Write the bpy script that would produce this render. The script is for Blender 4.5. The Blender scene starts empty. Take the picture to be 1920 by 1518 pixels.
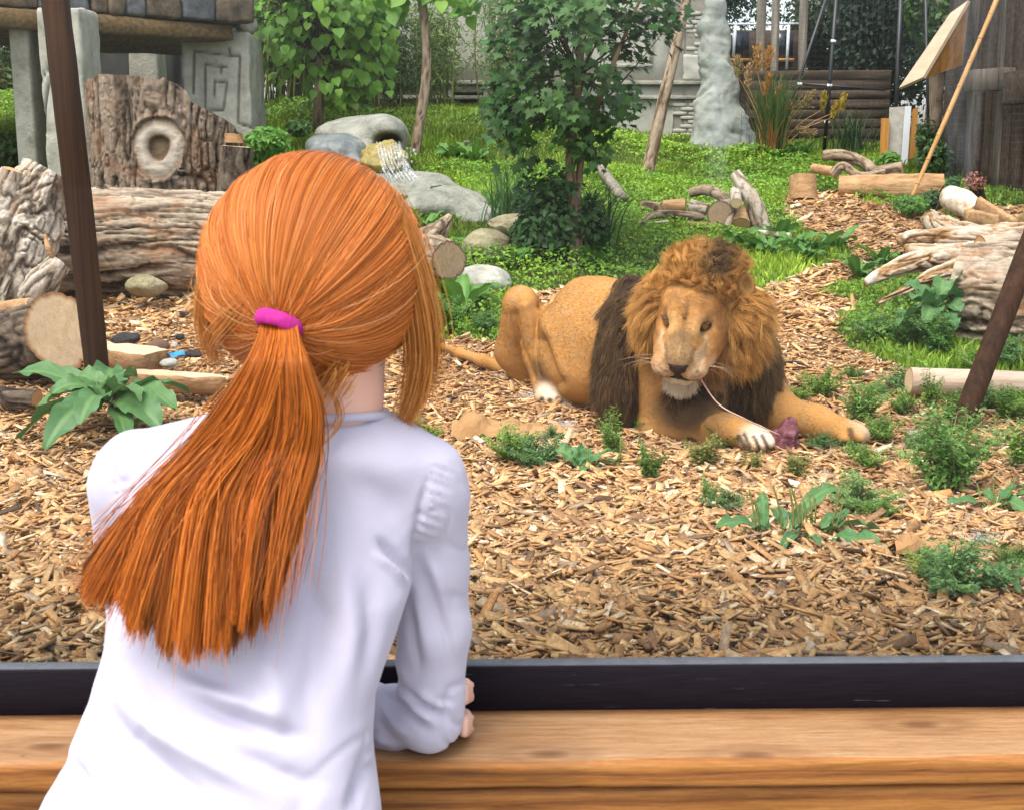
import bpy, bmesh, math, random
import numpy as np

# ------------------------------------------------------------------ camera, sky, sun, exposure
SC = bpy.context.scene
COL = SC.collection
R = math.radians
F_PX, CX, CY, HORIZON, CAM_Z = 2400.0, 960.0, 759.0, 280.0, 1.2
PITCH = math.atan((CY - HORIZON) / F_PX)
cam_data = bpy.data.cameras.new('camera')
cam = bpy.data.objects.new('camera', cam_data)
COL.objects.link(cam)
cam.location = (0, 0, CAM_Z)
cam.rotation_euler = (math.pi / 2 - PITCH, 0, 0)
cam_data.sensor_width = 36
cam_data.lens = 36 * F_PX / 1920
cam_data.clip_start = 0.05
cam_data.clip_end = 500
cam_data.dof.use_dof = True
cam_data.dof.focus_distance = 5.2
cam_data.dof.aperture_fstop = 24.0
SC.camera = cam

SUN_EL, SUN_AZ = R(64), R(215)          # azimuth of the sun measured from +Y clockwise
world = bpy.data.worlds.new('World')
SC.world = world
world.use_nodes = True
wn = world.node_tree
wn.nodes.clear()
sky = wn.nodes.new('ShaderNodeTexSky')
sky.sky_type = 'NISHITA'
sky.sun_disc = False
sky.sun_elevation = SUN_EL
sky.sun_rotation = SUN_AZ
sky.dust_density = 3.0
sky.air_density = 1.0
hs = wn.nodes.new('ShaderNodeHueSaturation')      # a thin white overcast: less blue than a clear sky
hs.inputs['Saturation'].default_value = 0.45
bg = wn.nodes.new('ShaderNodeBackground')
bg.inputs['Strength'].default_value = 0.15
wo = wn.nodes.new('ShaderNodeOutputWorld')
wn.links.new(sky.outputs[0], hs.inputs['Color'])
wn.links.new(hs.outputs[0], bg.inputs['Color'])
wn.links.new(bg.outputs[0], wo.inputs['Surface'])
sun_data = bpy.data.lights.new('sun', 'SUN')
sun_data.energy = 1.3
sun_data.angle = R(35)
sun_data.color = (1.0, 0.95, 0.87)
sun = bpy.data.objects.new('sun', sun_data)
COL.objects.link(sun)
sd = np.array([math.sin(SUN_AZ) * math.cos(SUN_EL), math.cos(SUN_AZ) * math.cos(SUN_EL), math.sin(SUN_EL)])
from mathutils import Vector, Matrix
sun.rotation_euler = Vector(sd).to_track_quat('Z', 'Y').to_euler()
sun.location = (0, -5, 12)

SC.render.engine = 'CYCLES'
SC.view_settings.view_transform = 'Standard'
SC.view_settings.look = 'None'
SC.view_settings.exposure = 1.4
SC.view_settings.gamma = 1.0
SC.view_settings.use_curve_mapping = False
SC.cycles.use_denoising = True
SC.cycles.max_bounces = 8
SC.cycles.transparent_max_bounces = 12
SC.cycles.caustics_reflective = False
SC.cycles.caustics_refractive = False
SC.cycles.sample_clamp_indirect = 6.0

# ------------------------------------------------------------------ geometry of the view
cp, sp = math.cos(PITCH), math.sin(PITCH)

def W(px, py, Y):
    """world point that lies Y metres ahead of the camera and shows at pixel (px, py) of the 1920 px photograph"""
    u = (np.asarray(px, float) - CX) / F_PX
    v = (CY - np.asarray(py, float)) / F_PX
    dy = cp + v * sp
    t = Y / dy
    return np.stack(np.broadcast_arrays(t * u, t * dy, CAM_Z + t * (-sp + v * cp)), -1)

def PX(P):
    """pixel of a world point"""
    P = np.asarray(P, float)
    x, y, z = P[..., 0], P[..., 1], P[..., 2] - CAM_Z
    d = y * cp - z * sp
    w = y * sp + z * cp
    return np.stack([CX + F_PX * x / d, CY - F_PX * w / d], -1)

def smooth(a, b, x):
    t = np.clip((x - a) / (b - a), 0, 1)
    return t * t * (3 - 2 * t)

# ------------------------------------------------------------------ noise
def _h(ix, iy, iz, s):
    n = (ix.astype(np.int64) * 374761393 + iy.astype(np.int64) * 668265263 + iz.astype(np.int64) * 1274126177 + s * 974634777) & 0xffffffff
    n = ((n ^ (n >> 13)) * 1274126177) & 0xffffffff
    n = ((n ^ (n >> 15)) * 2246822519) & 0xffffffff
    return ((n ^ (n >> 16)) & 0xffffff) / float(0xffffff)

def vn(P, s=0):
    P = np.asarray(P, float)
    i = np.floor(P).astype(np.int64)
    f = P - i
    f = f * f * (3 - 2 * f)
    x, y, z = i[..., 0], i[..., 1], i[..., 2]
    fx, fy, fz = f[..., 0], f[..., 1], f[..., 2]
    def c(a, b, d): return _h(x + a, y + b, z + d, s)
    x00 = c(0,0,0) * (1-fx) + c(1,0,0) * fx
    x10 = c(0,1,0) * (1-fx) + c(1,1,0) * fx
    x01 = c(0,0,1) * (1-fx) + c(1,0,1) * fx
    x11 = c(0,1,1) * (1-fx) + c(1,1,1) * fx
    return (x00 * (1-fy) + x10 * fy) * (1-fz) + (x01 * (1-fy) + x11 * fy) * fz

def fbm(P, s=0, o=4, g=0.5):
    P = np.asarray(P, float)
    a, t, n = 1.0, 0.0, 0.0
    for k in range(o):
        t = t + a * vn(P * (2.03 ** k), s + k * 17)
        n += a
        a *= g
    return t / n

def ridged(P, s=0, o=3):
    a, t, n = 1.0, 0.0, 0.0
    for k in range(o):
        t = t + a * (1 - np.abs(2 * vn(P * (2.1 ** k), s + k * 31) - 1))
        n += a
        a *= 0.5
    return t / n

def unit(v):
    v = np.asarray(v, float)
    return v / np.maximum(np.linalg.norm(v, axis=-1, keepdims=True), 1e-9)

# ------------------------------------------------------------------ objects
def tag(o, label=None, cat=None, group=None, kind=None):
    if label: o['label'] = label
    if cat: o['category'] = cat
    if group: o['group'] = group
    if kind: o['kind'] = kind
    return o

def thing(name, loc, label, cat, group=None, rotz=0):
    o = bpy.data.objects.new(name, None)
    COL.objects.link(o)
    o.location = tuple(float(c) for c in loc)
    o.rotation_euler = (0, 0, rotz)
    o.empty_display_size = 0.1
    return tag(o, label, cat, group)

def origin(o):
    p = np.zeros(3)
    while o is not None:
        p = p + np.array(o.location)
        o = o.parent
    return p

def mesh_data(name, V, F, mat=None, cols=None, attrs=None, smooth_shade=True):
    me = bpy.data.meshes.new(name)
    V = np.asarray(V, np.float32)
    if isinstance(F, np.ndarray):
        n, k = F.shape
        me.vertices.add(len(V))
        me.vertices.foreach_set('co', V.ravel())
        me.loops.add(n * k)
        me.loops.foreach_set('vertex_index', F.astype(np.int32).ravel())
        me.polygons.add(n)
        me.polygons.foreach_set('loop_start', np.arange(0, n * k, k, dtype=np.int32))
        me.update(calc_edges=True)
        me.validate()
    else:
        me.from_pydata([tuple(map(float, v)) for v in V], [], [tuple(map(int, f)) for f in F])
        me.update()
    if smooth_shade:
        me.polygons.foreach_set('use_smooth', np.ones(len(me.polygons), bool))
    if cols is not None:
        c = np.ones((len(V), 4), np.float32)
        c[:, :3] = cols
        a = me.attributes.new('col', 'FLOAT_COLOR', 'POINT')
        a.data.foreach_set('color', c.ravel())
    for k, v in (attrs or {}).items():
        a = me.attributes.new(k, 'FLOAT', 'POINT')
        a.data.foreach_set('value', np.asarray(v, np.float32))
    if mat is not None:
        me.materials.append(mat)
    return me

def obj(name, V, F, mat, parent=None, cols=None, attrs=None, smooth_shade=True, label=None, kind=None):
    """one mesh object whose vertices are given in world space"""
    V = np.asarray(V, float)
    if parent is not None:
        V = V - origin(parent)
    me = mesh_data(name, V, F, mat, cols, attrs, smooth_shade)
    o = bpy.data.objects.new(name, me)
    COL.objects.link(o)
    if parent is not None: o.parent = parent
    if label: o['label'] = label
    if kind: o['kind'] = kind
    return o

def top(o, label, cat, group=None, kind=None):
    """a thing that is a single mesh: move its origin to its base"""
    me = o.data
    n = len(me.vertices)
    co = np.empty(n * 3, np.float32)
    me.vertices.foreach_get('co', co)
    co = co.reshape(-1, 3)
    c = np.array([co[:, 0].mean(), co[:, 1].mean(), co[:, 2].min()])
    me.vertices.foreach_set('co', (co - c).astype(np.float32).ravel())
    me.update()
    o.location = tuple(float(x) for x in c)
    return tag(o, label, cat, group, kind)

def share(name, me, parent, M, label=None):
    """another object on shared mesh data; M is a 4x4 in world space, parents are unrotated"""
    o = bpy.data.objects.new(name, me)
    COL.objects.link(o)
    M = np.array(M, float)
    if parent is not None:
        M[:3, 3] -= origin(parent)
        o.parent = parent
    o.matrix_local = Matrix(M.tolist())
    if label: o['label'] = label
    return o

def copy_tree(o, parent=None):
    c = o.copy()
    COL.objects.link(c)
    if parent is not None:
        c.parent = parent
    for ch in list(o.children):
        copy_tree(ch, c)
    return c

def curves(name, P, rad, mat, parent=None, cols=None, kind=None):
    """hair strands; P (N, k, 3) world, rad (k,) or (N, k), cols (N, 3) one colour per strand"""
    N, k, _ = P.shape
    P = P - (origin(parent) if parent is not None else 0)
    cu = bpy.data.hair_curves.new(name)
    cu.add_curves([k] * N)
    cu.attributes['position'].data.foreach_set('vector', P.astype(np.float32).ravel())
    ra = cu.attributes.get('radius') or cu.attributes.new('radius', 'FLOAT', 'POINT')
    ra.data.foreach_set('value', np.broadcast_to(np.asarray(rad, np.float32), (N, k)).astype(np.float32).ravel())
    if cols is not None:
        c = np.ones((N, 4), np.float32)
        c[:, :3] = cols
        a = cu.attributes.new('col', 'FLOAT_COLOR', 'CURVE')
        a.data.foreach_set('color', c.ravel())
    cu.materials.append(mat)
    o = bpy.data.objects.new(name, cu)
    COL.objects.link(o)
    if parent is not None: o.parent = parent
    if kind: o['kind'] = kind
    return o

class Acc:
    """collects faces of mixed pieces into one mesh"""
    def __init__(s): s.V, s.F, s.C, s.n = [], [], [], 0
    def add(s, V, F, col=None):
        V = np.asarray(V, float)
        s.V.append(V)
        s.F.extend([tuple(int(i) + s.n for i in f) for f in F])
        if col is not None: s.C.append(np.broadcast_to(np.asarray(col, float), (len(V), 3)))
        s.n += len(V)
    def obj(s, name, mat, parent=None, **k):
        return obj(name, np.concatenate(s.V), s.F, mat, parent, cols=np.concatenate(s.C) if s.C else None, **k)

# ------------------------------------------------------------------ shape makers
def frames(P):
    P = np.asarray(P, float)
    T = unit(np.gradient(P, axis=0))
    a = np.array([0, 0, 1.0]) if abs(T[0][2]) < 0.9 else np.array([1.0, 0, 0])
    n = unit(a - T[0] * np.dot(a, T[0]))
    N = [n]
    for i in range(1, len(P)):
        n = N[-1] - T[i] * np.dot(N[-1], T[i])
        N.append(unit(n))
    N = np.array(N)
    return T, N, np.cross(T, N)

def spline(pts, n):
    """Catmull-Rom through the points, n samples, roughly even"""
    P = np.asarray(pts, float)
    if len(P) == 2:
        t = np.linspace(0, 1, n)[:, None]
        return P[0] * (1 - t) + P[1] * t
    Q = np.vstack([2 * P[0] - P[1], P, 2 * P[-1] - P[-2]])
    seg = np.linalg.norm(np.diff(P, axis=0), axis=1)
    cum = np.concatenate([[0], np.cumsum(seg)])
    s = np.linspace(0, cum[-1], n)
    i = np.clip(np.searchsorted(cum, s, 'right') - 1, 0, len(P) - 2)
    t = ((s - cum[i]) / seg[i])[:, None]
    a, b, c, d = Q[i], Q[i+1], Q[i+2], Q[i+3]
    return 0.5 * (2*b + (c-a)*t + (2*a-5*b+4*c-d)*t*t + (3*b-a-3*c+d)*t**3)

def interp_n(vals, n):
    return np.interp(np.linspace(0, 1, n), np.linspace(0, 1, len(vals)), vals)

def tube(pts, radii, ns=12, nr=10, disp=None, cap=True):
    P = spline(pts, ns)
    r = interp_n(radii, ns)
    T, N, B = frames(P)
    th = np.linspace(0, 2 * np.pi, nr, endpoint=False)
    ring = N[:, None, :] * np.cos(th)[None, :, None] + B[:, None, :] * np.sin(th)[None, :, None]
    L = np.concatenate([[0], np.cumsum(np.linalg.norm(np.diff(P, axis=0), axis=1))])
    rr = np.repeat(r[:, None], nr, 1)
    h = None
    if disp is not None:
        S = np.repeat(L[:, None], nr, 1)
        q = np.stack([S, r[:, None] * np.cos(th)[None, :] , r[:, None] * np.sin(th)[None, :]], -1)
        dr, h = disp(q)
        rr = rr + dr
    V = (P[:, None, :] + ring * rr[..., None]).reshape(-1, 3)
    i = np.arange(ns - 1)[:, None]
    j = np.arange(nr)[None, :]
    a = i * nr + j
    b = i * nr + (j + 1) % nr
    Fq = np.stack([a, b, b + nr, a + nr], -1).reshape(-1, 4)
    Fl = [tuple(f) for f in Fq]
    if cap:
        Fl.append(tuple(range(nr))[::-1])
        Fl.append(tuple(range((ns - 1) * nr, ns * nr)))
    return V, Fl, (h.ravel() if h is not None else None)

def bark(amp=0.02, fs=2.0, fc=9.0, seed=1, sharp=4.2, warp=0.5):
    """bark: long lens-shaped plates parted by furrows that run along the stem"""
    fs, fc = fs * .95, fc * 1.6
    def d(q):
        w1 = (fbm(q * 2.5, seed + 5, 3) - 0.5)
        w2 = (fbm(q * np.array([5.0, 9.0, 9.0]) + 3.3, seed + 6, 3) - 0.5)
        p = q * np.array([fs, fc, fc])
        p = p + (w1 * warp * fc * 0.20 + w2 * warp * 1.5)[..., None]
        a = np.clip(np.abs(vn(p, seed) - 0.5) * sharp * 2.4, 0, 1)
        b = np.clip(np.abs(vn(p * np.array([1.5, 1.7, 1.7]) + 7.7, seed + 3) - 0.5) * sharp * 3.2, 0, 1)
        c = np.clip(np.abs(vn(q * np.array([fs * 4.2, fc * .5, fc * .5]) + 3.1 + w2[..., None] * 3, seed + 9) - 0.5) * 16, 0, 1)
        h = np.minimum(a, .3 + .7 * b) * (0.74 + 0.26 * c)
        lv = vn(p * np.array([1.1, .9, .9]) + 5.1, seed + 12)
        h = h * (.8 + .4 * (lv - .5))
        f = ridged(q * np.array([9, 85, 85]) + w2[..., None] * 5, seed + 8, 3)
        g = fbm(q * np.array([40, 60, 60]), seed + 15, 2)
        return amp * 1.1 * (h - 0.72) + amp * 0.34 * (f - 0.5) + amp * .30 * (g - .5), np.clip(h * 0.85 + 0.45 * (f - 0.45) + .35 * (g - .5), 0, 1)
    return d

def grain(amp=0.01, fs=1.0, fc=14.0, seed=1, lump=0.02):
    """weathered bare wood: long grain, lumps"""
    def d(q):
        p = q * np.array([fs, fc, fc])
        a = fbm(p, seed, 3)
        l = fbm(q * 4, seed + 4, 2) - 0.5
        return amp * (a - 0.5) * 2 + lump * l * 2, a
    return d

def disc(P, c, k=5):
    """cut face: fan of k rings from a rim loop P (n,3) to centre c; returns V, F, radial coordinate"""
    n = len(P)
    V, rad = [], []
    for i in range(k):
        t = 1 - i / k
        V.append(c + (P - c) * t)
        rad += [t] * n
    V.append(np.asarray(c)[None])
    rad.append(0)
    Fl = []
    for i in range(k - 1):
        for j in range(n):
            Fl.append((i*n + j, i*n + (j+1) % n, (i+1)*n + (j+1) % n, (i+1)*n + j))
    m = k * n
    for j in range(n):
        Fl.append(((k-1)*n + j, (k-1)*n + (j+1) % n, m))
    return np.concatenate(V), Fl, np.array(rad)

def log_thing(name, label, cat, pts, radii, ns, nr, disp, bark_mat, cut_mat, group=None, ends=(1, 1), oval=0.0, bark_label=None, tilt=(0, 0)):
    """a log: bark (or bare wood) part and a cut_end part at each asked end"""
    V, Fl, h = tube(pts, radii, ns, nr, disp, cap=False)
    base = np.array([V[:, 0].mean(), V[:, 1].mean(), V[:, 2].min()])
    t = thing(name, base, label, cat, group)
    V = V.reshape(ns, nr, 3)
    ax = unit(V[-1].mean(0) - V[0].mean(0))
    # slanted saw cuts
    for e, idx in ((0, 0), (1, -1)):
        if tilt[e]:
            c = V[idx].mean(0)
            V[idx] += ax * ((V[idx] - c)[:, 2] * tilt[e])[:, None]
    obj('bark' if disp is not None and 'bark' in bark_mat.name else 'stem', V.reshape(-1, 3), Fl, bark_mat, t, attrs={'fur': h if h is not None else np.ones(ns * nr)}, label=bark_label)
    if ends[0]:
        P = V[0]; c = P.mean(0)
        d, f, rad = disc(P[::-1], c, 6)
        d = d - ax * (0.006 * (fbm(d * 18, 3) - .5))[:, None]
        obj('cut_end', d, f, cut_mat, t, attrs={'rad': rad})
    if ends[1]:
        P = V[-1]; c = P.mean(0)
        d, f, rad = disc(P, c, 6)
        d = d + ax * (0.006 * (fbm(d * 18, 4) - .5))[:, None]
        obj('cut_end', d, f, cut_mat, t, attrs={'rad': rad})
    return t

_ico = {}
def ico(n):
    if n not in _ico:
        bm = bmesh.new()
        bmesh.ops.create_icosphere(bm, subdivisions=n, radius=1)
        _ico[n] = (np.array([v.co[:] for v in bm.verts]), np.array([[v.index for v in f.verts] for f in bm.faces]))
        bm.free()
    return _ico[n]

def rock(c, rad, seed=0, amp=0.25, n=5, freq=1.6, rough=0.06, flat=0.0):
    D, Fa = ico(n)
    r = 1 + amp * (fbm(D * freq + seed * 3.7, seed, 3) - 0.5) * 2 + rough * (ridged(D * 5 + seed, seed + 2, 3) - 0.5)
    P = D * r[:, None]
    # a few broken faces
    rng = np.random.default_rng(seed)
    for k in range(7):
        nrm = unit(rng.normal(size=3))
        lim = rng.uniform(0.72, 0.95)
        d = P @ nrm
        P = P - nrm * (np.maximum(d - lim, 0) * 0.8)[:, None]
    return P * np.asarray(rad) + np.asarray(c), Fa

def box_faces():
    return [(0,3,2,1),(4,5,6,7),(0,1,5,4),(1,2,6,5),(2,3,7,6),(3,0,4,7)]

def plank_mesh(a, b, wdir, w, t, bevel=0.006, jit=0.0, seed=0, segs=1):
    """a board from a to b, its width along wdir, bevelled edges; rows of cuts let it be uneven"""
    rng = np.random.default_rng(seed)
    a, b = np.asarray(a, float), np.asarray(b, float)
    T = unit(b - a)
    Wd = unit(np.asarray(wdir, float) - T * np.dot(wdir, T))
    Nn = np.cross(T, Wd)
    bv = min(bevel, w * .3, t * .3)
    prof = [(-w/2, -t/2 + bv), (-w/2 + bv, -t/2), (w/2 - bv, -t/2), (w/2, -t/2 + bv), (w/2, t/2 - bv), (w/2 - bv, t/2), (-w/2 + bv, t/2), (-w/2, t/2 - bv)]
    V = []
    for i in range(segs + 1):
        c = a + (b - a) * i / segs
        for (p, q) in prof:
            V.append(c + Wd * (p + rng.normal() * jit) + Nn * (q + rng.normal() * jit))
    Fl = []
    for i in range(segs):
        for j in range(8):
            Fl.append((i*8 + j, i*8 + (j+1) % 8, (i+1)*8 + (j+1) % 8, (i+1)*8 + j))
    Fl.append(tuple(range(8))[::-1])
    Fl.append(tuple(range(segs*8, segs*8 + 8)))
    return np.array(V), Fl

# ------------------------------------------------------------------ implicit bodies (smooth unions meshed by surface nets)
class SDF:
    def __init__(s, lo, hi, h):
        s.lo, s.h = np.asarray(lo, float), h
        n = np.ceil((np.asarray(hi) - s.lo) / h).astype(int) + 1
        s.n = n
        s.ax = [s.lo[i] + h * np.arange(n[i]) for i in range(3)]
        s.d = np.full(n, 1.0, np.float32)
    def sub(s, lo, hi):
        sl = []
        for i in range(3):
            a = int(np.clip(math.floor((lo[i] - s.lo[i]) / s.h), 0, s.n[i] - 1))
            b = int(np.clip(math.ceil((hi[i] - s.lo[i]) / s.h) + 1, a + 1, s.n[i]))
            sl.append(slice(a, b))
        sl = tuple(sl)
        X = s.ax[0][sl[0]].astype(np.float32)[:, None, None]
        Y = s.ax[1][sl[1]].astype(np.float32)[None, :, None]
        Z = s.ax[2][sl[2]].astype(np.float32)[None, None, :]
        return sl, X, Y, Z
    def mix(s, sl, d, k, op):
        a = s.d[sl]
        if op == 'cut':
            d = -d
            if k <= 0: s.d[sl] = np.maximum(a, d); return
            h = np.clip(.5 - .5 * (d - a) / k, 0, 1)
            s.d[sl] = d * (1 - h) + a * h + k * h * (1 - h)
            return
        if k <= 0: s.d[sl] = np.minimum(a, d); return
        h = np.clip(.5 + .5 * (a - d) / k, 0, 1)
        s.d[sl] = a * (1 - h) + d * h - k * h * (1 - h)
    def ball(s, c, r, k=.02, op='add'):
        m = r + k + 3 * s.h
        sl, X, Y, Z = s.sub(np.asarray(c) - m, np.asarray(c) + m)
        s.mix(sl, np.sqrt((X-c[0])**2 + (Y-c[1])**2 + (Z-c[2])**2) - r, k, op)
    def cone(s, a, b, ra, rb, k=.02, op='add'):
        a, b = np.asarray(a, float), np.asarray(b, float)
        m = max(ra, rb) + k + 3 * s.h
        sl, X, Y, Z = s.sub(np.minimum(a, b) - m, np.maximum(a, b) + m)
        ba = b - a
        t = ((X-a[0])*ba[0] + (Y-a[1])*ba[1] + (Z-a[2])*ba[2]) / np.dot(ba, ba)
        t = np.clip(t, 0, 1)
        d = np.sqrt((X-a[0]-t*ba[0])**2 + (Y-a[1]-t*ba[1])**2 + (Z-a[2]-t*ba[2])**2) - (ra + (rb - ra) * t)
        s.mix(sl, d, k, op)
    def chain(s, pts, rad, k=.02, op='add'):
        for i in range(len(pts) - 1):
            s.cone(pts[i], pts[i+1], rad[i], rad[i+1], k, op)
    def ell(s, c, r, A=None, k=.02, op='add'):
        c, r = np.asarray(c, float), np.asarray(r, float)
        A = np.eye(3) if A is None else np.asarray(A, float)     # rows: local axes in world space
        ext = np.sqrt(((A * r[:, None])**2).sum(0)) + k + 3 * s.h
        sl, X, Y, Z = s.sub(c - ext, c + ext)
        X, Y, Z = X - c[0], Y - c[1], Z - c[2]
        l = [(X*A[i][0] + Y*A[i][1] + Z*A[i][2]) for i in range(3)]
        k0 = np.sqrt(sum((l[i]/r[i])**2 for i in range(3)))
        k1 = np.sqrt(sum((l[i]/r[i]**2)**2 for i in range(3)))
        s.mix(sl, k0 * (k0 - 1) / np.maximum(k1, 1e-6), k, op)
    def mesh(s, relax=2):
        d = s.d
        ins = d < 0
        nx, ny, nz = d.shape
        cnt = np.zeros((nx-1, ny-1, nz-1), np.int8)
        for a in (0, 1):
            for b in (0, 1):
                for c in (0, 1):
                    cnt += ins[a:nx-1+a, b:ny-1+b, c:nz-1+c]
        act = (cnt > 0) & (cnt < 8)
        I = np.argwhere(act)
        idx = np.full(act.shape, -1, np.int64)
        idx[act] = np.arange(len(I))
        pos = np.zeros((len(I), 3)); num = np.zeros(len(I))
        corners = [(a, b, c) for a in (0,1) for b in (0,1) for c in (0,1)]
        val = {c: d[I[:,0]+c[0], I[:,1]+c[1], I[:,2]+c[2]].astype(float) for c in corners}
        for c0 in corners:
            for axn in range(3):
                if c0[axn] == 0:
                    c1 = list(c0); c1[axn] = 1; c1 = tuple(c1)
                    va, vb = val[c0], val[c1]
                    m = (va < 0) != (vb < 0)
                    t = np.where(m, va / np.where(m, va - vb, 1), 0)
                    p = np.array(c0, float)[None].repeat(len(I), 0)
                    p[:, axn] += t
                    pos[m] += p[m]; num[m] += 1
        V = s.lo + s.h * (I + pos / num[:, None])
        quads = []
        for axn in range(3):
            sl0 = [slice(None)]*3; sl1 = [slice(None)]*3
            sl0[axn] = slice(0, -1); sl1[axn] = slice(1, None)
            e = ins[tuple(sl0)] != ins[tuple(sl1)]
            flip = ins[tuple(sl0)]
            o1, o2 = [(1, 2), (2, 0), (0, 1)][axn]
            E = np.argwhere(e)
            ok = (E[:, o1] > 0) & (E[:, o2] > 0) & (E[:, o1] < d.shape[o1]-1) & (E[:, o2] < d.shape[o2]-1)
            E = E[ok]
            fl = flip[E[:,0], E[:,1], E[:,2]]
            q = []
            for (da, db) in ((-1,-1), (0,-1), (0,0), (-1,0)):
                c = E.copy(); c[:, o1] += da; c[:, o2] += db
                q.append(idx[c[:,0], c[:,1], c[:,2]])
            q = np.stack(q, -1)
            q[~fl] = q[~fl][:, ::-1]
            quads.append(q)
        Q = np.concatenate(quads)
        Q = Q[(Q >= 0).all(1)]
        for _ in range(relax):
            V = relaxed(V, Q)
        return V, Q

def relaxed(V, Q, f=0.5):
    S = np.zeros_like(V); n = np.zeros(len(V))
    for a in range(4):
        for b in (1, 3):
            np.add.at(S, Q[:, a], V[Q[:, (a + b) % 4]]); np.add.at(n, Q[:, a], 1)
    return V * (1 - f) + f * S / np.maximum(n, 1)[:, None]

def vnormals(V, Q):
    fn = np.cross(V[Q[:, 2]] - V[Q[:, 0]], V[Q[:, -1]] - V[Q[:, 1]]) if Q.shape[1] == 4 else np.cross(V[Q[:, 1]] - V[Q[:, 0]], V[Q[:, 2]] - V[Q[:, 0]])
    N = np.zeros_like(V)
    for a in range(Q.shape[1]):
        np.add.at(N, Q[:, a], fn)
    return unit(N)

def scatter(V, Q, n, rng, weight=None):
    """n random points on a quad mesh: positions, normals, index of a nearby vertex"""
    fn = np.cross(V[Q[:, 2]] - V[Q[:, 0]], V[Q[:, 3]] - V[Q[:, 1]])
    A = np.linalg.norm(fn, axis=1)
    if weight is not None: A = A * weight[Q[:, 0]]
    f = rng.choice(len(Q), n, p=A / A.sum())
    u, v = rng.random(n)[:, None], rng.random(n)[:, None]
    P = (V[Q[f, 0]] * (1-u) + V[Q[f, 1]] * u) * (1-v) + (V[Q[f, 3]] * (1-u) + V[Q[f, 2]] * u) * v
    N = vnormals(V, Q)
    return P, N[Q[f, 0]], Q[f, 0]

# ------------------------------------------------------------------ materials
class NT:
    def __init__(s, name):
        s.m = bpy.data.materials.new(name)
        s.m.use_nodes = True
        s.t = s.m.node_tree
        s.t.nodes.clear()
        s.out = s.n('ShaderNodeOutputMaterial')
    def n(s, typ, **k):
        x = s.t.nodes.new(typ)
        for a, b in k.items(): setattr(x, a, b)
        return x
    def l(s, a, b): s.t.links.new(a, b)
    def noise(s, scale, detail=6, rough=.6, vec=None, dist=0):
        x = s.n('ShaderNodeTexNoise')
        x.inputs['Scale'].default_value = scale
        x.inputs['Detail'].default_value = detail
        x.inputs['Roughness'].default_value = rough
        x.inputs['Distortion'].default_value = dist
        if vec is not None: s.l(vec, x.inputs['Vector'])
        return x
    def coords(s, stretch=None, kind='Object'):
        c = s.n('ShaderNodeTexCoord')
        if stretch is None: return c.outputs[kind]
        m = s.n('ShaderNodeMapping')
        m.inputs['Scale'].default_value = stretch
        s.l(c.outputs[kind], m.inputs['Vector'])
        return m.outputs[0]
    def ramp(s, fac, stops):
        r = s.n('ShaderNodeValToRGB')
        e = r.color_ramp.elements
        while len(e) < len(stops): e.new(0.5)
        for x, (p, c) in zip(e, stops):
            x.position = p
            x.color = (*c, 1)
        s.l(fac, r.inputs[0])
        return r.outputs[0]
    def attr(s, name, out='Color'):
        a = s.n('ShaderNodeAttribute', attribute_name=name)
        return a.outputs[out]
    def mix(s, fac, a, b, blend='MIX'):
        x = s.n('ShaderNodeMix', data_type='RGBA', blend_type=blend)
        for v, i in ((fac, 0), (a, 6), (b, 7)):
            if isinstance(v, (int, float)): x.inputs[i].default_value = v
            elif isinstance(v, tuple): x.inputs[i].default_value = (*v, 1)
            else: s.l(v, x.inputs[i])
        return x.outputs[2]
    def math(s, op, a, b=0.0):
        x = s.n('ShaderNodeMath', operation=op)
        for v, i in ((a, 0), (b, 1)):
            if isinstance(v, (int, float)): x.inputs[i].default_value = v
            else: s.l(v, x.inputs[i])
        return x.outputs[0]
    def bump(s, h, strength=.4, dist=.01):
        b = s.n('ShaderNodeBump')
        b.inputs['Strength'].default_value = strength
        b.inputs['Distance'].default_value = dist
        s.l(h, b.inputs['Height'])
        return b.outputs[0]
    def bsdf(s, color, rough=.8, normal=None, spec=.3, **k):
        p = s.n('ShaderNodeBsdfPrincipled')
        if isinstance(color, tuple): p.inputs['Base Color'].default_value = (*color, 1)
        else: s.l(color, p.inputs['Base Color'])
        if isinstance(rough, (int, float)): p.inputs['Roughness'].default_value = rough
        else: s.l(rough, p.inputs['Roughness'])
        p.inputs['Specular IOR Level'].default_value = spec
        for a, b in k.items(): p.inputs[a].default_value = b
        if normal is not None: s.l(normal, p.inputs['Normal'])
        return p.outputs[0]
    def done(s, shader):
        s.l(shader, s.out.inputs['Surface'])
        return s.m

def m_noise(name, stops, scale=8, detail=8, rough=.85, bump=.4, bdist=.01, bscale=None, stretch=None, spec=.25, dist=0, rr=.65):
    t = NT(name)
    v = t.coords(stretch)
    n = t.noise(scale, detail, rr, v, dist)
    c = t.ramp(n.outputs[0], stops)
    b = t.noise(bscale or scale * 4, 8, .65, v)
    return t.done(t.bsdf(c, rough, t.bump(b.outputs[0], bump, bdist), spec))

def m_bark(name, deep, mid, high, tint=None, scale=5):
    t = NT(name)
    f = t.attr('fur', 'Fac')
    n = t.noise(26, 6, .65)
    h = t.math('ADD', t.math('MULTIPLY', f, .8), t.math('MULTIPLY', t.math('SUBTRACT', n.outputs[0], .5), .75))
    c = t.ramp(h, [(.12, deep), (.42, mid), (.78, high)])
    if tint:
        n2 = t.noise(scale, 4, .6)
        k = t.ramp(n2.outputs[0], [(.5, (0, 0, 0)), (.68, (1, 1, 1))])
        c = t.mix(t.math('MULTIPLY', k, .55), c, tint)
    b = t.noise(70, 6, .7)
    return t.done(t.bsdf(c, .92, t.bump(b.outputs[0], .6, .006), .12))

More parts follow.
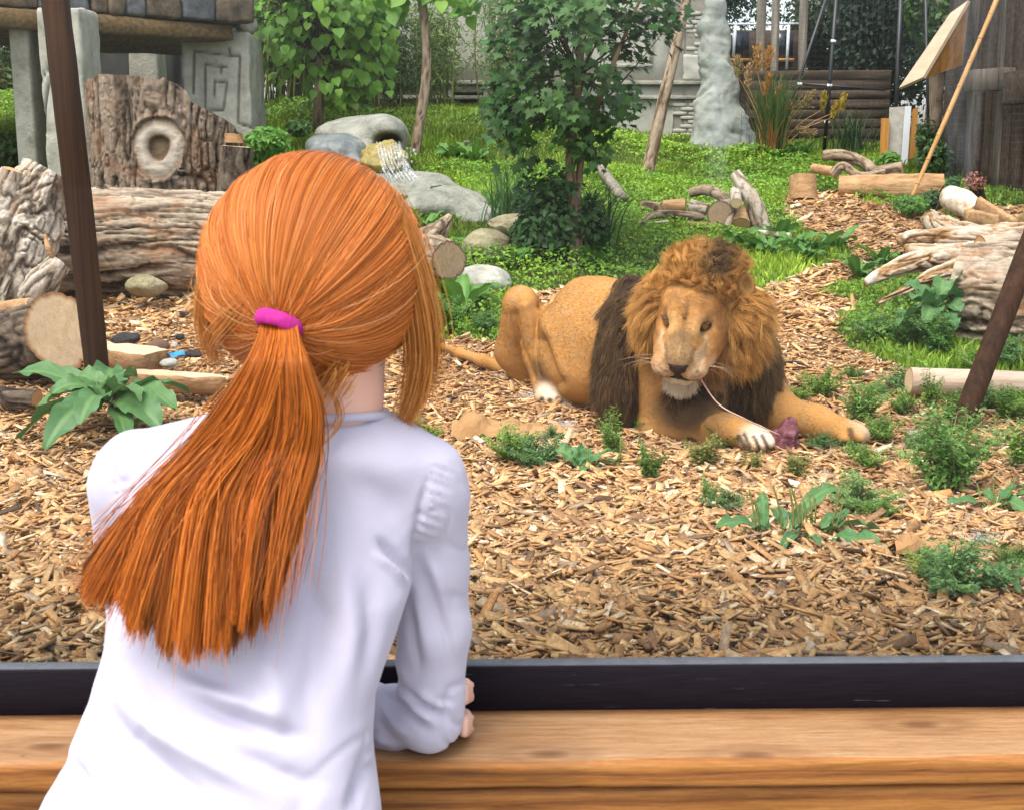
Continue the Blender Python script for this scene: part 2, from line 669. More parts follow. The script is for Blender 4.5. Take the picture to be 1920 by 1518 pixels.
def m_cut(name, light, dark, edge):
    t = NT(name)
    r = t.attr('rad', 'Fac')
    n = t.noise(7, 4, .6)
    q = t.math('ADD', t.math('MULTIPLY', r, 70), t.math('MULTIPLY', n.outputs[0], 16))
    s = t.math('ADD', t.math('MULTIPLY', t.math('SINE', q), .07), .5)
    n2 = t.noise(9, 8, .7)
    s2 = t.math('ADD', t.math('MULTIPLY', s, .4), t.math('MULTIPLY', n2.outputs[0], .65))
    c = t.ramp(s2, [(.25, dark), (.62, light)])
    e = t.ramp(r, [(.86, (0, 0, 0)), (.97, (1, 1, 1))])
    c = t.mix(e, c, edge)
    return t.done(t.bsdf(c, .85, t.bump(s2, .35, .004), .2))

def m_leaf(name, attr=True, base=(.06, .16, .03), trans=.3, rough=.45, var=.25, veins=False, spec=.35):
    t = NT(name)
    c = t.attr('col') if attr else None
    oi = t.n('ShaderNodeObjectInfo')
    if c is None:
        c = t.n('ShaderNodeRGB').outputs[0]
        c.default_value = (*base, 1)
    n = t.noise(9 if veins else 30, 5, .6)
    hv = t.n('ShaderNodeHueSaturation')
    val = t.math('ADD', t.math('MULTIPLY', oi.outputs['Random'], var * 2), 1 - var)
    val = t.math('MULTIPLY', val, t.math('ADD', t.math('MULTIPLY', n.outputs[0], .5), .75))
    t.l(val, hv.inputs['Value'])
    hue = t.math('ADD', t.math('MULTIPLY', oi.outputs['Random'], -.03), .50)
    t.l(hue, hv.inputs['Hue'])
    t.l(c, hv.inputs['Color'])
    col = hv.outputs[0]
    nrm = t.bump(n.outputs[0], .25, .01)
    if veins:
        vv = t.attr('vein', 'Fac')
        col = t.mix(t.math('MULTIPLY', vv, .45), col, (.2, .34, .1))
        nrm = t.bump(vv, .5, .004)
    p = t.bsdf(col, rough, nrm, spec)
    tr = t.n('ShaderNodeBsdfTranslucent')
    t.l(col, tr.inputs['Color'])
    mx = t.n('ShaderNodeMixShader')
    mx.inputs[0].default_value = trans
    t.l(p, mx.inputs[1]); t.l(tr.outputs[0], mx.inputs[2])
    return t.done(mx.outputs[0])

def m_hair(name, rough=.45, spec=.4, trans=.15):
    t = NT(name)
    c = t.attr('col')
    p = t.bsdf(c, rough, None, spec)
    tr = t.n('ShaderNodeBsdfTranslucent')
    t.l(c, tr.inputs['Color'])
    mx = t.n('ShaderNodeMixShader')
    mx.inputs[0].default_value = trans
    t.l(p, mx.inputs[1]); t.l(tr.outputs[0], mx.inputs[2])
    return t.done(mx.outputs[0])

def m_col(name, rough=.8, bump=.3, bscale=60, bdist=.004, spec=.25, var=.4, nscale=20, stretch=None):
    """colour from the piece's own attribute with fine grain"""
    t = NT(name)
    v = t.coords(stretch)
    n = t.noise(nscale, 6, .65, v)
    c = t.mix(1.0, t.attr('col'), t.ramp(n.outputs[0], [(.25, (1 - var,)*3), (.75, (1 + var,)*3)]), 'MULTIPLY')
    b = t.noise(bscale, 6, .7, v)
    return t.done(t.bsdf(c, rough, t.bump(b.outputs[0], bump, bdist), spec))

# ================================================================== ground
_rows = [(1240,2.0),(1120,2.6),(1000,3.4),(900,4.3),(840,5.0),(760,5.7),(690,6.3),(620,7.0),(560,7.9),(500,9.0),(430,10.5),(360,12.3),(290,15),(262,17)]
_ys = np.arange(0, 60, 0.05)
_zz = np.interp(_ys, [0, 1.3] + [r[1] for r in _rows] + [22, 60], [.43, .43] + [float(W(960, r[0], r[1])[2]) for r in _rows] + [1.5, 1.6])
_k = np.hanning(17); _k /= _k.sum()
_zz = np.convolve(np.pad(_zz, 8, mode='edge'), _k, 'valid')

def H(x, y, fine=True):
    x, y = np.asarray(x, float), np.asarray(y, float)
    z = np.interp(y, _ys, _zz)
    z = z + 0.42 * smooth(10, 16.0, y) * smooth(2.2, -0.6, x) * smooth(60, 30, y)
    P = np.stack(np.broadcast_arrays(x * 1.3, y * 1.3, 0 * x), -1)
    a = 0.025 + 0.05 * smooth(7, 11, y)
    z = z + a * (fbm(P, 3, 3) - .5) * 2 * smooth(1.6, 2.4, y)
    if fine:
        z = z + 0.018 * (fbm(P * 6, 5, 2) - .5) * 2
    return z

def G(px, py):
    """where the ground shows at a pixel"""
    Y = np.arange(1.4, 45, 0.02)
    P = W(np.full(len(Y), float(px)), np.full(len(Y), float(py)), Y)
    below = P[:, 2] <= H(P[:, 0], P[:, 1])
    i = int(np.argmax(below)) if below.any() else len(Y) - 1
    p = P[i].copy()
    p[2] = float(H(p[0], p[1]))
    return p

def inpoly(x, y, poly):
    x, y = np.asarray(x), np.asarray(y)
    r = np.zeros(x.shape, bool)
    n = len(poly)
    for i in range(n):
        x0, y0 = poly[i]; x1, y1 = poly[(i+1) % n]
        c = ((y0 > y) != (y1 > y)) & (x < (x1 - x0) * (y - y0) / ((y1 - y0) or 1e-9) + x0)
        r ^= c
    return r

CHIP_POLYS = [
    [(-900, 3000), (-900, 560), (0, 556), (250, 552), (400, 565), (600, 590), (790, 596), (800, 636), (940, 640), (965, 560), (1100, 540),
     (1300, 540), (1425, 552), (1560, 556), (1612, 572), (1560, 618), (1590, 650), (1640, 672), (1700, 700), (1760, 760), (2100, 800), (2800, 830), (2800, 3000)],
    [(1462, 368), (1580, 364), (1640, 388), (1770, 396), (1770, 445), (1690, 478), (1615, 492), (1585, 458), (1525, 442), (1488, 418)],
    [(1615, 476), (1550, 502), (1480, 522), (1430, 548), (1520, 560), (1590, 532), (1665, 492)],
    [(1790, 390), (2000, 385), (2000, 450), (1770, 440)],
]

def chip_mask(x, y):
    """1 on wood chip, 0 where things grow; the edge is ragged"""
    P = PX(np.stack([x, y, H(x, y, False)], -1))
    s = 26 * (fbm(np.stack([x * 2.2, y * 2.2, 0 * x], -1), 41, 3) - .5) * np.clip(6 / np.maximum(y, 1), .4, 3)
    px, py = P[..., 0] + s * 1.6, P[..., 1] + s * .7
    m = np.zeros(np.shape(x), bool)
    for p in CHIP_POLYS:
        m |= inpoly(px, py, p)
    return m

gx = np.concatenate([np.linspace(-60, -9, 18), np.linspace(-8.5, -3.2, 50), np.linspace(-3.1, 3.3, 150), np.linspace(3.4, 9, 60), np.linspace(9.5, 60, 18)])
gy = np.concatenate([np.linspace(1.36, 6.6, 150), np.linspace(6.65, 20, 190), np.linspace(20.5, 60, 30), np.linspace(64, 160, 10)])
GX, GY = np.meshgrid(gx, gy, indexing='ij')
GZ = H(GX, GY)
gm = chip_mask(GX, GY).astype(float)
nx_, ny_ = GX.shape
ii = np.arange(nx_ - 1)[:, None] * ny_ + np.arange(ny_ - 1)[None, :]
GF = np.stack([ii, ii + ny_, ii + ny_ + 1, ii + 1], -1).reshape(-1, 4)

def m_ground():
    t = NT('ground soil')
    k = t.attr('chip', 'Fac')
    v = t.coords()
    vo = t.n('ShaderNodeTexVoronoi')
    vo.inputs['Scale'].default_value = 42
    mp = t.n('ShaderNodeMapping'); mp.inputs['Scale'].default_value = (1.0, .55, 1)
    t.l(v, mp.inputs['Vector']); t.l(mp.outputs[0], vo.inputs['Vector'])
    sep = t.n('ShaderNodeSeparateColor'); t.l(vo.outputs['Color'], sep.inputs[0])
    n = t.noise(3, 6, .6, v)
    ch = t.ramp(sep.outputs[0], [(.0, (.13, .07, .035)), (.4, (.33, .18, .085)), (.75, (.46, .28, .15)), (1, (.60, .44, .28))])
    ch = t.mix(t.math('MULTIPLY', n.outputs[0], .35), ch, (.14, .085, .05))
    n2 = t.noise(9, 8, .7, v)
    gr = t.ramp(n2.outputs[0], [(.3, (.03, .035, .012)), (.5, (.045, .075, .018)), (.7, (.09, .075, .035))])
    c = t.mix(k, gr, ch)
    b = t.noise(60, 6, .7, v)
    hh = t.math('ADD', t.math('MULTIPLY', vo.outputs['Distance'], -1.0), b.outputs[0])
    return t.done(t.bsdf(c, .95, t.bump(hh, .7, .02), .1))

o = obj('ground', np.stack([GX, GY, GZ], -1).reshape(-1, 3), GF, m_ground(), attrs={'chip': gm.ravel()}, kind='structure')
# the visitors' side: concrete floor
VF = [(-40, -40, 0), (40, -40, 0), (40, 1.16, 0), (-40, 1.16, 0)]
obj('pavement', VF, [(0, 1, 2, 3)], m_noise('pavement concrete', [(.3, (.24, .23, .215)), (.7, (.34, .33, .31))], 3, bump=.2), kind='structure', smooth_shade=False)

# ------------------------------------------------------------------ wood chips
rng = np.random.default_rng(7)
def chips():
    X, Y = [], []
    for (y0, y1, dens) in ((1.55, 2.6, 8200), (2.6, 4.2, 4900), (4.2, 5.6, 3300), (5.6, 7.4, 2300), (7.4, 9.5, 1300), (9.5, 12.6, 800)):
        w = 0.46 * y1 + .35
        n = int(dens * 2 * w * (y1 - y0))
        X.append(rng.uniform(-w, w, n)); Y.append(rng.uniform(y0, y1, n))
    x, y = np.concatenate(X), np.concatenate(Y)
    m = chip_mask(x, y) & (np.abs(PX(np.stack([x, y, H(x, y, False)], -1))[:, 0] - 960) < 1250)
    # thinner under the big plants at the right
    x, y = x[m], y[m]
    n = len(x)
    L = rng.lognormal(math.log(.032), .55, n).clip(.012, .10) * (1 - .22 * smooth(3.4, 2.2, y))
    Wd = (L * rng.uniform(.22, .55, n)).clip(.006, .03)
    Th = rng.uniform(.002, .006, n)
    yaw = rng.uniform(0, 2 * np.pi, n)
    pit = rng.normal(0, .22, n); rol = rng.normal(0, .35, n)
    far = y > 7.0
    L = np.where(far, L * 1.5, L); Wd = np.where(far, Wd * 1.7, Wd)
    z = H(x, y) + rng.uniform(.0, .020, n) + np.abs(np.sin(pit)) * L * .35
    cy_, sy_ = np.cos(yaw), np.sin(yaw)
    T = np.stack([cy_ * np.cos(pit), sy_ * np.cos(pit), np.sin(pit)], -1)
    S0 = np.stack([-sy_, cy_, 0 * cy_], -1)
    N0 = np.cross(T, S0)
    S = S0 * np.cos(rol)[:, None] + N0 * np.sin(rol)[:, None]
    N = np.cross(T, S)
    C = np.stack([x, y, z], -1)
    V = np.zeros((n, 8, 3))
    ends = rng.uniform(.35, 1.0, (n, 4))
    skew = rng.uniform(-.25, .25, (n, 4))
    cor = [(-1, -1), (1, -1), (1, 1), (-1, 1)]
    for k, (a, b) in enumerate(cor):
        base = C + T * (L * (a * .5 + skew[:, k] * .3))[:, None] + S * (Wd * .5 * b * ends[:, k])[:, None]
        curl = N * (L * .06 * rng.uniform(-1, 1, n))[:, None]
        V[:, k] = base - N * (Th * .5)[:, None] + curl
        V[:, k + 4] = base + N * (Th * .5)[:, None] * rng.uniform(.6, 1.3, n)[:, None] + curl
    Fq = np.array([(4,5,6,7), (0,1,5,4), (1,2,6,5), (2,3,7,6), (3,0,4,7), (0,3,2,1)])
    Fa = (Fq[None] + 8 * np.arange(n)[:, None, None]).reshape(-1, 4)
    pal = np.array([(.52,.325,.155), (.47,.265,.115), (.38,.205,.09), (.60,.44,.27), (.27,.15,.075), (.17,.10,.055), (.62,.50,.36), (.33,.235,.155), (.075,.05,.034), (.46,.235,.09)])
    pn = np.array([.25, .23, .18, .075, .11, .055, .02, .04, .01, .03])
    # weathered, browner chips close to the window; fresh pale ones farther in
    near = smooth(3.6, 2.2, y + .35 * (fbm(np.stack([x, y, 0 * x], -1) * 1.4, 9, 2) - .5))
    ci = rng.choice(len(pal), n, p=pn / pn.sum())
    c = pal[ci] * rng.uniform(.78, 1.2, n)[:, None]
    c = c * (1 - near[:, None] * np.array([.34, .34, .37])) * (1 + .12 * smooth(4, 6, y)[:, None])
    damp = fbm(np.stack([x * 1.1, y * 1.1, 0 * x], -1), 19, 3)
    c = c * (.74 + .52 * damp)[:, None]
    return V.reshape(-1, 3), Fa, np.repeat(c, 8, 0)
V, Fa, c = chips()
M_CHIP = m_col('wood chip', .85, .6, 220, .003, .15, .5, 120)
o = obj('wood_chips', V, Fa, M_CHIP, cols=c, smooth_shade=False, kind='stuff')
o['label'] = 'loose wood chips strewn over the enclosure floor and the path'

# ------------------------------------------------------------------ grass and low ground cover
def blades():
    n = 260000
    y = 4.6 + (19.5 - 4.6) * rng.random(n) ** .85
    x = rng.uniform(-1, 1, n) * (0.44 * y + .6)
    m = ~chip_mask(x, y)
    dens = fbm(np.stack([x * .9, y * .9, 0 * x], -1), 12, 3)
    m &= rng.random(n) < smooth(.25, .45, dens) * .8 + .2
    x, y = x[m], y[m]
    n = len(x)
    tall = fbm(np.stack([x * 1.1, y * 1.1, 0 * x + 5], -1), 22, 3)
    h = rng.uniform(.03, .07, n) * (.6 + 1.0 * smooth(.4, .65, tall)) * (1 + .03 * (y - 7))
    w = rng.uniform(.004, .009, n) * (1 + .06 * (y - 7))
    a = rng.uniform(0, 2 * np.pi, n); b = rng.uniform(0, 2 * np.pi, n)
    S = np.stack([np.cos(a), np.sin(a), 0 * a], -1)
    B = np.stack([np.cos(b), np.sin(b), 0 * a], -1)
    base = np.stack([x, y, H(x, y) - .01], -1)
    lean = rng.uniform(.1, .75, n)[:, None]
    mid = base + np.array([0, 0, 1]) * (h * .6)[:, None] + B * (h[:, None] * lean * .3)
    tip = base + np.array([0, 0, 1]) * (h * (1 - .25 * lean[:, 0]))[:, None] + B * (h[:, None] * lean * .95)
    V = np.stack([base - S * w[:, None], base + S * w[:, None], mid + S * w[:, None] * .8, mid - S * w[:, None] * .8, tip], 1)
    i = 5 * np.arange(n)
    F3 = np.concatenate([np.stack([i, i+1, i+2], -1), np.stack([i, i+2, i+3], -1), np.stack([i+3, i+2, i+4], -1)])
    u = fbm(np.stack([x * .7, y * .7, 0 * x], -1), 33, 3)[:, None]
    r = rng.random(n)[:, None]
    c = np.array([.10, .22, .018]) * (1 - r) + np.array([.22, .37, .04]) * r
    c = c * (.65 + .8 * smooth(.3, .7, u)) + np.array([.03, .02, 0]) * smooth(.55, .75, u)
    c = np.where(rng.random((n, 1)) < .03, np.array([.25, .22, .08]), c)
    return V.reshape(-1, 3), F3, np.repeat(c, 5, 0)
V, F3, c = blades()
M_GRASS = m_leaf('grass blade', trans=.35, rough=.5)
o = obj('grass', V, F3, M_GRASS, cols=c, kind='stuff', smooth_shade=False)
o['label'] = 'short bright green grass growing over the bank behind the lion'

def leaf_quads(C, N, size, rng, asp=.62, fold=.22, tipdir=None):
    """a folded pointed leaf (two triangles each side) at every point"""
    n = len(C)
    N = unit(N)
    t = rng.normal(size=(n, 3)) if tipdir is None else tipdir
    T = unit(t - N * (t * N).sum(-1, keepdims=True))
    S = np.cross(N, T)
    L = np.broadcast_to(size, (n,))[:, None]
    Wd = L * asp * .5
    b = C - T * L * .5
    tip = C + T * L * .5 - N * L * .12
    m1 = C - T * L * .08 + S * Wd + N * Wd * fold
    m2 = C - T * L * .08 - S * Wd + N * Wd * fold
    V = np.stack([b, m1, tip, m2], 1).reshape(-1, 3)
    i = 4 * np.arange(n)
    return V, np.concatenate([np.stack([i, i+1, i+2], -1), np.stack([i, i+2, i+3], -1)])

def cover():
    n = 230000
    y = 4.8 + (19.5 - 4.8) * rng.random(n) ** .9
    x = rng.uniform(-1, 1, n) * (0.44 * y + .6)
    m = ~chip_mask(x, y)
    k = fbm(np.stack([x * .8, y * .8, 0 * x + 9], -1), 52, 3)
    m &= rng.random(n) < smooth(.36, .56, k)
    x, y, k = x[m], y[m], k[m]
    n = len(x)
    lump = fbm(np.stack([x * 2.6, y * 2.6, 0 * x], -1), 61, 2)
    q_ = PX(np.stack([x, y, H(x, y, False)], -1))
    heap = np.exp(-(((q_[:, 0] - 1330) / 130) ** 2 + ((q_[:, 1] - 405) / 45) ** 2))
    h = .025 + .13 * smooth(.42, .72, k) * (.4 + lump) * (1 + .035 * (y - 7)) * (1 - .8 * heap)
    z = H(x, y) + h * (1 - .75 * rng.random(n) ** 2)
    s = rng.uniform(.013, .038, n) * (1 + .045 * (y - 7))
    N = rng.normal(size=(n, 3)) * .55 + np.array([0, -.25, 1])
    V, Fx = leaf_quads(np.stack([x, y, z], -1), N, s, rng)
    r = rng.random(n)[:, None]
    c = np.array([.075, .20, .020]) * (1 - r) + np.array([.20, .41, .04]) * r
    u = fbm(np.stack([x * .6, y * .6, 0 * x], -1), 71, 2)[:, None]
    c = c * (.7 + .7 * u) + np.array([.07, .05, 0]) * smooth(.5, .7, u) * r
    c = np.where(rng.random((n, 1)) < .012, np.array([.4, .33, .05]), c)
    return V, Fx, np.repeat(c, 4, 0)
V, Fx, c = cover()
o = obj('ground_cover', V, Fx, M_GRASS, cols=c, kind='stuff', smooth_shade=False)
o['label'] = 'low leafy weeds spreading through the grass of the bank'

# ================================================================== stone, wood and plaster
M_STONE = m_noise('pavilion stone', [(.28, (.14, .135, .11)), (.45, (.29, .275, .225)), (.58, (.36, .345, .285)), (.75, (.43, .41, .335))], 5, bump=.8, bdist=.02, bscale=30, rr=.75)
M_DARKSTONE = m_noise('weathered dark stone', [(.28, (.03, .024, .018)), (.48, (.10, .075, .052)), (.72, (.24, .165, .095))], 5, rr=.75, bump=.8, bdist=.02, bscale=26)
M_SLATE = m_noise('blue grey slate', [(.3, (.035, .038, .042)), (.5, (.10, .105, .11)), (.72, (.20, .19, .175))], 5, bump=.7, bdist=.02, bscale=26, rr=.75)
M_BEAM = m_noise('old beam wood', [(.3, (.06, .038, .018)), (.7, (.20, .125, .05))], 5, bump=.4, stretch=(.4, 6, 6))
M_PLASTER = m_noise('grey plaster', [(.3, (.25, .245, .20)), (.5, (.37, .36, .30)), (.7, (.44, .43, .365))], 2.2, rr=.75, bump=.3, bdist=.01, bscale=30)
M_MORTAR = m_noise('mortar', [(.3, (.17, .155, .125)), (.7, (.27, .25, .21))], 9, bump=.4)
M_BRICK = m_noise('pale brick', [(.3, (.28, .26, .21)), (.7, (.43, .41, .34))], 6, bump=.4)
M_CONC = m_noise('concrete', [(.28, (.11, .125, .11)), (.45, (.23, .25, .22)), (.6, (.30, .305, .26)), (.76, (.38, .36, .27))], 2.2, bump=.6, bdist=.02, bscale=16, rr=.72)
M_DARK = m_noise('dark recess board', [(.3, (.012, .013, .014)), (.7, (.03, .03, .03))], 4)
M_FBOARD = m_noise('brown fence board', [(.3, (.025, .017, .012)), (.5, (.065, .043, .03)), (.72, (.13, .095, .065))], 5, rr=.75, bump=.5, stretch=(.35, 5, 5))
M_OLDPLANK = m_noise('dark grey plank', [(.3, (.045, .036, .028)), (.55, (.11, .09, .07)), (.75, (.20, .17, .135))], 5, bump=.5, stretch=(5, 5, .3))
M_GREYWOOD = m_noise('grey weathered wood', [(.3, (.10, .085, .065)), (.55, (.22, .19, .15)), (.75, (.34, .30, .24))], 5, bump=.5, stretch=(5, 5, .3))
M_SHADED = m_noise('shaded stone', [(.3, (.02, .021, .02)), (.7, (.055, .052, .046))], 5, bump=.5)  # deep shade of the pavilion interior put into the stone colour
M_BLACK = m_noise('black steel', [(.3, (.010, .011, .014)), (.7, (.022, .022, .026))], 9, rough=.45, bump=.1, spec=.5)
M_WHITE = m_noise('white painted steel', [(.3, (.70, .72, .74)), (.7, (.80, .81, .82))], 5, rough=.5, bump=.05)
M_PLY = m_noise('orange plywood', [(.3, (.33, .13, .025)), (.55, (.50, .23, .05)), (.75, (.60, .33, .10))], 3, rough=.6, bump=.25, stretch=(6, 6, .5))
M_PLYPALE = m_noise('pale plywood', [(.3, (.46, .33, .21)), (.7, (.60, .46, .32))], 3, rough=.65, bump=.2, stretch=(5, .5, 5))
M_OSB = m_noise('grey worn board', [(.3, (.36, .33, .28)), (.5, (.46, .43, .37)), (.7, (.55, .53, .49))], 14, bump=.4)

_cube = {}
def cube_grid(n):
    if n not in _cube:
        bm = bmesh.new()
        bmesh.ops.create_cube(bm, size=2)
        bmesh.ops.subdivide_edges(bm, edges=bm.edges[:], cuts=n - 1, use_grid_fill=True)
        _cube[n] = (np.array([v.co[:] for v in bm.verts]), np.array([[v.index for v in f.verts] for f in bm.faces]))
        bm.free()
    return _cube[n]

def stone(c, half, A=None, seed=0, n=8, rnd=.03, amp=.012, nf=3.0, taper=0.0):
    """a dressed stone: rounded box with an uneven skin. A: rows = local axes"""
    D, Fa = cube_grid(n)
    half = np.asarray(half, float)
    p = D * half
    inner = np.clip(p, -(half - rnd), half - rnd)
    q = p - inner
    dr = unit(q)
    p = inner + dr * rnd
    p = p + dr * (amp * ((fbm(p * nf / max(half) * .6 + seed * 5.1, seed, 4) - .5) * 2))[:, None]
    if taper:
        p[:, :2] *= (1 - taper * (p[:, 2:3] / half[2]))
    A = np.eye(3) if A is None else np.asarray(A, float)
    return p @ A + np.asarray(c, float), Fa

def segdist(P, segs):
    d = np.full(len(P), 1e9)
    for (a, b) in segs:
        a, b = np.array(a, float), np.array(b, float)
        t = np.clip(((P - a) @ (b - a)) / max(np.dot(b - a, b - a), 1e-9), 0, 1)
        d = np.minimum(d, np.linalg.norm(P - a - t[:, None] * (b - a), axis=1))
    return d

def poly_segs(*lines):
    return [(l[i], l[i+1]) for l in lines for i in range(len(l) - 1)]

def m_carved(name):
    t = NT(name)
    v = t.coords()
    n = t.noise(4.5, 10, .75, v)
    c = t.ramp(n.outputs[0], [(.28, (.17, .165, .13)), (.45, (.32, .305, .25)), (.58, (.39, .375, .31)), (.75, (.45, .43, .355))])
    c = t.mix(t.math('MULTIPLY', t.attr('fur', 'Fac'), .8), c, (.07, .065, .055))
    b = t.noise(24, 8, .65, v)
    return t.done(t.bsdf(c, .9, t.bump(b.outputs[0], .5, .02), .2))
M_CARVED = m_carved('carved stone')

# ------------------------------------------------------------------ stone pavilion (top left)
pv = thing('stone_pavilion', (W(250, 330, 12.5)[0], 12.5, float(H(-3.4, 12.5))), 'ruined stone pavilion with carved pillars and a heavy block roof behind the big logs', 'pavilion')
YL, YR = 11.4, 13.0
roofdir = unit(W(420, 66, YR) - W(30, 30, YL)); roofdir[2] = 0; roofdir = unit(roofdir)
nrm = np.array([roofdir[1], -roofdir[0], 0])         # towards the viewer
AX = np.array([roofdir, -nrm, [0, 0, 1.0]])

def pillar(px0, px1, ptop, Y, depth, seed, segs, name='pillar', n=44, zb=None):
    a, b = W(px0, ptop, Y), W(px1, ptop, Y)
    w = np.linalg.norm(b - a)
    z1 = a[2]
    zb = float(H(a[0], Y)) - .1 if zb is None else zb
    c = np.array([(a[0] + b[0]) / 2, Y + depth / 2, (z1 + zb) / 2])
    V, Fa = stone(c, (w / 2, depth / 2, (z1 - zb) / 2), None, seed, n, .03, .025, 6.0)
    P = PX(V)
    d = segdist(P, segs) + 1.2 * (fbm(V * 9, 3, 2) - .5)
    k = np.exp(-(d / 1.9) ** 2) * (V[:, 1] < Y + depth * .3)
    V[:, 1] += k * .035
    return obj(name, V, Fa, M_CARVED, pv, attrs={'fur': k})
crack = poly_segs([(104, 118), (88, 132), (66, 165), (52, 196), (45, 225)], [(100, 130), (90, 165), (85, 200), (84, 240)], [(30, 243), (90, 246), (150, 250)])
pillar(66, 148, 14, YL, .5, 2, crack)
sp_lines = poly_segs([(361, 175), (363, 96), (449, 107), (446, 232), (470, 240)], [(363, 100), (362, 175)], [(425, 127), (384, 122), (384, 206), (418, 208), (425, 156), (402, 153), (401, 182)], [(429, 92), (431, 106)], [(414, 128), (413, 137)])
pillar(338, 466, 60, YR, .75, 5, sp_lines, n=64)
# the dark return of the left pillar, set back
a = W(34, 20, YL + .25)
V, Fa = stone((W(50, 20, YL + .4)[0], YL + .45, 1.5), (.09, .3, 1.05), None, 8, 16, .03, .015)
obj('pillar', V, Fa, M_STONE, pv)
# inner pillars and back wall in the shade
V, Fa = stone((W(268, 120, 15)[0], 15.2, 1.9), (.17, .2, .95), None, 11, 18, .03, .02, taper=.12); obj('pillar', V, Fa, M_STONE, pv)
V, Fa = stone((W(305, 120, 15.8)[0], 16.0, 1.9), (.13, .2, 1.2), None, 12, 14, .03, .02); obj('pillar', V, Fa, M_SHADED, pv)
c0, c1 = W(160, 100, 16.4), W(470, 100, 16.4)
V, Fa = stone(((c0[0] + c1[0]) / 2, 16.6, 2.0), ((c1[0] - c0[0]) / 2, .12, 1.4), None, 13, 12, .02, .02); obj('back_wall', V, Fa, M_SHADED, pv)
# beams under the roof
A0, A1 = W(-60, 26, YL - .1), W(455, 78, YR + .0)
zt = .5 * (A0[2] + A1[2])
for off, zo, hh in ((.05, .02, .16), (.75, .0, .18), (1.5, -.02, .2)):
    p0 = np.array([A0[0], A0[1] + off, zt + zo]); p1 = np.array([A1[0] - .1, A1[1] + off, zt + zo])
    V, Fl = plank_mesh(p0 - roofdir * .8, p1 - roofdir * .1, (0, 0, 1), hh, .3, .02, .006, 3, 8)
    obj('beam', V, Fl, M_BEAM, pv)
# course of roof blocks along the eave, each a stone
edge = [-60, 30, 130, 162, 196, 236, 306, 372, 446]
for i in range(len(edge) - 1):
    f0, f1 = (edge[i] + 60) / 506, (edge[i+1] + 60) / 506
    Y0 = YL - .1 + (YR - YL) * f0; Y1 = YL - .1 + (YR - YL) * f1
    a, b = W(edge[i] + 1.5, 20, Y0), W(edge[i+1] - 1.5, 20, Y1)
    w = np.linalg.norm((b - a)[:2]) / 2
    c = (a + b) / 2
    hh = .13 + .02 * math.sin(i * 2.3)
    ax = unit(np.array([b[0] - a[0], b[1] - a[1], 0])); A = np.array([ax, [-ax[1], ax[0], 0], [0, 0, 1]])
    V, Fa = stone((c[0], c[1] + .22, zt + .11 + hh), (w, .3, hh), A, 20 + i, 9, .035, .03)
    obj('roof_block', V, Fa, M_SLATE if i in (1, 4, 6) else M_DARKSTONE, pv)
# second course, paler, and the slab roof
edge = [230, 300, 345, 385, 425, 468]
for i in range(len(edge) - 1):
    f0, f1 = (edge[i] + 60) / 506, (edge[i+1] + 60) / 506
    Y0 = YL + .05 + (YR - YL) * f0; Y1 = YL + .05 + (YR - YL) * f1
    a, b = W(edge[i] + 1.5, 8, Y0), W(edge[i+1] - 1.5, 8, Y1)
    c = (a + b) / 2
    V, Fa = stone((c[0], c[1] + .2, zt + .50), ((b[0] - a[0]) / 2, .3, .13), None, 40 + i, 8, .04, .025)
    obj('roof_block', V, Fa, M_STONE, pv)
for k, (px, py, r) in enumerate(((456, 20, .12), (461, 48, .11), (452, -4, .13))):
    V, Fa = rock(W(px, py, YR + .3), (r, r * 1.2, r * .95), 60 + k, .2, 4)
    obj('roof_block', V, Fa, M_STONE, pv)
rc = (A0 + A1) / 2
hl = np.linalg.norm((A1 - A0)[:2]) / 2
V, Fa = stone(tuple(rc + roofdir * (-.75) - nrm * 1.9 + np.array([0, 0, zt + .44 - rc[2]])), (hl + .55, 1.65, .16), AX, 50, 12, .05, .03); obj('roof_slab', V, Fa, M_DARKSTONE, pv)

# ------------------------------------------------------------------ plaster wall with cornice, niche and bare brick (back centre)
YW = 17.0
pw = thing('plaster_wall', (W(1000, 260, YW)[0], YW, float(H(.3, YW))), 'long grey plaster wall with cornice, dark niche and bare brick patches at the back', 'wall')
x0, x1 = W(600, 200, YW)[0], W(1338, 200, YW)[0]
zc = W(1000, 158, YW)[2]
def slab(name, ax0, ax1, az0, az1, y0, y1, mat, parent, seed=0, n=10, rnd=.01, amp=.006):
    V, Fa = stone(((ax0 + ax1) / 2, (y0 + y1) / 2, (az0 + az1) / 2), ((ax1 - ax0) / 2, (y1 - y0) / 2, (az1 - az0) / 2), None, seed, n, rnd, amp)
    return obj(name, V, Fa, mat, parent)
xa, xb = W(1285, 60, YW)[0], W(1322, 60, YW)[0]
nx0, nx1 = W(850, 190, YW)[0], W(906, 190, YW)[0]
nz1 = W(880, 174, YW)[2]
slab('lower_wall', x0, nx0, .6, zc, YW, YW + .3, M_PLASTER, pw, 1)
slab('lower_wall', nx1, W(1258, 200, YW)[0], .6, zc, YW, YW + .3, M_PLASTER, pw, 2)
slab('lower_wall', nx0, nx1, nz1, zc, YW + .002, YW + .298, M_PLASTER, pw, 3)
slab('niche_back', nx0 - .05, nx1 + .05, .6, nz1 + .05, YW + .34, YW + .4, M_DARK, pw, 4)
for (a, b, c_, d) in ((nx0 - .07, nx0 + .0, .8, nz1 + .07), (nx1 - .0, nx1 + .07, .8, nz1 + .07), (nx0, nx1, nz1, nz1 + .08)):
    slab('niche_frame', a, b, c_, d, YW - .04, YW + .28, M_STONE, pw, 5, 6)
slab('upper_wall', x0, xa, zc, 5.2, YW + .03, YW + .3, M_PLASTER, pw, 6)
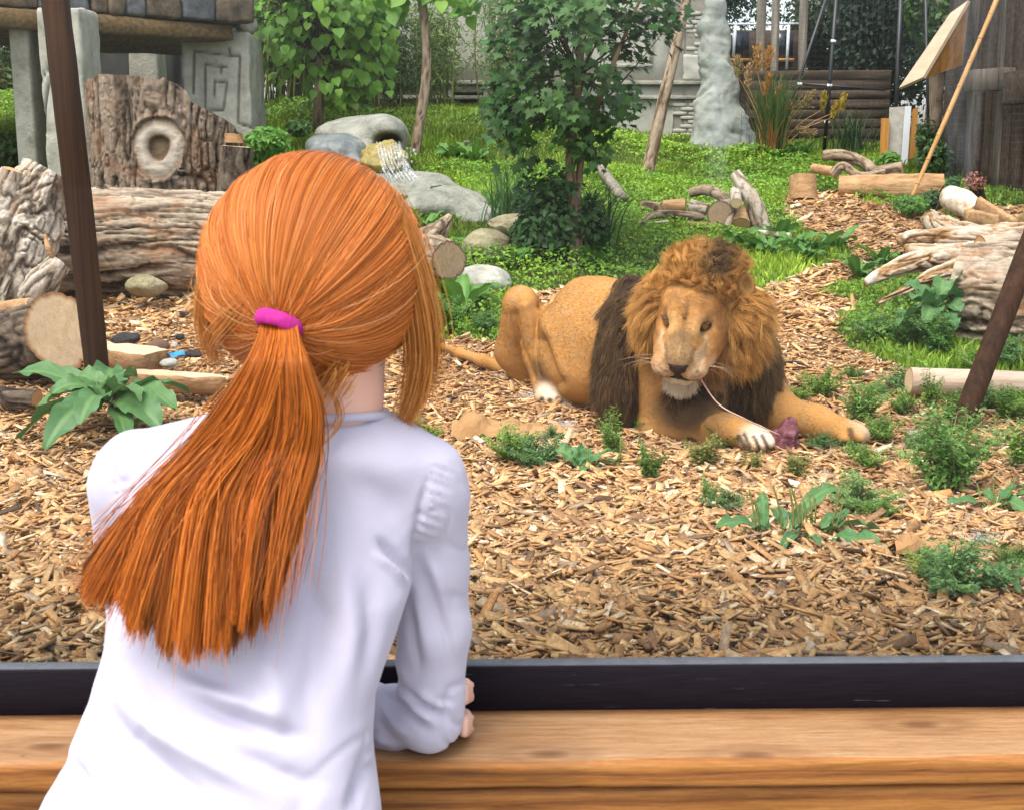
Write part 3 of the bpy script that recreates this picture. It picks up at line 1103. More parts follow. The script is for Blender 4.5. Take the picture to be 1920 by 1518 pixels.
z1a = W(1300, 152, YW)[2]; z1b = W(1300, 160, YW)[2]; z1c = W(1300, 180, YW)[2]; z1d = W(1300, 187, YW)[2]
slab('cornice', x0, W(1316, 100, YW)[0], z1b, z1a, YW - .09, YW + .05, M_STONE, pw, 7, 14, .015)
slab('cornice', x0, W(1316, 100, YW)[0], z1d, z1c, YW - .07, YW + .05, M_STONE, pw, 8, 14, .012)
for px0, px1 in ((930, 1075), (1095, 1225)):          # panel mouldings on the upper wall
    for (q0, q1, r0, r1) in ((px0, px1, 18, 26), (px0, px1, 120, 127), (px0, px0 + 7, 26, 120), (px1 - 7, px1, 26, 120)):
        slab('panel_moulding', W(q0, 60, YW)[0], W(q1, 60, YW)[0], W(960, r1, YW)[2], W(960, r0, YW)[2], YW - .02, YW + .06, M_STONE, pw, 9, 4, .008, .002)
slab('brick_backing', xa, xb + .12, .6, 5.2, YW - .032, YW + .3, M_MORTAR, pw, 10, 6)
slab('brick_backing', W(1252, 200, YW)[0], xa + .01, .6, 5.0, YW - .028, YW + .28, M_MORTAR, pw, 11, 6)
bV, bF = stone((0, 0, 0), (.098, .06, .0235), None, 3, 3, .008, .004)
bme = mesh_data('brick', bV, bF, M_BRICK)
def bricks(pxa, pxb, pya, pyb, keep):
    z = W(960, pyb, YW)[2]; row = 0
    while z < W(960, pya, YW)[2]:
        x = W(pxa, 100, YW)[0] + (row % 2) * .1
        while x < W(pxb, 100, YW)[0]:
            p = PX(np.array([x, YW, z]))
            if keep(p[0], p[1]):
                r = np.random.default_rng(int(abs(x * 977) + abs(z * 7919)))
                M = np.eye(4); M[:3, 3] = (x, YW + .012 + r.normal() * .008, z); M[0, 0] = r.uniform(.9, 1.0)
                share('brick', bme, pw, M)
            x += .208
        z += .054; row += 1
bricks(1284, 1330, 20, 100, lambda x, y: x > 1284 + 14 * math.sin(y * .11) + max(0, (y - 60) * .6))
bricks(1262, 1308, 190, 285, lambda x, y: x > 1264 + 10 * math.sin(y * .09) and y > 186)
# the plaster left over the bricks keeps a ragged edge
slab('plaster_skin', W(1236, 200, YW)[0], W(1264, 200, YW)[0], .6, z1d - .05, YW - .06, YW + .05, M_PLASTER, pw, 14, 10, .01, .05)
slab('plaster_skin', xa - .02, xb + .1, W(960, 152, YW)[2], W(960, 104, YW)[2], YW - .07, YW + .12, M_PLASTER, pw, 15, 10, .01, .02)

# rough concrete buttress
YC = 15.4
uc = YC / F_PX
CS = SDF(W(1260, 330, YC - .6) - (.2, 0, .1), W(1450, -60, YC + .6) + (.2, 0, .2), .024)
for (x, y, r) in ((1340, 20, 17), (1336, 4, 12), (1334, 52, 22), (1348, 62, 15), (1340, 90, 25), (1342, 130, 30), (1352, 160, 28), (1345, 185, 38), (1340, 220, 40), (1362, 235, 38), (1345, 265, 46), (1375, 272, 34), (1330, 285, 34), (1390, 295, 26), (1350, 300, 54)):
    CS.ball(W(x, y, YC), r * uc, .10)
V, Q = CS.mesh(2); N = vnormals(V, Q)
V = V + N * (.10 * (fbm(V * 2.2, 8, 4) - .5) + .05 * (fbm(V * 7, 9, 3) - .5) + .045 * (ridged(V * 5, 6, 4) - .5) - .03 * np.clip(1 - np.abs(vn(V * 3.1, 4) - .5) * 12, 0, 1))[:, None]
o = obj('concrete_buttress', V, Q, M_CONC)
top(o, 'tall lumpy grey concrete buttress flaring out at its foot, beside the bare bricks', 'pillar')

# ------------------------------------------------------------------ board fence, wire fence, far building (top right)
YF = 16.0
bf = thing('board_fence', (W(1570, 285, YF)[0], YF, float(H(4, YF))), 'dark brown horizontal board fence behind the black wire mesh', 'fence')
fx0, fx1 = W(1405, 200, YF)[0], W(1668, 200, YF)[0]
zb_, zt_ = W(1500, 296, YF)[2], W(1500, 132, YF)[2]
nb = 9
for i in range(nb):
    z = zb_ + (zt_ - zb_) * (i + .5) / nb
    V, Fl = plank_mesh((fx0, YF + .012 * (i % 3), z), (fx1, YF + .012 * ((i + 1) % 3), z + .01), (0, 0, 1), (zt_ - zb_) / nb - .018, .03, .004, .002, i, 6)
    obj('board', V, Fl, M_FBOARD, bf)
slab_ = plank_mesh((fx0, YF + .07, (zb_ + zt_) / 2), (fx1, YF + .07, (zb_ + zt_) / 2), (0, 0, 1), zt_ - zb_ - .04, .02, .004)
obj('backing_board', *slab_, M_FBOARD, bf)
for px in (1412, 1500, 1590, 1664):
    x = W(px, 200, YF)[0]
    V, Fl = plank_mesh((x, YF + .14, zb_ - .2), (x, YF + .14, zt_), (1, 0, 0), .09, .09, .01); obj('post', V, Fl, M_FBOARD, bf)

YM = 14.9
wf = thing('wire_fence', (W(1600, 285, YM)[0], YM, float(H(4, YM))), 'tall black wire mesh fence on dark posts at the back right', 'fence')
def rod(a, b, r, name, mat, parent, n=8, ns=2):
    V, Fl, _ = tube([a, b], [r, r], ns, n)
    return obj(name, V, Fl, mat, parent)
for (a, b, r) in (((1558, -30), (1452, 290), .018), ((1570, -30), (1545, 292), .022), ((1690, -30), (1676, 300), .026), ((1836, -30), (1800, 360), .022), ((1735, -30), (1742, 330), .016)):
    dy = 0 if a[0] < 1700 else -1.0
    rod(W(a[0], a[1], YM + dy), W(b[0], b[1], YM + dy - .05), r, 'post', M_BLACK, wf)
rod(W(1496, 157, YM), W(1660, 169, YM), .014, 'rail', M_BLACK, wf)
for px, py in ((1562, 77), (1555, 160), (1550, 229), (1499, 157), (1475, 220)):
    V, Fl = plank_mesh(W(px - 4, py, YM - .04), W(px + 5, py + 1, YM - .04), (0, 0, 1), .028, .02, .004); obj('clip', V, Fl, M_WHITE, wf)
wm = Acc()
P0, P1 = W(1398, 0, YM + .06), W(1690, 0, YM + .06)
q = [P0, P1, W(1960, 0, 11.2)]
zlo, zhi = 1.05, 3.4
def wire(a, b, r):
    V, Fl, _ = tube([a, b], [r, r], 2, 3)
    wm.add(V, Fl)
for s in range(2):
    a, b = q[s], q[s+1]
    L = np.linalg.norm((b - a)[:2]); n = int(L / .062)
    for i in range(n + 1):
        p = a + (b - a) * i / n
        wire((p[0], p[1], zlo if s == 0 else .7), (p[0], p[1], zhi), .0016)
    for z in np.arange(.7 if s else zlo, zhi, .062):
        wire((a[0], a[1], z), (b[0], b[1], z), .0016)
wm.obj('wire_mesh', M_BLACK, wf, kind='stuff')

YB = 17.7
def zrow(py, Y): return float(W(1430, py, Y)[2])
hb = thing('lodge', (W(1430, 120, YB)[0], YB, 1.4), 'dark glazed lodge front with white balcony rail far behind the wire fence', 'building')
def zrow(py, Y): return float(W(1430, py, Y)[2])
slab('wall', W(1330, 100, YB)[0], W(1512, 100, YB)[0], 1.0, zrow(50, YB), YB + .5, YB + .7, M_FBOARD, hb, 3, 6)
M_WIN = NT('dark window glass'); M_WIN = M_WIN.done(M_WIN.bsdf((.012, .018, .028), .12, None, .5))
for (a, b) in ((1366, 1415), (1428, 1444), (1458, 1500)):
    slab('window', W(a, 80, YB)[0], W(b, 80, YB)[0], zrow(106, YB), zrow(55, YB), YB + .42, YB + .46, M_WIN, hb, 4, 2, .004, 0)
    slab('window_frame', W(a - 2, 80, YB)[0], W(b + 2, 80, YB)[0], zrow(112, YB), zrow(106, YB), YB + .36, YB + .47, M_PLY, hb, 4, 2, .004, 0)
rod(W(1362, 46, YB - .1), W(1502, 45, YB - .1), .015, 'rail', M_WHITE, hb)
for px, y0, y1 in ((1377, 47, 108), (1477, 47, 130)):
    rod(W(px + 2, y0, YB - .1), W(px - 2, y1, YB - .1), .02, 'rail_post', M_WHITE, hb)
for k, (px, py0, py1, w, Y) in enumerate(((1427, -40, 130, 18, 17.3), (1453, -40, 170, 15, 16.9), (1506, -40, 135, 16, 17.4))):
    V, Fl, h = tube([W(px + 3, py0, Y), W(px - 2, py1, Y), W(px - 3, 262, Y)], [w / 2400 * Y / 2] * 3, 14, 12, bark(.006, 1, 9, k))
    o = obj('timber_post', V, Fl, M_GREYWOOD)
    top(o, ['grey timber post by the lodge window, leftmost of the row', 'grey brown timber post standing in front of the balcony rail', 'pale timber post at the right end of the balcony rail'][k], 'post', 'timber posts in front of the lodge')

# palisade of upright boards (right edge)
pl_ = thing('palisade', (W(1850, 390, 12)[0], 12.0, .7), 'dark palisade of upright weathered planks and posts at the right edge', 'fence')
r_ = np.random.default_rng(5)
pa, pb = W(1704, 300, 14.6), W(1985, 400, 11.2)
n = 19
for i in range(5, n):
    f = (i + .5) / n
    p = pa + (pb - pa) * f
    z0 = float(H(p[0], p[1])) - .1
    hgt = r_.uniform(2.0, 3.1)
    w = np.linalg.norm((pb - pa)[:2]) / n * r_.uniform(.7, .98)
    ln = r_.normal() * .04
    off = np.array([.0, r_.normal() * .05, 0])
    V, Fl = plank_mesh(np.array([p[0], p[1], z0]) + off, np.array([p[0] + ln, p[1], z0 + hgt]) + off, unit(pb - pa) * np.array([1, 1, 0]), w, r_.uniform(.03, .09), .012, .005, i, 10)
    obj('plank' if i % 3 else 'post', V, Fl, M_FBOARD if i % 4 else M_OLDPLANK, pl_)
for i in range(4, 13):
    p = pa + (pb - pa) * (i + .5) / 13 + np.array([.12, .16, 0])
    V, Fl = plank_mesh((p[0], p[1], .4), (p[0], p[1], r_.uniform(2.9, 3.6)), unit(pb - pa) * np.array([1, 1, 0]), .32, .03, .006, .003, 50 + i, 6)
    obj('plank', V, Fl, M_FBOARD, pl_)
V, Fl = plank_mesh(W(1812, 152, 12.6), W(1900, 148, 11.9), (0, 0, 1), .2, .05, .008, .003, 3, 6); obj('cross_board', V, Fl, M_OLDPLANK, pl_)
V, Fl = plank_mesh(W(1886, 166, 11.95), W(1960, 162, 11.4), (0, 0, 1), .28, .05, .008, .003, 4, 6); obj('cross_board', V, Fl, M_FBOARD, pl_)

# slanting plywood box
bx = thing('plywood_box', W(1755, 100, 13.2), 'slanting plywood chute with pale lid and orange side fixed high on the palisade', 'box')
Pt = {k: v for k, v in dict(a=W(1690, 168, 13.3), b=W(1735, 148, 12.9), c=W(1820, 4, 12.7), d=W(1786, 28, 13.2)).items()}
nn = unit(np.cross(Pt['b'] - Pt['a'], Pt['d'] - Pt['a'])); nn = nn if nn[1] < 0 else -nn
lid = np.array([Pt['a'], Pt['b'], Pt['c'], Pt['d']])
th = .03
V = np.vstack([lid + nn * th, lid])
obj('lid', V, [(0,1,2,3), (7,6,5,4), (0,4,5,1), (1,5,6,2), (2,6,7,3), (3,7,4,0)], M_PLYPALE, bx, smooth_shade=False)
e = W(1806, 122, 12.95)
sv = np.array([Pt['b'] + (0, .01, -.004), e, W(1814, 20, 12.75), Pt['c'] + (0, .01, -.004)])
s2 = sv + np.array([-.1, .35, 0])
f_ = [W(1737, 148, 12.92), W(1762, 137, 12.93), W(1790, 128, 12.94), e]
g_ = [Pt['b'] + (Pt['c'] - Pt['b']) * t for t in (0, .33, .66, .97)]
tops = [Pt['b'] + (Pt['c'] - Pt['b']) * t for t in (0.02, .35, .68, 1.0)]
for i in range(3):
    a0, a1 = f_[i] + (0, .02, 0), f_[i+1] + (0, .02, 0)
    b0, b1 = tops[i] + (0, .02, 0), tops[i+1] + (0, .02, 0)
    V = np.array([a0 + (.004, 0, 0), a1 - (.002, 0, 0), b1 - (.002, 0, 0), b0 + (.004, 0, 0)])
    V = np.vstack([V, V + np.array([-.01, .03, 0])])
    obj('side_board', V, box_faces(), M_PLY, bx, smooth_shade=False)
V = np.array([f_[3], W(1818, 18, 12.75), W(1818, 18, 13.1), W(1806, 118, 13.3), Pt['a'] + (0, .02, -.02), Pt['d'] + (0, .02, -.02)])
obj('back_board', np.array([f_[0] + (0, .05, .0), f_[3] + (0, .05, .0), Pt['a'] + (.1, .3, .05), Pt['a'] + (.0, .05, .0)]), [(0, 1, 2, 3)], M_PLY, bx, smooth_shade=False)
# three boards leaned together
lb = thing('leaning_boards', G(1690, 312), 'worn grey board propped upright between two orange plywood pieces', 'boards')
for k, (q, mat) in enumerate((([(1652, 222), (1668, 222), (1664, 306), (1649, 300)], M_PLY), ([(1668, 202), (1709, 199), (1700, 312), (1662, 304)], M_OSB), ([(1711, 206), (1722, 200), (1717, 294), (1702, 300)], M_PLY))):
    Yk = 13.9 + .05 * (k % 2)
    V = np.array([W(x, y, Yk) for x, y in q]); V = np.vstack([V, V + np.array([.01, .03, 0])])
    obj('board', V, [(3,2,1,0), (4,5,6,7), (0,1,5,4), (1,2,6,5), (2,3,7,6), (3,0,4,7)], mat, lb, smooth_shade=False)
V = np.array([W(x, y, 13.86) for x, y in ((1698, 200), (1709, 199), (1701, 312), (1690, 310))]); V = np.vstack([V, V + np.array([.0, .02, 0])])
obj('edge_strip', V, [(3,2,1,0), (4,5,6,7), (0,1,5,4), (1,2,6,5), (2,3,7,6), (3,0,4,7)], M_WHITE, lb, smooth_shade=False)

# ================================================================== rocks, logs
M_ROCK = m_noise('grey rock', [(.28, (.075, .08, .062)), (.42, (.20, .205, .165)), (.55, (.29, .285, .235)), (.74, (.38, .365, .30))], 4.5, bump=.9, bdist=.03, bscale=22, rr=.75)
M_WETROCK = m_noise('wet blue grey rock', [(.28, (.03, .036, .038)), (.48, (.10, .115, .115)), (.72, (.26, .27, .245))], 4, rr=.75, rough=.45, bump=.5, bdist=.02, bscale=18, spec=.5)
M_BOULDER = m_noise('speckled tan boulder', [(.28, (.09, .075, .04)), (.45, (.25, .215, .12)), (.6, (.36, .32, .20)), (.75, (.46, .44, .34))], 9, rr=.8, bump=1.0, bdist=.02, bscale=40)
M_PALEROCK = m_noise('pale boulder', [(.28, (.16, .15, .11)), (.42, (.34, .325, .27)), (.56, (.44, .43, .37)), (.75, (.53, .52, .46))], 7, rr=.78, bump=.9, bdist=.012, bscale=26)
M_MOSS = m_noise('yellow algae on rock', [(.28, (.06, .055, .03)), (.45, (.20, .15, .035)), (.6, (.34, .26, .06)), (.76, (.42, .38, .18))], 9, rr=.75, rough=.5, bump=.5, spec=.5)
M_BARK_GREY = m_bark('bark grey brown', (.045, .03, .02), (.19, .145, .10), (.40, .33, .245), (.34, .16, .07), 7)
M_BARK_RED = m_bark('bark red brown', (.03, .021, .015), (.135, .098, .070), (.27, .205, .150), (.22, .105, .055), 5)
M_BARK_DARK = m_bark('bark dark', (.018, .013, .01), (.075, .055, .04), (.17, .13, .095))
M_BARK_PALE = m_bark('bark pale flaking', (.07, .05, .035), (.30, .25, .19), (.56, .50, .42), (.40, .26, .16), 6)
M_BARK_BRANCH = m_bark('bark branch', (.05, .035, .022), (.20, .14, .09), (.36, .28, .20))
M_CUT_PALE = m_cut('pale cut wood', (.62, .47, .30), (.42, .24, .10), (.30, .15, .06))
M_CUT_ORANGE = m_cut('orange cut wood', (.56, .34, .16), (.38, .17, .055), (.24, .12, .05))
M_CUT_GREY = m_cut('grey cut wood', (.36, .26, .16), (.17, .105, .06), (.10, .07, .05))
M_DRIFTBARK = m_bark('bark bleached wood', (.10, .045, .015), (.33, .20, .095), (.52, .46, .37), (.32, .15, .05), 3)
M_DRIFT = m_noise('bleached driftwood', [(.28, (.20, .11, .05)), (.42, (.47, .36, .24)), (.58, (.66, .59, .47)), (.75, (.72, .68, .60))], 3, bump=.6, bdist=.012, bscale=14, stretch=(1.0, 3.4, 5.5), rr=.6)
M_SPLIT = m_noise('split tan wood', [(.3, (.12, .055, .022)), (.42, (.30, .165, .075)), (.56, (.43, .26, .125)), (.74, (.54, .38, .22))], 4, bump=.8, bdist=.012, bscale=18, stretch=(1, 5, 5), rr=.75)
M_CHAR = m_noise('charred wood', [(.3, (.012, .011, .012)), (.7, (.055, .05, .047))], 18, bump=.8, rough=.8)
M_POLE = m_noise('dark stained pole', [(.3, (.014, .007, .004)), (.55, (.040, .018, .008)), (.75, (.085, .038, .014))], 6, rough=.75, bump=.06, stretch=(7, 7, .15), spec=.12)
M_BAMBOO = m_noise('bamboo cane', [(.3, (.30, .14, .04)), (.7, (.52, .30, .11))], 5, rough=.5, bump=.1, stretch=(4, 4, .5))
M_REFLECTION = m_noise('yellow band', [(.3, (.25, .13, .02)), (.7, (.42, .25, .05))], 9)

def rockthing(name, c, rad, seed, mat, label, cat='rock', group=None, **k):
    V, Fa = rock(c, rad, seed, **k)
    return top(obj(name, V, Fa, mat), label, cat, group)

def at(px, py, Y): return W(px, py, Y)
def m_per_px(Y): return Y / F_PX

# ------------------------------------------------------------------ fountain rock with a cave mouth
Yr = 12.2
rf = thing('fountain_rock', (W(680, 320, Yr)[0], Yr, float(H(-1.4, Yr))), 'smooth grey artificial rock with a dark cave mouth spilling water', 'rock fountain')
s = SDF(W(560, 430, Yr - .9) - (0.3, .6, .6), W(930, 195, Yr + 1.2) + (.3, .6, .2), .022)
u = m_per_px(Yr)
s.ell(at(690, 262, Yr + .2), (70*u, .5, 44*u), None, .1)
s.ell(at(720, 250, Yr), (42*u, .42, 34*u), None, .08)
s.ell(at(640, 252, Yr + .25), (52*u, .4, 26*u), None, .08)
s.ell(at(700, 305, Yr - .05), (62*u, .42, 50*u), None, .1)
s.ell(at(727, 268, Yr - .42), (26*u, .42, 19*u), None, .02, 'cut')
V, Q = s.mesh(2)
N = vnormals(V, Q)
V = V + N * (.035 * (fbm(V * 3.2, 4, 4) - .5) * 2)[:, None]
obj('cave_boulder', V, Q, M_ROCK, rf)
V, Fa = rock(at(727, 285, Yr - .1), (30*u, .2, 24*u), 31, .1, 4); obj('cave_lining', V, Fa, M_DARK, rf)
s = SDF(W(560, 430, Yr - 1.3) - (0.2, .6, .5), W(930, 240, Yr + .3) + (.3, .6, .2), .022)
s.ell(at(640, 290, Yr - .25), (60*u, .35, 38*u), None, .08)
s.ell(at(600, 272, Yr - .1), (24*u, .3, 18*u), None, .06)
s.ell(at(665, 318, Yr - .4), (30*u, .3, 26*u), None, .05)
V, Q = s.mesh(2); N = vnormals(V, Q); V = V + N * (.04 * (fbm(V * 3.6, 14, 4) - .5) * 2)[:, None]
obj('wet_boulder', V, Q, M_WETROCK, rf)
V, Fa = rock(at(722, 303, Yr - .55), (40*u, .25, 36*u), 22, .3, 5, rough=.25); obj('mossy_ledge', V, Fa, M_MOSS, rf)
s = SDF(W(640, 450, Yr - 1.6) - (.3, .6, .5), W(960, 290, Yr) + (.3, .4, .3), .024)
u2 = m_per_px(11.4)
s.ell(at(735, 352, 11.6), (72*u2, .4, 34*u2), None, .12)
s.ell(at(805, 352, 11.5), (44*u2, .4, 28*u2), None, .08)
s.ell(at(830, 385, 11.2), (78*u2, .45, 34*u2), None, .12)
s.ell(at(740, 392, 11.2), (70*u2, .5, 26*u2), None, .1)
s.ell(at(905, 412, 10.9), (50*u2, .4, 22*u2), None, .1)
V, Q = s.mesh(2); N = vnormals(V, Q)
V = V + N * (.05 * (fbm(V * 2.6, 24, 4) - .5) * 2 - .02 * np.clip(1 - np.abs(vn(V * 2.4, 9) - .5) * 22, 0, 1))[:, None]
obj('apron_rock', V, Q, M_ROCK, rf)
M_WATER = NT('falling water')
_n = M_WATER.noise(18, 5, .6)
_c = M_WATER.bsdf((.80, .84, .86), .15, M_WATER.bump(_n.outputs[0], .8, .02), .6)
_t = M_WATER.n('ShaderNodeBsdfTransparent'); _m = M_WATER.n('ShaderNodeMixShader')
M_WATER.l(M_WATER.ramp(M_WATER.noise(26, 4, .6, M_WATER.coords((2, 2, .5))).outputs[0], [(.42, (.0,) * 3), (.66, (.5,) * 3)]), _m.inputs[0])
M_WATER.l(_t.outputs[0], _m.inputs[1]); M_WATER.l(_c, _m.inputs[2])
M_WATER = M_WATER.done(_m.outputs[0])
wa = Acc()
r_ = np.random.default_rng(3)
for k in range(8):
    f = k / 7
    x0 = 706 + 42 * f
    pts = [at(x0, 266, Yr - .55), at(x0 + 4, 285, Yr - .78), at(x0 + 10 + 6 * f, 312, Yr - .84), at(x0 + 24 + 14 * f, 336 + 6 * r_.random(), Yr - .95)]
    V, Fl, _ = tube(pts, np.array([.006, .012, .014, .008]) * r_.uniform(.6, 1.7), 12, 5); wa.add(V, Fl)
for k in range(40):
    V, Fa = ico(1)
    p = at(r_.uniform(712, 785), r_.uniform(275, 342), Yr - .95)
    wa.add(V * r_.uniform(.006, .016) + p, Fa)
o = wa.obj('waterfall', M_WATER)
top(o, 'thin splashing waterfall running out of the cave mouth over yellow algae', 'waterfall')

rockthing('boulder', at(915, 463, 9.2), (46*m_per_px(9.2), .2, 36*m_per_px(9.2)), 3, M_BOULDER, 'speckled tan boulder behind the sawn log end', 'boulder')
rockthing('boulder', at(903, 528, 8.2), (54*m_per_px(8.2), .2, 30*m_per_px(8.2)), 9, M_PALEROCK, 'pale rounded boulder beside the lion\'s raised knee', 'boulder', rough=.03, amp=.15)
rockthing('boulder', at(962, 424, 9.9), (46*m_per_px(9.9), .22, 22*m_per_px(9.9)), 12, M_BOULDER, 'low lichen covered boulder at the foot of the maple', 'boulder')
rockthing('rock', at(228, 240, 14.4) , (.07, .07, .09), 17, M_STONE, 'small pale rock half sunk in the grass beside the bamboo', 'rock')
V, Fa = rock(at(274, 536, 7.45), (40*m_per_px(7.45), .1, 22*m_per_px(7.45)), 31, .12, 4, rough=.03)
sel = V[:, 0] < at(262, 536, 7.45)[0]
top(obj('wedge_stone', V, Fa, M_BOULDER), 'angular wedge stone chocking the big fallen log', 'stone')

# ------------------------------------------------------------------ the big logs (left)
B1 = bark(.030, 1.9, 9.5, 3)
log_thing('fallen_log', 'huge fallen log with deeply furrowed grey bark lying across behind the girl', 'log',
          [at(40, 462, 7.85), at(240, 456, 7.9), at(440, 462, 7.95), at(610, 468, 8.0)], [.335, .33, .325, .31], 330, 250, B1, M_BARK_GREY, M_CUT_GREY, ends=(1, 1))
# burl at the lower side of the log
# big knotted stump slab: bark surface with own silhouette
Ys = 9.5
us = m_per_px(Ys)
st = thing('knotted_stump', (at(292, 362, Ys)[0], Ys, float(H(at(292, 362, Ys)[0], Ys))), 'massive bark covered stump with a pale ring knot behind the fallen log', 'stump')
nth, nzz = 380, 200
th = np.linspace(0, 2*np.pi, nth, endpoint=False)
cx0 = at(292, 300, Ys)[0]
zbase = float(H(cx0, Ys)) - .12
topx = np.array([120, 150, 165, 205, 270, 315, 322, 330, 345, 362, 368, 400, 432, 450])
topy = np.array([168, 160, 148, 139, 143, 152, 148, 154, 160, 172, 192, 208, 233, 245])
TH, TZ = np.meshgrid(th, np.linspace(0, 1, nzz), indexing='ij')
rx, ry = 147 * us, .40
squash = np.sign(np.cos(TH)) * np.abs(np.cos(TH)) ** .8, np.sign(np.sin(TH)) * np.abs(np.sin(TH)) ** .9
lean = np.interp(TZ, [0, 1], [.96, 1.0])
Xs = cx0 + rx * squash[0] * lean
Yy = Ys + .38 + ry * squash[1]
pxs = PX(np.stack([Xs, Yy * 0 + Ys + .1, Xs * 0 + 1.2], -1))[..., 0]
ztop = at(292, np.interp(pxs, topx, topy), Ys + .05)[..., 2]
ztop = ztop - .30 * smooth(Ys + .15, Ys + .7, Yy)
ztop = ztop + .012 * (fbm(np.stack([Xs * 14, Yy * 14, Xs * 0], -1), 4, 3) - .5) * 2
Zs = zbase + (ztop - zbase) * TZ
q = np.stack([Zs, Xs - cx0, Yy - Ys], -1)
dr, h = bark(.034, 2.4, 10.0, 21, 4.0)(q)
out = unit(np.stack([squash[0] / rx, squash[1] / ry, 0 * TH], -1))
Vs = np.stack([Xs, Yy, Zs], -1) + out * (dr + .03 * (fbm(q * 3, 6, 2) - .5))[..., None]
kc = PX(Vs)
kd = np.sqrt(((kc[..., 0] - 297) / 52) ** 2 + ((kc[..., 1] - 277) / 62) ** 2)
front = Yy < Ys + .3
kd = kd * (1 + .10 * (fbm(np.stack([kc[..., 0] * .05, kc[..., 1] * .05, 0 * kd], -1), 3, 2) - .5) + .05 * np.sin(3 * np.arctan2(kc[..., 1] - 277, kc[..., 0] - 297)))
lipb = np.exp(-((kd - 1.0) / .10) ** 2) * front
Vs[..., 1] -= lipb * .018
inn_ = smooth(1.0, .90, kd) * front
rough_ = .016 * (ridged(Vs * 18, 4, 3) - .5)
Yk_ = Ys - .002 - .014 * np.exp(-((kd - .62) / .22) ** 2) + .034 * smooth(.46, .26, kd) + rough_
Vs[..., 1] = Vs[..., 1] * (1 - inn_) + inn_ * Yk_
I = np.arange(nth)[:, None] * nzz + np.arange(nzz - 1)[None]
J = ((np.arange(nth) + 1) % nth)[:, None] * nzz + np.arange(nzz - 1)[None]
Fq = np.stack([I, J, J + 1, I + 1], -1).reshape(-1, 4)
kf = (kd.ravel()[Fq] < .97).all(1) & (front.ravel()[Fq]).all(1)
obj('bark', Vs.reshape(-1, 3), Fq[~kf], M_BARK_RED, st, attrs={'fur': h.ravel()})
def m_knot():
    t = NT('ring knot wood')
    k = t.attr('kd', 'Fac')
    n = t.noise(14, 8, .7)
    q = t.math('ADD', k, t.math('MULTIPLY', t.math('SUBTRACT', n.outputs[0], .5), .22))
    c = t.ramp(q, [(.10, (.17, .125, .075)), (.36, (.10, .065, .04)), (.44, (.36, .29, .22)), (.66, (.47, .41, .33)), (.84, (.34, .26, .19)), (.96, (.13, .085, .055))])
    return t.done(t.bsdf(c, .9, t.bump(n.outputs[0], .7, .015), .15))
uk, inv = np.unique(Fq[kf], return_inverse=True)
obj('ring_knot', Vs.reshape(-1, 3)[uk], inv.reshape(-1, 4), m_knot(), st, attrs={'kd': kd.ravel()[uk]})
d, f, rad = disc(Vs[:, -1], np.array([Vs[:, -1, 0].mean(), Vs[:, -1, 1].mean(), Vs[:, -1, 2].min() - .05]), 6)
obj('cut_end', d, f, M_CUT_ORANGE, st, attrs={'rad': rad})
log_thing('stump', 'short dark stump with flat sawn top right of the knotted stump', 'stump', [at(440, 372, 9.2), at(444, 275, 9.2)], [.125, .112], 40, 60, bark(.016, 2, 10, 31), M_BARK_DARK, M_CUT_PALE, ends=(0, 1))
log_thing('wood_slice', 'thin pale slice of wood lying on top of the short dark stump', 'wood slice', [at(438, 268, 9.28), at(438, 251, 9.28)], [.075, .072], 6, 40, grain(.003), M_SPLIT, M_CUT_PALE)

# broken trunk with pale flaking bark at the left edge
log_thing('broken_trunk', 'broken leaning trunk with pale flaking bark at the left edge', 'log', [at(-70, 640, 6.9), at(-20, 545, 7.05), at(30, 430, 7.2), at(92, 322, 7.3)], [.26, .26, .24, .15], 200, 190,
          lambda q: (lambda d, h: (d + .035 * (fbm(q * 4, 3, 3) - .5) * 2, h))(*bark(.034, 5, 9, 44, 3.6, .7)(q)), M_BARK_PALE, M_CUT_PALE, ends=(0, 1), tilt=(0, .0))
log_thing('broken_trunk', 'short splintered branch stub jutting above the flaking trunk', 'log', [at(-30, 470, 7.0), at(10, 360, 7.1), at(22, 318, 7.1)], [.12, .1, .05], 40, 50, bark(.02, 4, 8, 46), M_BARK_PALE, M_CUT_ORANGE, ends=(0, 1))
log_thing('root_stub', 'pale gnarled root end below the flaking trunk', 'root', [at(60, 560, 6.85), at(85, 525, 6.8), at(112, 492, 6.85)], [.08, .085, .06], 40, 50, bark(.016, 5, 9, 48, 2.6), M_BARK_PALE, M_CUT_PALE)
log_thing('branch', 'curled thin branch on the face of the flaking trunk', 'branch', [at(84, 440, 6.85), at(92, 470, 6.8), at(105, 490, 6.82)], [.02, .025, .016], 14, 12, grain(.002), M_SPLIT, M_CUT_ORANGE)
# sawn log with its pale face to the viewer
log_thing('sawn_log', 'thick sawn log with pale cut face and charred dark bark at left', 'log', [at(112, 622, 5.88), at(40, 640, 6.05), at(-90, 660, 6.4)], [.185, .185, .18], 60, 110, bark(.018, 3, 9, 51), M_BARK_DARK, M_CUT_PALE, ends=(1, 0), oval=.2)
log_thing('sawn_branch', 'small orange sawn branch lying on top of the charred log', 'branch', [at(62, 570, 5.85), at(30, 577, 5.95), at(2, 582, 6.05)], [.042, .046, .045], 16, 26, grain(.004), M_SPLIT, M_CUT_PALE)
log_thing('dark_log', 'dark wet log lying low in the left corner under the sawn log', 'log', [at(70, 748, 5.45), at(20, 745, 5.5), at(-60, 735, 5.6)], [.04, .05, .05], 30, 40, bark(.012, 4, 10, 58), M_BARK_DARK, M_CUT_ORANGE)
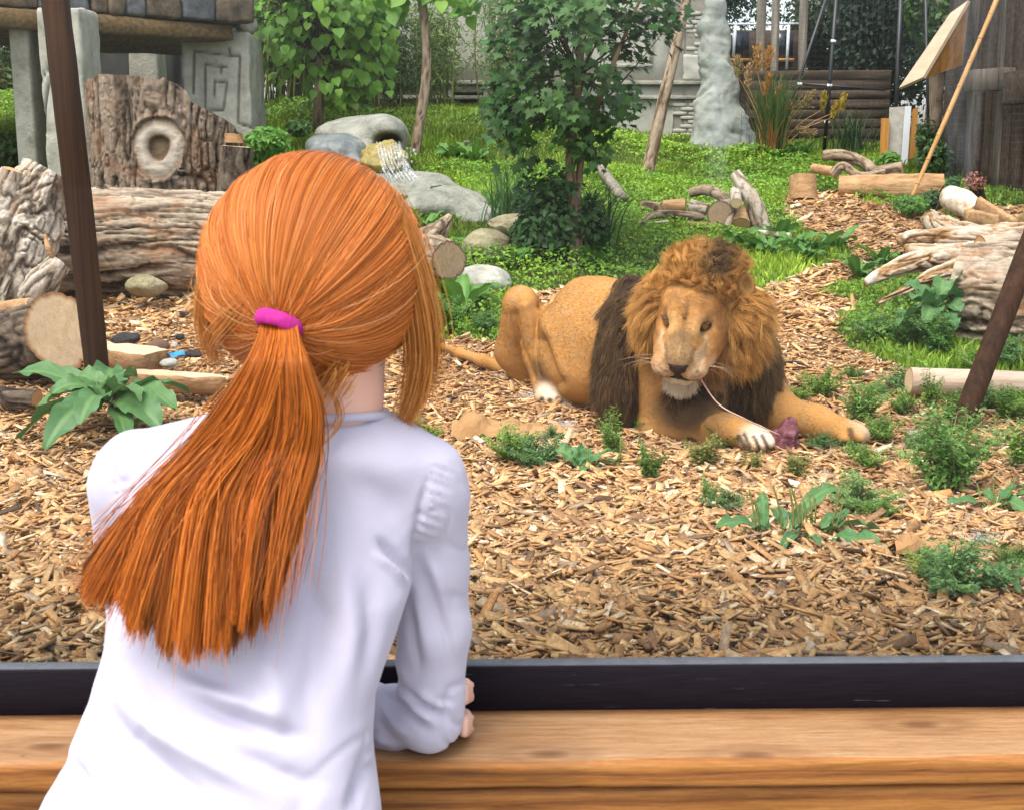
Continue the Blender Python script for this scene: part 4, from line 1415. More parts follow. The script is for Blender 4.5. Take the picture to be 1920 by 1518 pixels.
# half-split logs in front of it
def split_log(label, a, b, r, seed, yaw=0):
    """half round: flat pale top, barked belly"""
    a, b = np.array(a), np.array(b)
    T = unit(b - a); S = unit(np.cross(T, [0, 0, 1])); U = np.cross(S, T)
    n, m = 24, 26
    th = np.linspace(0, 2*np.pi, m, endpoint=False)
    V = []
    for i in range(n):
        c = a + (b - a) * i / (n - 1)
        k = 1 - .25 * (abs(i / (n - 1) - .5) * 2) ** 6
        for t_ in th:
            y_, z_ = math.cos(t_), math.sin(t_)
            z_ = min(z_, .22)
            V.append(c + S * (y_ * r * k) + U * (z_ * r * k))
    V = np.array(V)
    V += .012 * (fbm(V * np.array([9, 9, 9]), seed, 3) - .5)[:, None] * 2
    Fl = []
    flat, belly = [], []
    for i in range(n - 1):
        for j in range(m):
            f = (i*m + j, i*m + (j+1) % m, (i+1)*m + (j+1) % m, (i+1)*m + j)
            (flat if 2 <= j <= m // 2 - 3 + 1 else belly).append(f)
    caps = [tuple(range(m))[::-1], tuple(range((n-1)*m, n*m))]
    t = thing('split_log', (V[:, 0].mean(), V[:, 1].mean(), V[:, 2].min()), label, 'log')
    obj('bark', V, belly + caps, M_SPLIT, t)
    obj('split_face', V + U * .0005, flat, m_noise('split face wood', [(.3, (.42, .29, .16)), (.5, (.58, .44, .28)), (.7, (.66, .55, .40))], 4, bump=.4, stretch=(1.2, 6, 6)), t)
split_log('pale half split log with striped side behind the burdock', at(170, 652, 6.1), at(292, 668, 5.9), .105, 5)
split_log('long flat split log lying beside the burdock, partly behind the ponytail', at(205, 704, 5.6), at(420, 712, 5.75), .075, 6)
rockthing('stone', at(297, 648, 6.15), (.055, .05, .035), 71, m_noise('brown stone', [(.3, (.10, .055, .035)), (.7, (.20, .12, .08))], 5), 'smooth brown stone lying behind the pale split log', 'stone', n=3)
rockthing('stone', at(327, 648, 6.3), (.02, .02, .016), 72, M_PALEROCK, 'small grey pebble right of the brown stone', 'stone', n=3)
rockthing('stone', at(318, 680, 5.9), (.045, .04, .022), 75, M_PALEROCK, 'flat pale stone lying at the end of the split log', 'stone', n=3)
for k, (x, y, Y, r, l) in enumerate(((234, 637, 6.15, (.075, .04, .03), 'long lump of black charcoal on the split log'), (338, 632, 6.5, (.022, .02, .016), 'small black charcoal lump alone on the chips'), (362, 664, 6.05, (.05, .035, .018), 'flat black charcoal piece beside the blue scrap'), (345, 588, 7.1, (.03, .02, .012), 'tiny dark cinder on the chips before the fallen log'))):
    rockthing('charcoal', at(x, y, Y), r, 80 + k, M_CHAR, l, 'charcoal', 'charcoal lumps among the logs', n=3, amp=.4, rough=.4)
V, Fl = plank_mesh(at(318, 668, 5.98), at(346, 660, 6.05), (.3, .9, .2), .04, .003, .001, .003, 3, 5)
top(obj('plastic_scrap', V, Fl, m_noise('blue plastic', [(.3, (.02, .2, .45)), (.7, (.1, .4, .7))], 9, rough=.4)), 'small bright blue plastic scrap by the split logs', 'scrap')

# sawn log pointing at the viewer (behind the girl's right side)
log_thing('sawn_log', 'barked log with round brown sawn end pointing at the viewer beside the girl\'s hair', 'log', [at(842, 488, 7.7), at(800, 478, 7.95), at(730, 470, 8.5)], [.118, .14, .16], 70, 90, bark(.02, 3, 9, 91), M_BARK_GREY, M_CUT_GREY, ends=(1, 0))
log_thing('branch_stub', 'pointed broken branch stub rising above the round sawn log end', 'branch', [at(792, 462, 8.0), at(825, 430, 7.95), at(846, 404, 7.95)], [.10, .07, .016], 40, 40, bark(.016, 4, 10, 93), M_BARK_GREY, M_CUT_PALE, ends=(0, 1))
log_thing('root_stub', 'dark knobbly root under the round sawn log end', 'root', [at(775, 500, 7.9), at(790, 545, 7.7), at(800, 575, 7.6)], [.12, .09, .06], 30, 40, bark(.02, 4, 9, 95), M_BARK_DARK, M_CUT_GREY, ends=(0, 1))

# ------------------------------------------------------------------ branch pile in the middle
def L(label, pts, r, mat=None, cut=None, ends=(1, 1), seed=1, amp=.008, name='branch', cat='branch', grp=None, ns=40, nr=28, d=None):
    return log_thing(name, label, cat, pts, r, ns, nr, d or bark(amp, 3, 10, seed), mat or M_BARK_BRANCH, cut or M_CUT_PALE, grp, ends)
LG = 'cut branches and chunks in the middle log heap'
L('tall crooked pale branch leaning up in the log heap', [at(1378, 325, 10.4), at(1394, 350, 10.35), at(1415, 385, 10.3), at(1428, 430, 10.3)], [.045, .06, .075, .085], M_BARK_PALE, seed=2, grp=LG)
L('arched brown branch at the back of the log heap', [at(1296, 362, 10.7), at(1325, 357, 10.6), at(1352, 368, 10.5), at(1385, 392, 10.4)], [.04, .045, .042, .03], seed=3, grp=LG)
L('short pale stub with its sawn end facing out under the crooked branch', [at(1380, 382, 10.05), at(1380, 358, 10.4)], [.042, .045], M_BARK_PALE, seed=4, grp=LG)
L('round grey log slice on edge in the log heap', [at(1350, 402, 10.2), at(1362, 398, 10.45)], [.105, .105], M_BARK_GREY, M_CUT_GREY, seed=5, name='log_slice', cat='log', grp=LG)
L('orange weathered stump piece in front of the crooked branch', [at(1388, 425, 10.15), at(1384, 396, 10.3)], [.085, .06], M_SPLIT, M_CUT_ORANGE, seed=6, name='stump_piece', cat='log', grp=LG)
L('grey bark slab leaning on the orange stump piece', [at(1364, 428, 10.1), at(1376, 398, 10.2)], [.03, .035], M_BARK_GREY, seed=61, name='bark_slab', cat='bark', grp=LG)
L('long low grey branch curving out to the left of the log heap', [at(1198, 422, 10.25), at(1222, 405, 10.3), at(1262, 403, 10.35), at(1318, 408, 10.4)], [.022, .035, .036, .034], M_BARK_GREY, seed=7, grp=LG)
L('square pale orange chunk of fresh cut wood left in the log heap', [at(1244, 388, 10.6), at(1286, 386, 10.55)], [.055, .05], M_SPLIT, M_CUT_PALE, seed=8, name='wood_chunk', cat='log', grp=LG, d=grain(.004, 2, 9, 3, .02))
L('short grey log at the left end of the log heap', [at(1206, 386, 10.75), at(1240, 390, 10.6)], [.042, .04], M_BARK_GREY, seed=9, name='short_log', cat='log', grp=LG)
L('whitish barked chunk between the orange block and the arched branch', [at(1294, 386, 10.45), at(1326, 394, 10.4)], [.06, .05], M_BARK_PALE, M_CUT_ORANGE, seed=10, name='wood_chunk', cat='log', grp=LG)
L('white stripped stick lying under the low grey branch', [at(1216, 418, 10.1), at(1254, 416, 10.15)], [.016, .016], M_DRIFT, seed=11, grp=LG, d=grain(.002))
L('pale stripped stick lying in the dock leaves before the log heap', [at(1412, 434, 9.9), at(1482, 443, 9.7)], [.026, .03], M_DRIFT, seed=12, grp=LG, d=grain(.003))
L('thin forked grey twig at the right of the log heap', [at(1448, 424, 10.1), at(1468, 430, 10.05), at(1484, 416, 10.0)], [.016, .014, .006], M_GREYWOOD, seed=13, grp=LG, d=grain(.002))
L('half buried brown root at the foot of the log heap', [at(1290, 420, 10.2), at(1330, 425, 10.2), at(1365, 424, 10.2)], [.03, .035, .03], M_SPLIT, seed=14, name='root', cat='root', grp=LG, d=grain(.004))

# back right
L('squat upright stump block with brown streaks beside the split log', [at(1505, 376, 11.7), at(1505, 330, 11.75)], [.125, .12], M_SPLIT, M_CUT_PALE, (0, 1), 21, name='stump', cat='stump', d=grain(.008, 1, 9, 5, .01))
L('thick tan split log lying along the path end', [at(1572, 352, 11.9), at(1660, 354, 11.8), at(1768, 352, 11.7)], [.125, .135, .12], M_SPLIT, M_CUT_ORANGE, (1, 1), 22, name='split_log', cat='log', ns=70, nr=60, d=grain(.03, .9, 11, 7, .02))
L('gnarled dark branch twisting over the tan split log', [at(1545, 292, 12.4), at(1580, 292, 12.3), at(1620, 306, 12.2), at(1640, 322, 12.1), at(1692, 318, 12.0)], [.05, .06, .05, .06, .075], M_BARK_BRANCH, seed=23)
L('shorter gnarled branch crossing under the dark one', [at(1560, 330, 12.1), at(1580, 312, 12.1), at(1612, 330, 12.0), at(1660, 324, 11.95)], [.04, .04, .035, .03], M_BARK_BRANCH, seed=24)
L('flat tan offcut left of the gnarled branches', [at(1524, 316, 12.4), at(1562, 322, 12.2)], [.055, .05], M_SPLIT, M_CUT_ORANGE, seed=25, name='offcut', cat='log', d=grain(.006))
L('pale half rotten stump root behind the driftwood', [at(1782, 370, 11.0), at(1812, 385, 10.7), at(1832, 402, 10.5)], [.10, .10, .07], M_DRIFT, seed=26, name='rotten_stump', cat='stump', d=grain(.01, 2, 8, 3, .02))
for k, (q, lab) in enumerate((([(1832, 384), (1902, 428)], 'pink brown plank slanting down behind the driftwood'), ([(1812, 408), (1868, 420)], 'short brown plank lying flat behind the driftwood'), ([(1900, 432), (1960, 392)], 'tan plank at the right edge leaning up behind the driftwood'))):
    V, Fl = plank_mesh(at(*q[0], 9.9), at(*q[1], 9.6), (0, -.4, 1), .13, .05, .008, .003, k, 8)
    top(obj('old_plank', V, Fl, M_SPLIT), lab, 'plank', 'old planks behind the driftwood')

# bleached driftwood root
dw = thing('driftwood_root', G(1760, 520), 'bleached twisted driftwood root reaching left over the grass', 'driftwood')
for k, (pp, rr_) in enumerate((([(2060, 446, 8.5), (1900, 452, 8.25), (1790, 450, 8.05), (1725, 447, 7.9), (1688, 452, 7.8)], [.15, .14, .11, .075, .03]),
        ([(1850, 446, 8.35), (1790, 440, 8.32), (1752, 424, 8.3), (1738, 402, 8.3)], [.07, .09, .10, .05]), ([(1730, 438, 8.35), (1800, 446, 8.3), (1900, 440, 8.3), (2000, 430, 8.3)], [.05, .06, .055, .05]),
        ([(1880, 476, 8.0), (1790, 480, 7.8), (1715, 492, 7.65), (1660, 512, 7.55), (1622, 532, 7.5)], [.10, .085, .07, .045, .018]),
        ([(1880, 500, 7.85), (1790, 506, 7.62), (1720, 532, 7.38), (1645, 566, 7.2)], [.10, .065, .045, .014]), ([(1900, 505, 7.95), (1830, 515, 7.78), (1770, 530, 7.6)], [.12, .10, .03]),
        ([(1700, 470, 7.75), (1740, 474, 7.78), (1840, 476, 7.9)], [.03, .055, .07]), ([(1700, 486, 7.7), (1770, 494, 7.72), (1860, 492, 7.85)], [.02, .045, .06]))):
    V, Fl, h = tube([at(*p) for p in pp], rr_, 120, 64, (lambda kk: (lambda q: (lambda d, h: (d + .03 * (fbm(q * np.array([3, 5, 5]) + kk, 3, 2) - .5), h))(*bark(.022, .45, 13, 100 + kk * 7, 3.4, .35)(q))))(k))
    obj('root', V, Fl, M_DRIFTBARK, dw, attrs={'fur': np.clip(h * 1.05, 0, 1)})
log_thing('barked_log', 'thick grey barked log lying behind the leaning pole at the right edge', 'log', [at(1812, 562, 7.05), at(1900, 566, 6.9), at(2160, 585, 6.45)], [.31, .32, .33], 170, 230, bark(.026, 1.7, 11, 71, 3.6, .6), M_BARK_GREY, M_CUT_PALE, ends=(1, 0))
log_thing('barked_log', 'upper barked log end resting along the driftwood at the right edge', 'log', [at(1838, 470, 7.75), at(1920, 456, 7.8), at(2040, 440, 8.1)], [.09, .10, .10], 50, 60, bark(.014, 3, 9, 77), M_BARK_GREY, M_CUT_ORANGE, ends=(1, 0))
log_thing('stripped_log', 'smooth pale stripped log lying in the weeds behind the right pole', 'log', [at(1704, 714, 5.75), at(1800, 719, 5.75), at(1960, 727, 5.75)], [.062, .066, .068], 60, 50, grain(.006, .8, 14, 5, .006), m_noise('stripped log wood', [(.3, (.29, .18, .12)), (.5, (.44, .33, .24)), (.7, (.55, .46, .37))], 3, bump=.5, bdist=.008, bscale=14, stretch=(.8, 9, 9)), M_CUT_PALE, ends=(1, 1))

# plank and post in the grass, thin stump
V, Fl = plank_mesh(at(1112, 298, 12.2), at(1168, 372, 11.2), (.8, .4, 0), .085, .05, .008, .004, 2, 8)
top(obj('old_plank', V, Fl, M_GREYWOOD), 'grey plank half sunk in the grass right of the maple', 'plank')
L('thin cut stump standing in the grass beyond the waterfall', [at(877, 300, 13.3), at(876, 264, 13.3)], [.05, .047], M_GREYWOOD, M_CUT_PALE, (0, 1), 33, name='stump', cat='stump', d=grain(.004))
L('long leaning brown post between the maple and the bare bricks', [at(1212, 335, 13.0), at(1226, 270, 13.05), at(1255, 140, 13.1), at(1285, 10, 13.15), at(1296, -50, 13.2)], [.065, .062, .058, .05, .048], M_BARK_BRANCH, M_CUT_PALE, (0, 1), 34, amp=.006, name='leaning_post', cat='post', ns=60)

# poles
def pole(label, a, b, r0, r1, name='leaning_pole', mat=None, n=30):
    t = thing(name, (min(a, b, key=lambda q: q[2])), label, 'pole')
    V, Fl, _ = tube([a, (a + b) / 2 + (.004, 0, 0), b], [r0, (r0 + r1) / 2, r1], n, 20, grain(.002, .6, 10, 4, .004))
    obj('shaft', V, Fl, mat or M_POLE, t)
    return t
Yp = 5.55
t = pole('dark brown wooden pole standing in the burdock at left, leaning slightly', at(183, 705, Yp), at(96, -60, Yp), 23 * m_per_px(Yp), 25 * m_per_px(Yp))
a0, a1 = at(131, 228, Yp), at(132.5, 242, Yp)
V, Fl, _ = tube([a0, a1], [24.4 * m_per_px(Yp)] * 2, 3, 24); obj('reflection', V, Fl, M_REFLECTION, t)  # added ring imitating a window edge reflected across the pole
pole('dark brown wooden pole leaning steeply to the right in the weeds', at(1791, 825, 5.15), at(1965, 370, 5.6), 21 * m_per_px(5.1), 20 * m_per_px(5.4))
t = pole('thin orange bamboo cane leaning from the split log to the top right', at(1706, 378, 11.0), at(1886, -40, 11.4), .016, .021, 'bamboo_cane', M_BAMBOO)
for f in np.linspace(.08, .95, 9):
    c = at(1706, 378, 11.0) * (1 - f) + at(1886, -40, 11.4) * f
    d = unit(at(1886, -40, 11.4) - at(1706, 378, 11.0))
    V, Fl, _ = tube([c - d * .008, c + d * .008], [.019 + .004 * f] * 2, 3, 12); obj('node_ring', V, Fl, M_BAMBOO, t)

# ================================================================== trees and plants
M_LEAF = m_leaf('tree leaf', trans=.45)
M_LEAFOBJ_MAPLE = m_leaf('maple leaf', False, (.055, .15, .034), .42, .4, .4)
M_LEAFOBJ_CAT = m_leaf('catalpa leaf', False, (.14, .33, .04), .45, .45, .3)
M_TRUNK = m_bark('bark young tree', (.05, .035, .022), (.15, .105, .065), (.27, .205, .14))

def maple_leaf():
    out = [(0, -.5), (.08, -.22), (.30, -.34), (.26, -.16), (.50, -.02), (.36, .06), (.42, .22), (.20, .16), (.12, .30), (0, .56), (-.12, .30), (-.20, .16), (-.42, .22), (-.36, .06), (-.50, -.02), (-.26, -.16), (-.30, -.34), (-.08, -.22)]
    V = [(x, y, .10 * abs(x) - .25 * (y * y)) for x, y in out] + [(0, -.05, .03)]
    n = len(out)
    return np.array(V), [(i, (i+1) % n, n) for i in range(n)]

def heart_leaf():
    out = [(0, -.42), (.16, -.5), (.36, -.42), (.46, -.18), (.42, .06), (.28, .28), (.1, .46), (0, .58), (-.1, .46), (-.28, .28), (-.42, .06), (-.46, -.18), (-.36, -.42), (-.16, -.5)]
    V = [(x, y, .16 * abs(x) - .3 * (y * y)) for x, y in out] + [(0, 0, -.02), (0, .3, -.06)]
    n = len(out)
    F_ = []
    for i in range(n):
        F_.append((i, (i+1) % n, n if not (4 <= i <= 8) else n + 1))
    F_ += [(4, n + 1, n), (9, n, n + 1)]
    return np.array(V), F_

def mats(C, N, T, s):
    """4x4 transforms of leaves: position, normal, tip direction, size"""
    N = unit(N); T = unit(T - N * (T * N).sum(-1, keepdims=True)); S = np.cross(T, N)
    M = np.zeros((len(C), 4, 4)); M[:, 3, 3] = 1
    s = np.broadcast_to(s, (len(C),))[:, None]
    M[:, :3, 0] = S * s; M[:, :3, 1] = T * s; M[:, :3, 2] = N * s; M[:, :3, 3] = C
    return M

def crown(tree, leaf, leafmat, M, base, rng, n_obj=300):
    """the nearest leaves as objects on shared data, the rest joined"""
    LV, LF = leaf
    me = mesh_data('leaf', LV, LF, leafmat)
    d = np.linalg.norm(M[:, :3, 3] - np.array([0, 0, CAM_Z]), axis=1) + rng.normal(0, .08, len(M))
    order = np.argsort(d)
    for i in order[:n_obj]:
        share('leaf', me, tree, M[i])
    rest = M[order[n_obj:]]
    if len(rest):
        Vh = np.concatenate([LV, np.ones((len(LV), 1))], 1)
        V = np.einsum('nij,kj->nki', rest, Vh)[..., :3].reshape(-1, 3)
        k = len(LV)
        if len({len(f) for f in LF}) == 1:
            Fa = (np.array(LF)[None] + k * np.arange(len(rest))[:, None, None]).reshape(-1, len(LF[0]))
        c = np.array(base) * rng.uniform(.6, 1.5, (len(rest), 1)) * (1 + rng.normal(0, .08, (len(rest), 3)))
        obj('foliage', V, Fa, M_LEAF, tree, cols=np.repeat(np.clip(c, .005, 1), k, 0), smooth_shade=False, kind='stuff')

def limbs(tree, base, tips, r0, rng, mat, name='limb', k=10):
    acc = Acc()
    for tp in tips:
        mid = base + (tp - base) * .5 + rng.normal(0, .06, 3) + np.array([0, 0, .05])
        V, Fl, _ = tube([base, mid, tp], [r0, r0 * .6, r0 * .2], k, 6)
        acc.add(V, Fl)
    return acc.obj(name, mat, tree)

def pxblobs(blobs, n, Y, dY, rng):
    """points inside a crown built from px ellipses (cx, cy, rx, ry, weight)"""
    w = np.array([b[2] * b[3] for b in blobs], float); w /= w.sum()
    which = rng.choice(len(blobs), n, p=w)
    P = []
    for i in which:
        cx, cy, rx, ry = blobs[i][:4]
        d = unit(rng.normal(size=3)) * rng.random() ** (1 / 2.2)
        P.append(W(cx + d[0] * rx, cy - d[2] * ry, Y + d[1] * dY * (rx / 100.0)))
    return np.array(P)

# ------------------------------------------------------------------ maple (centre)
r_ = np.random.default_rng(11)
YT = 8.95
mt = thing('maple_tree', G(1076, 498), 'young dark green maple tree standing behind the lion', 'tree')
b0 = G(1076, 500)
V, Fl, h = tube([b0 - (0, 0, .1), at(1077, 430, YT), at(1074, 360, YT), at(1069, 300, YT), at(1085, 150, YT), at(1095, -30, YT)], [.045, .036, .034, .032, .025, .014], 60, 18, bark(.005, 3, 12, 3)); obj('trunk', V, Fl, M_TRUNK, mt, attrs={'fur': h})
V, Fl, h = tube([b0 + (.05, .03, -.1), at(1082, 400, YT + .03), at(1086, 330, YT + .05), at(1098, 260, YT + .05), at(1150, 120, YT), at(1200, 0, YT)], [.034, .028, .025, .022, .016, .008], 50, 14, bark(.004, 3, 12, 4)); obj('trunk', V, Fl, M_TRUNK, mt, attrs={'fur': h})
blobs = [(1085, 40, 150, 110), (1010, 150, 85, 90), (1150, 165, 85, 85), (1070, 225, 95, 65), (1215, 30, 75, 60), (960, 95, 45, 60), (965, 235, 40, 60), (1195, 205, 45, 38), (1225, -40, 70, 50), (1000, -40, 90, 60), (1120, -80, 120, 60), (1050, 285, 50, 26), (930, 200, 22, 40), (985, 290, 30, 30)]
tips = pxblobs(blobs, 95, YT, .75, r_)
limbs(mt, at(1072, 250, YT), tips[:20], .009, r_, M_TRUNK)
limbs(mt, at(1088, 140, YT), tips[45:70], .008, r_, M_TRUNK)
C = tips[r_.integers(0, len(tips), 3600)] + r_.normal(0, 1, (3600, 3)) * np.array([.085, .085, .07])
P = PX(C); keep = (P[:, 0] > 905) & (P[:, 0] < 1310) & (P[:, 1] < 322)
C = C[keep]; n = len(C)
out = unit(C - at(1080, 120, YT))
N = out * .5 + np.array([0, -.35, .8]) + r_.normal(0, .45, (n, 3))
T = out * .6 + np.array([0, -.1, -.9]) + r_.normal(0, .45, (n, 3))
crown(mt, maple_leaf(), M_LEAFOBJ_MAPLE, mats(C, N, T, r_.uniform(.05, .108, n)), (.054, .145, .032), r_)

# dead reddish leaves hanging in it are part of the same tree; shrub and long grass at its foot
def bush(name, label, cat, blobs, n, Y, dY, size, base, rng, asp=.5, group=None, stems=12, foot=None, var=.5, tipdown=.3):
    foot = G(blobs[0][0], blobs[0][1] + blobs[0][3]) if foot is None else foot
    t = thing(name, foot, label, cat, group)
    C = pxblobs(blobs, n, Y, dY, rng)
    C = C[C[:, 2] > H(C[:, 0], C[:, 1]) - .02]; n = len(C)
    ctr = C.mean(0)
    out = unit(C - ctr)
    N = out * .6 + np.array([0, -.2, .7]) + rng.normal(0, .5, (n, 3))
    td = out + np.array([0, 0, -tipdown]) + rng.normal(0, .6, (n, 3))
    V, Fx = leaf_quads(C, N, rng.uniform(*size, n), rng, asp, .2, td)
    c = np.array(base) * rng.uniform(1 - var, 1 + var, (n, 1)) * (1 + rng.normal(0, .07, (n, 3)))
    obj('foliage', V, Fx, M_LEAF, t, cols=np.repeat(np.clip(c, .004, 1), 4, 0), smooth_shade=False, kind='stuff')
    acc = Acc()
    for k in range(stems):
        tp = C[rng.integers(0, n)]
        f = foot + np.array([rng.normal() * .06, rng.normal() * .06, -.03])
        V, Fl, _ = tube([f, (f + tp) / 2 + (0, 0, .06), tp], [.012, .008, .003], 6, 5)
        acc.add(V, Fl)
    acc.obj('stem', M_TRUNK, t)
    return t
bush('shrub', 'dark leafy shrub growing round the foot of the maple', 'shrub', [(1030, 430, 62, 66), (1000, 372, 40, 50), (1105, 420, 38, 60), (1050, 350, 46, 40), (985, 440, 34, 36)], 2300, 9.1, .8, (.035, .085), (.035, .10, .025), r_, .55)
def tuft(name, label, cat, foot, n, hgt, spread, w, base, rng, mat=None, arch=.5, group=None, part=None):
    """a clump of long arching blades (mesh ribbons)"""
    a = rng.uniform(0, 2*np.pi, n); k = 7
    h = hgt * rng.uniform(.55, 1.05, n); s = spread * rng.uniform(.2, 1.0, n)
    t = np.linspace(0, 1, k)
    D = np.stack([np.cos(a), np.sin(a), 0*a], -1); S = np.stack([-np.sin(a), np.cos(a), 0*a], -1)
    z = h[:, None] * (t[None] * (1 + arch) - arch * t[None] ** 2.6)
    r = s[:, None] * t[None] ** 1.7
    b = rng.normal(0, .16 * spread, (n, 2))
    C = np.zeros((n, k, 3)); C[..., 0] = foot[0] + b[:, :1] + D[:, None, 0] * r; C[..., 1] = foot[1] + b[:, 1:] + D[:, None, 1] * r; C[..., 2] = foot[2] + z
    wd = w * (1 - t ** 2 * .95)
    V = np.stack([C - S[:, None] * wd[None, :, None], C + S[:, None] * wd[None, :, None]], 2).reshape(n, 2*k, 3)
    F1 = np.array([(2*i, 2*i+1, 2*i+3, 2*i+2) for i in range(k-1)])
    Fa = (F1[None] + 2*k*np.arange(n)[:, None, None]).reshape(-1, 4)
    c = np.array(base) * rng.uniform(.6, 1.4, (n, 1)) * (1 + rng.normal(0, .1, (n, 3)))
    cc = np.repeat(np.clip(c, .004, 1), 2*k, 0)
    if part is not None:
        return obj(name, V.reshape(-1, 3), Fa, mat or M_GRASS, part, cols=cc)
    return top(obj(name, V.reshape(-1, 3), Fa, mat or M_GRASS, cols=cc), label, cat, group)
tuft('grass_tuft', 'long dark grass tuft right of the maple trunk', 'grass tuft', G(1108, 480), 150, .5, .45, .007, (.04, .12, .03), r_)
tuft('grass_tuft', 'long grass tuft overhanging the apron rock left of the maple', 'grass tuft', G(950, 425), 130, .5, .5, .007, (.06, .16, .05), r_)

# ------------------------------------------------------------------ catalpa (upper left)
YA = 14.0
ct = thing('catalpa_tree', G(598, 250), 'young tree with big light green heart shaped leaves right of the pavilion', 'tree')
g = G(598, 252)
V, Fl, h = tube([g - (0, 0, .1), at(597, 200, YA), at(600, 120, YA), at(606, 0, YA), at(606, -80, YA)], [.06, .055, .05, .035, .02], 40, 16, bark(.007, 3, 12, 7)); obj('trunk', V, Fl, M_TRUNK, ct, attrs={'fur': h})
blobs = [(600, 20, 125, 70), (545, 95, 60, 50), (655, 105, 60, 55), (600, 140, 60, 45), (660, 165, 45, 32), (510, 30, 50, 60), (700, 50, 40, 60), (560, -50, 110, 50), (660, -50, 90, 50), (585, 165, 30, 18)]
tips = pxblobs(blobs, 60, YA, .9, r_)
limbs(ct, at(600, 110, YA), tips, .02, r_, M_TRUNK)
n = 1800
C = tips[r_.integers(0, len(tips), n)] + r_.normal(0, 1, (n, 3)) * .14
P = PX(C); keep = (P[:, 0] > 462) & (P[:, 0] < 745) & (P[:, 1] < 212); C = C[keep]; n = len(C)
out = unit(C - at(600, 60, YA))
N = out * .5 + np.array([0, -.6, .7]) + r_.normal(0, .35, (n, 3)); T = out * .35 + np.array([0, -.25, -1]) + r_.normal(0, .3, (n, 3))
crown(ct, heart_leaf(), M_LEAFOBJ_CAT, mats(C, N, T, r_.uniform(.06, .145, n)), (.14, .32, .04), r_)

# slim tree trunk whose crown is out of frame
sl = thing('slim_tree', G(778, 287), 'slim leaning tree with a bare brown trunk beyond the waterfall', 'tree')
g = G(775, 290)
V, Fl, h = tube([g - (0, 0, .1), at(786, 235, 13.2), at(798, 150, 13.2), at(799, 80, 13.2), at(792, 10, 13.2), at(788, -60, 13.2)], [.062, .05, .05, .046, .042, .035], 50, 16, bark(.007, 2, 12, 8)); obj('trunk', V, Fl, M_BARK_BRANCH, sl, attrs={'fur': h})
tips = pxblobs([(790, -20, 80, 28), (850, -10, 40, 25), (740, -15, 40, 25)], 14, 13.2, .5, r_)
limbs(sl, at(788, -55, 13.2), tips, .012, r_, M_TRUNK)
n = 150
C = tips[r_.integers(0, len(tips), n)] + r_.normal(0, 1, (n, 3)) * .1
N = np.array([0, -.6, .6]) + r_.normal(0, .4, (n, 3)); T = np.array([0, -.2, -1]) + r_.normal(0, .4, (n, 3))
crown(sl, heart_leaf(), M_LEAFOBJ_CAT, mats(C, N, T, r_.uniform(.09, .17, n)), (.10, .24, .04), r_)

# ------------------------------------------------------------------ bamboo along the wall
def bamboo(label, px0, px1, pyb, pyt, Y, nst, nl, rng, base=(.09, .20, .03), stemc=(.15, .16, .045), group='bamboo clumps along the wall', lw=(.05, .11)):
    f = np.array([W((px0 + px1) / 2, pyb, Y)[0], Y, 0]); f[2] = float(H(f[0], f[1]))
    t = thing('bamboo_clump', f, label, 'bamboo', group)
    acc = Acc(); tips = []
    for k in range(nst):
        px = rng.uniform(px0, px1); y = Y + rng.normal() * .12
        x = W(px, pyb, y)[0]
        b = np.array([x, y, float(H(x, y)) - .05]); top_ = W(px + rng.normal() * 14, pyt - rng.uniform(0, 60), y)
        V, Fl, _ = tube([b, (b + top_) / 2 + (rng.normal() * .03, 0, 0), top_], [.012, .010, .005], 6, 5); acc.add(V, Fl, np.array(stemc) * rng.uniform(.6, 1.25))
        tips += [b + (top_ - b) * q for q in rng.uniform(.3, 1.0, 6)]
    acc.obj('cane', M_COLSTEM, t)
    tips = np.array(tips)
    C = tips[rng.integers(0, len(tips), nl)] + rng.normal(0, 1, (nl, 3)) * np.array([.10, .10, .12])
    n = len(C)
    V, Fx = leaf_quads(C, rng.normal(0, .6, (n, 3)) + np.array([0, -.4, .5]), rng.uniform(*lw, n), rng, .2, .2, rng.normal(0, .8, (n, 3)) + np.array([0, 0, -.7]))
    c = np.array(base) * rng.uniform(.5, 1.5, (n, 1))
    obj('foliage', V, Fx, M_LEAF, t, cols=np.repeat(c, 4, 0), smooth_shade=False, kind='stuff')
M_COLSTEM = m_col('plant stem', .6, .2, 60, .003, .3, .2)
bamboo('dense bamboo screen of yellow green canes between pavilion and tree', 462, 645, 215, 10, 16.2, 110, 11000, r_, (.12, .18, .03))
bamboo('airy yellow green bamboo clump left of the dark niche', 792, 852, 205, 40, 16.3, 16, 3400, r_, (.15, .26, .05))
bamboo('dark green bamboo bush left of the slim trunk', 690, 780, 215, 70, 16.0, 16, 5200, r_, (.05, .11, .035))
bamboo('thin bamboo sprays in front of the panel moulding', 880, 975, 150, 0, 16.4, 8, 2200, r_, (.13, .23, .05))

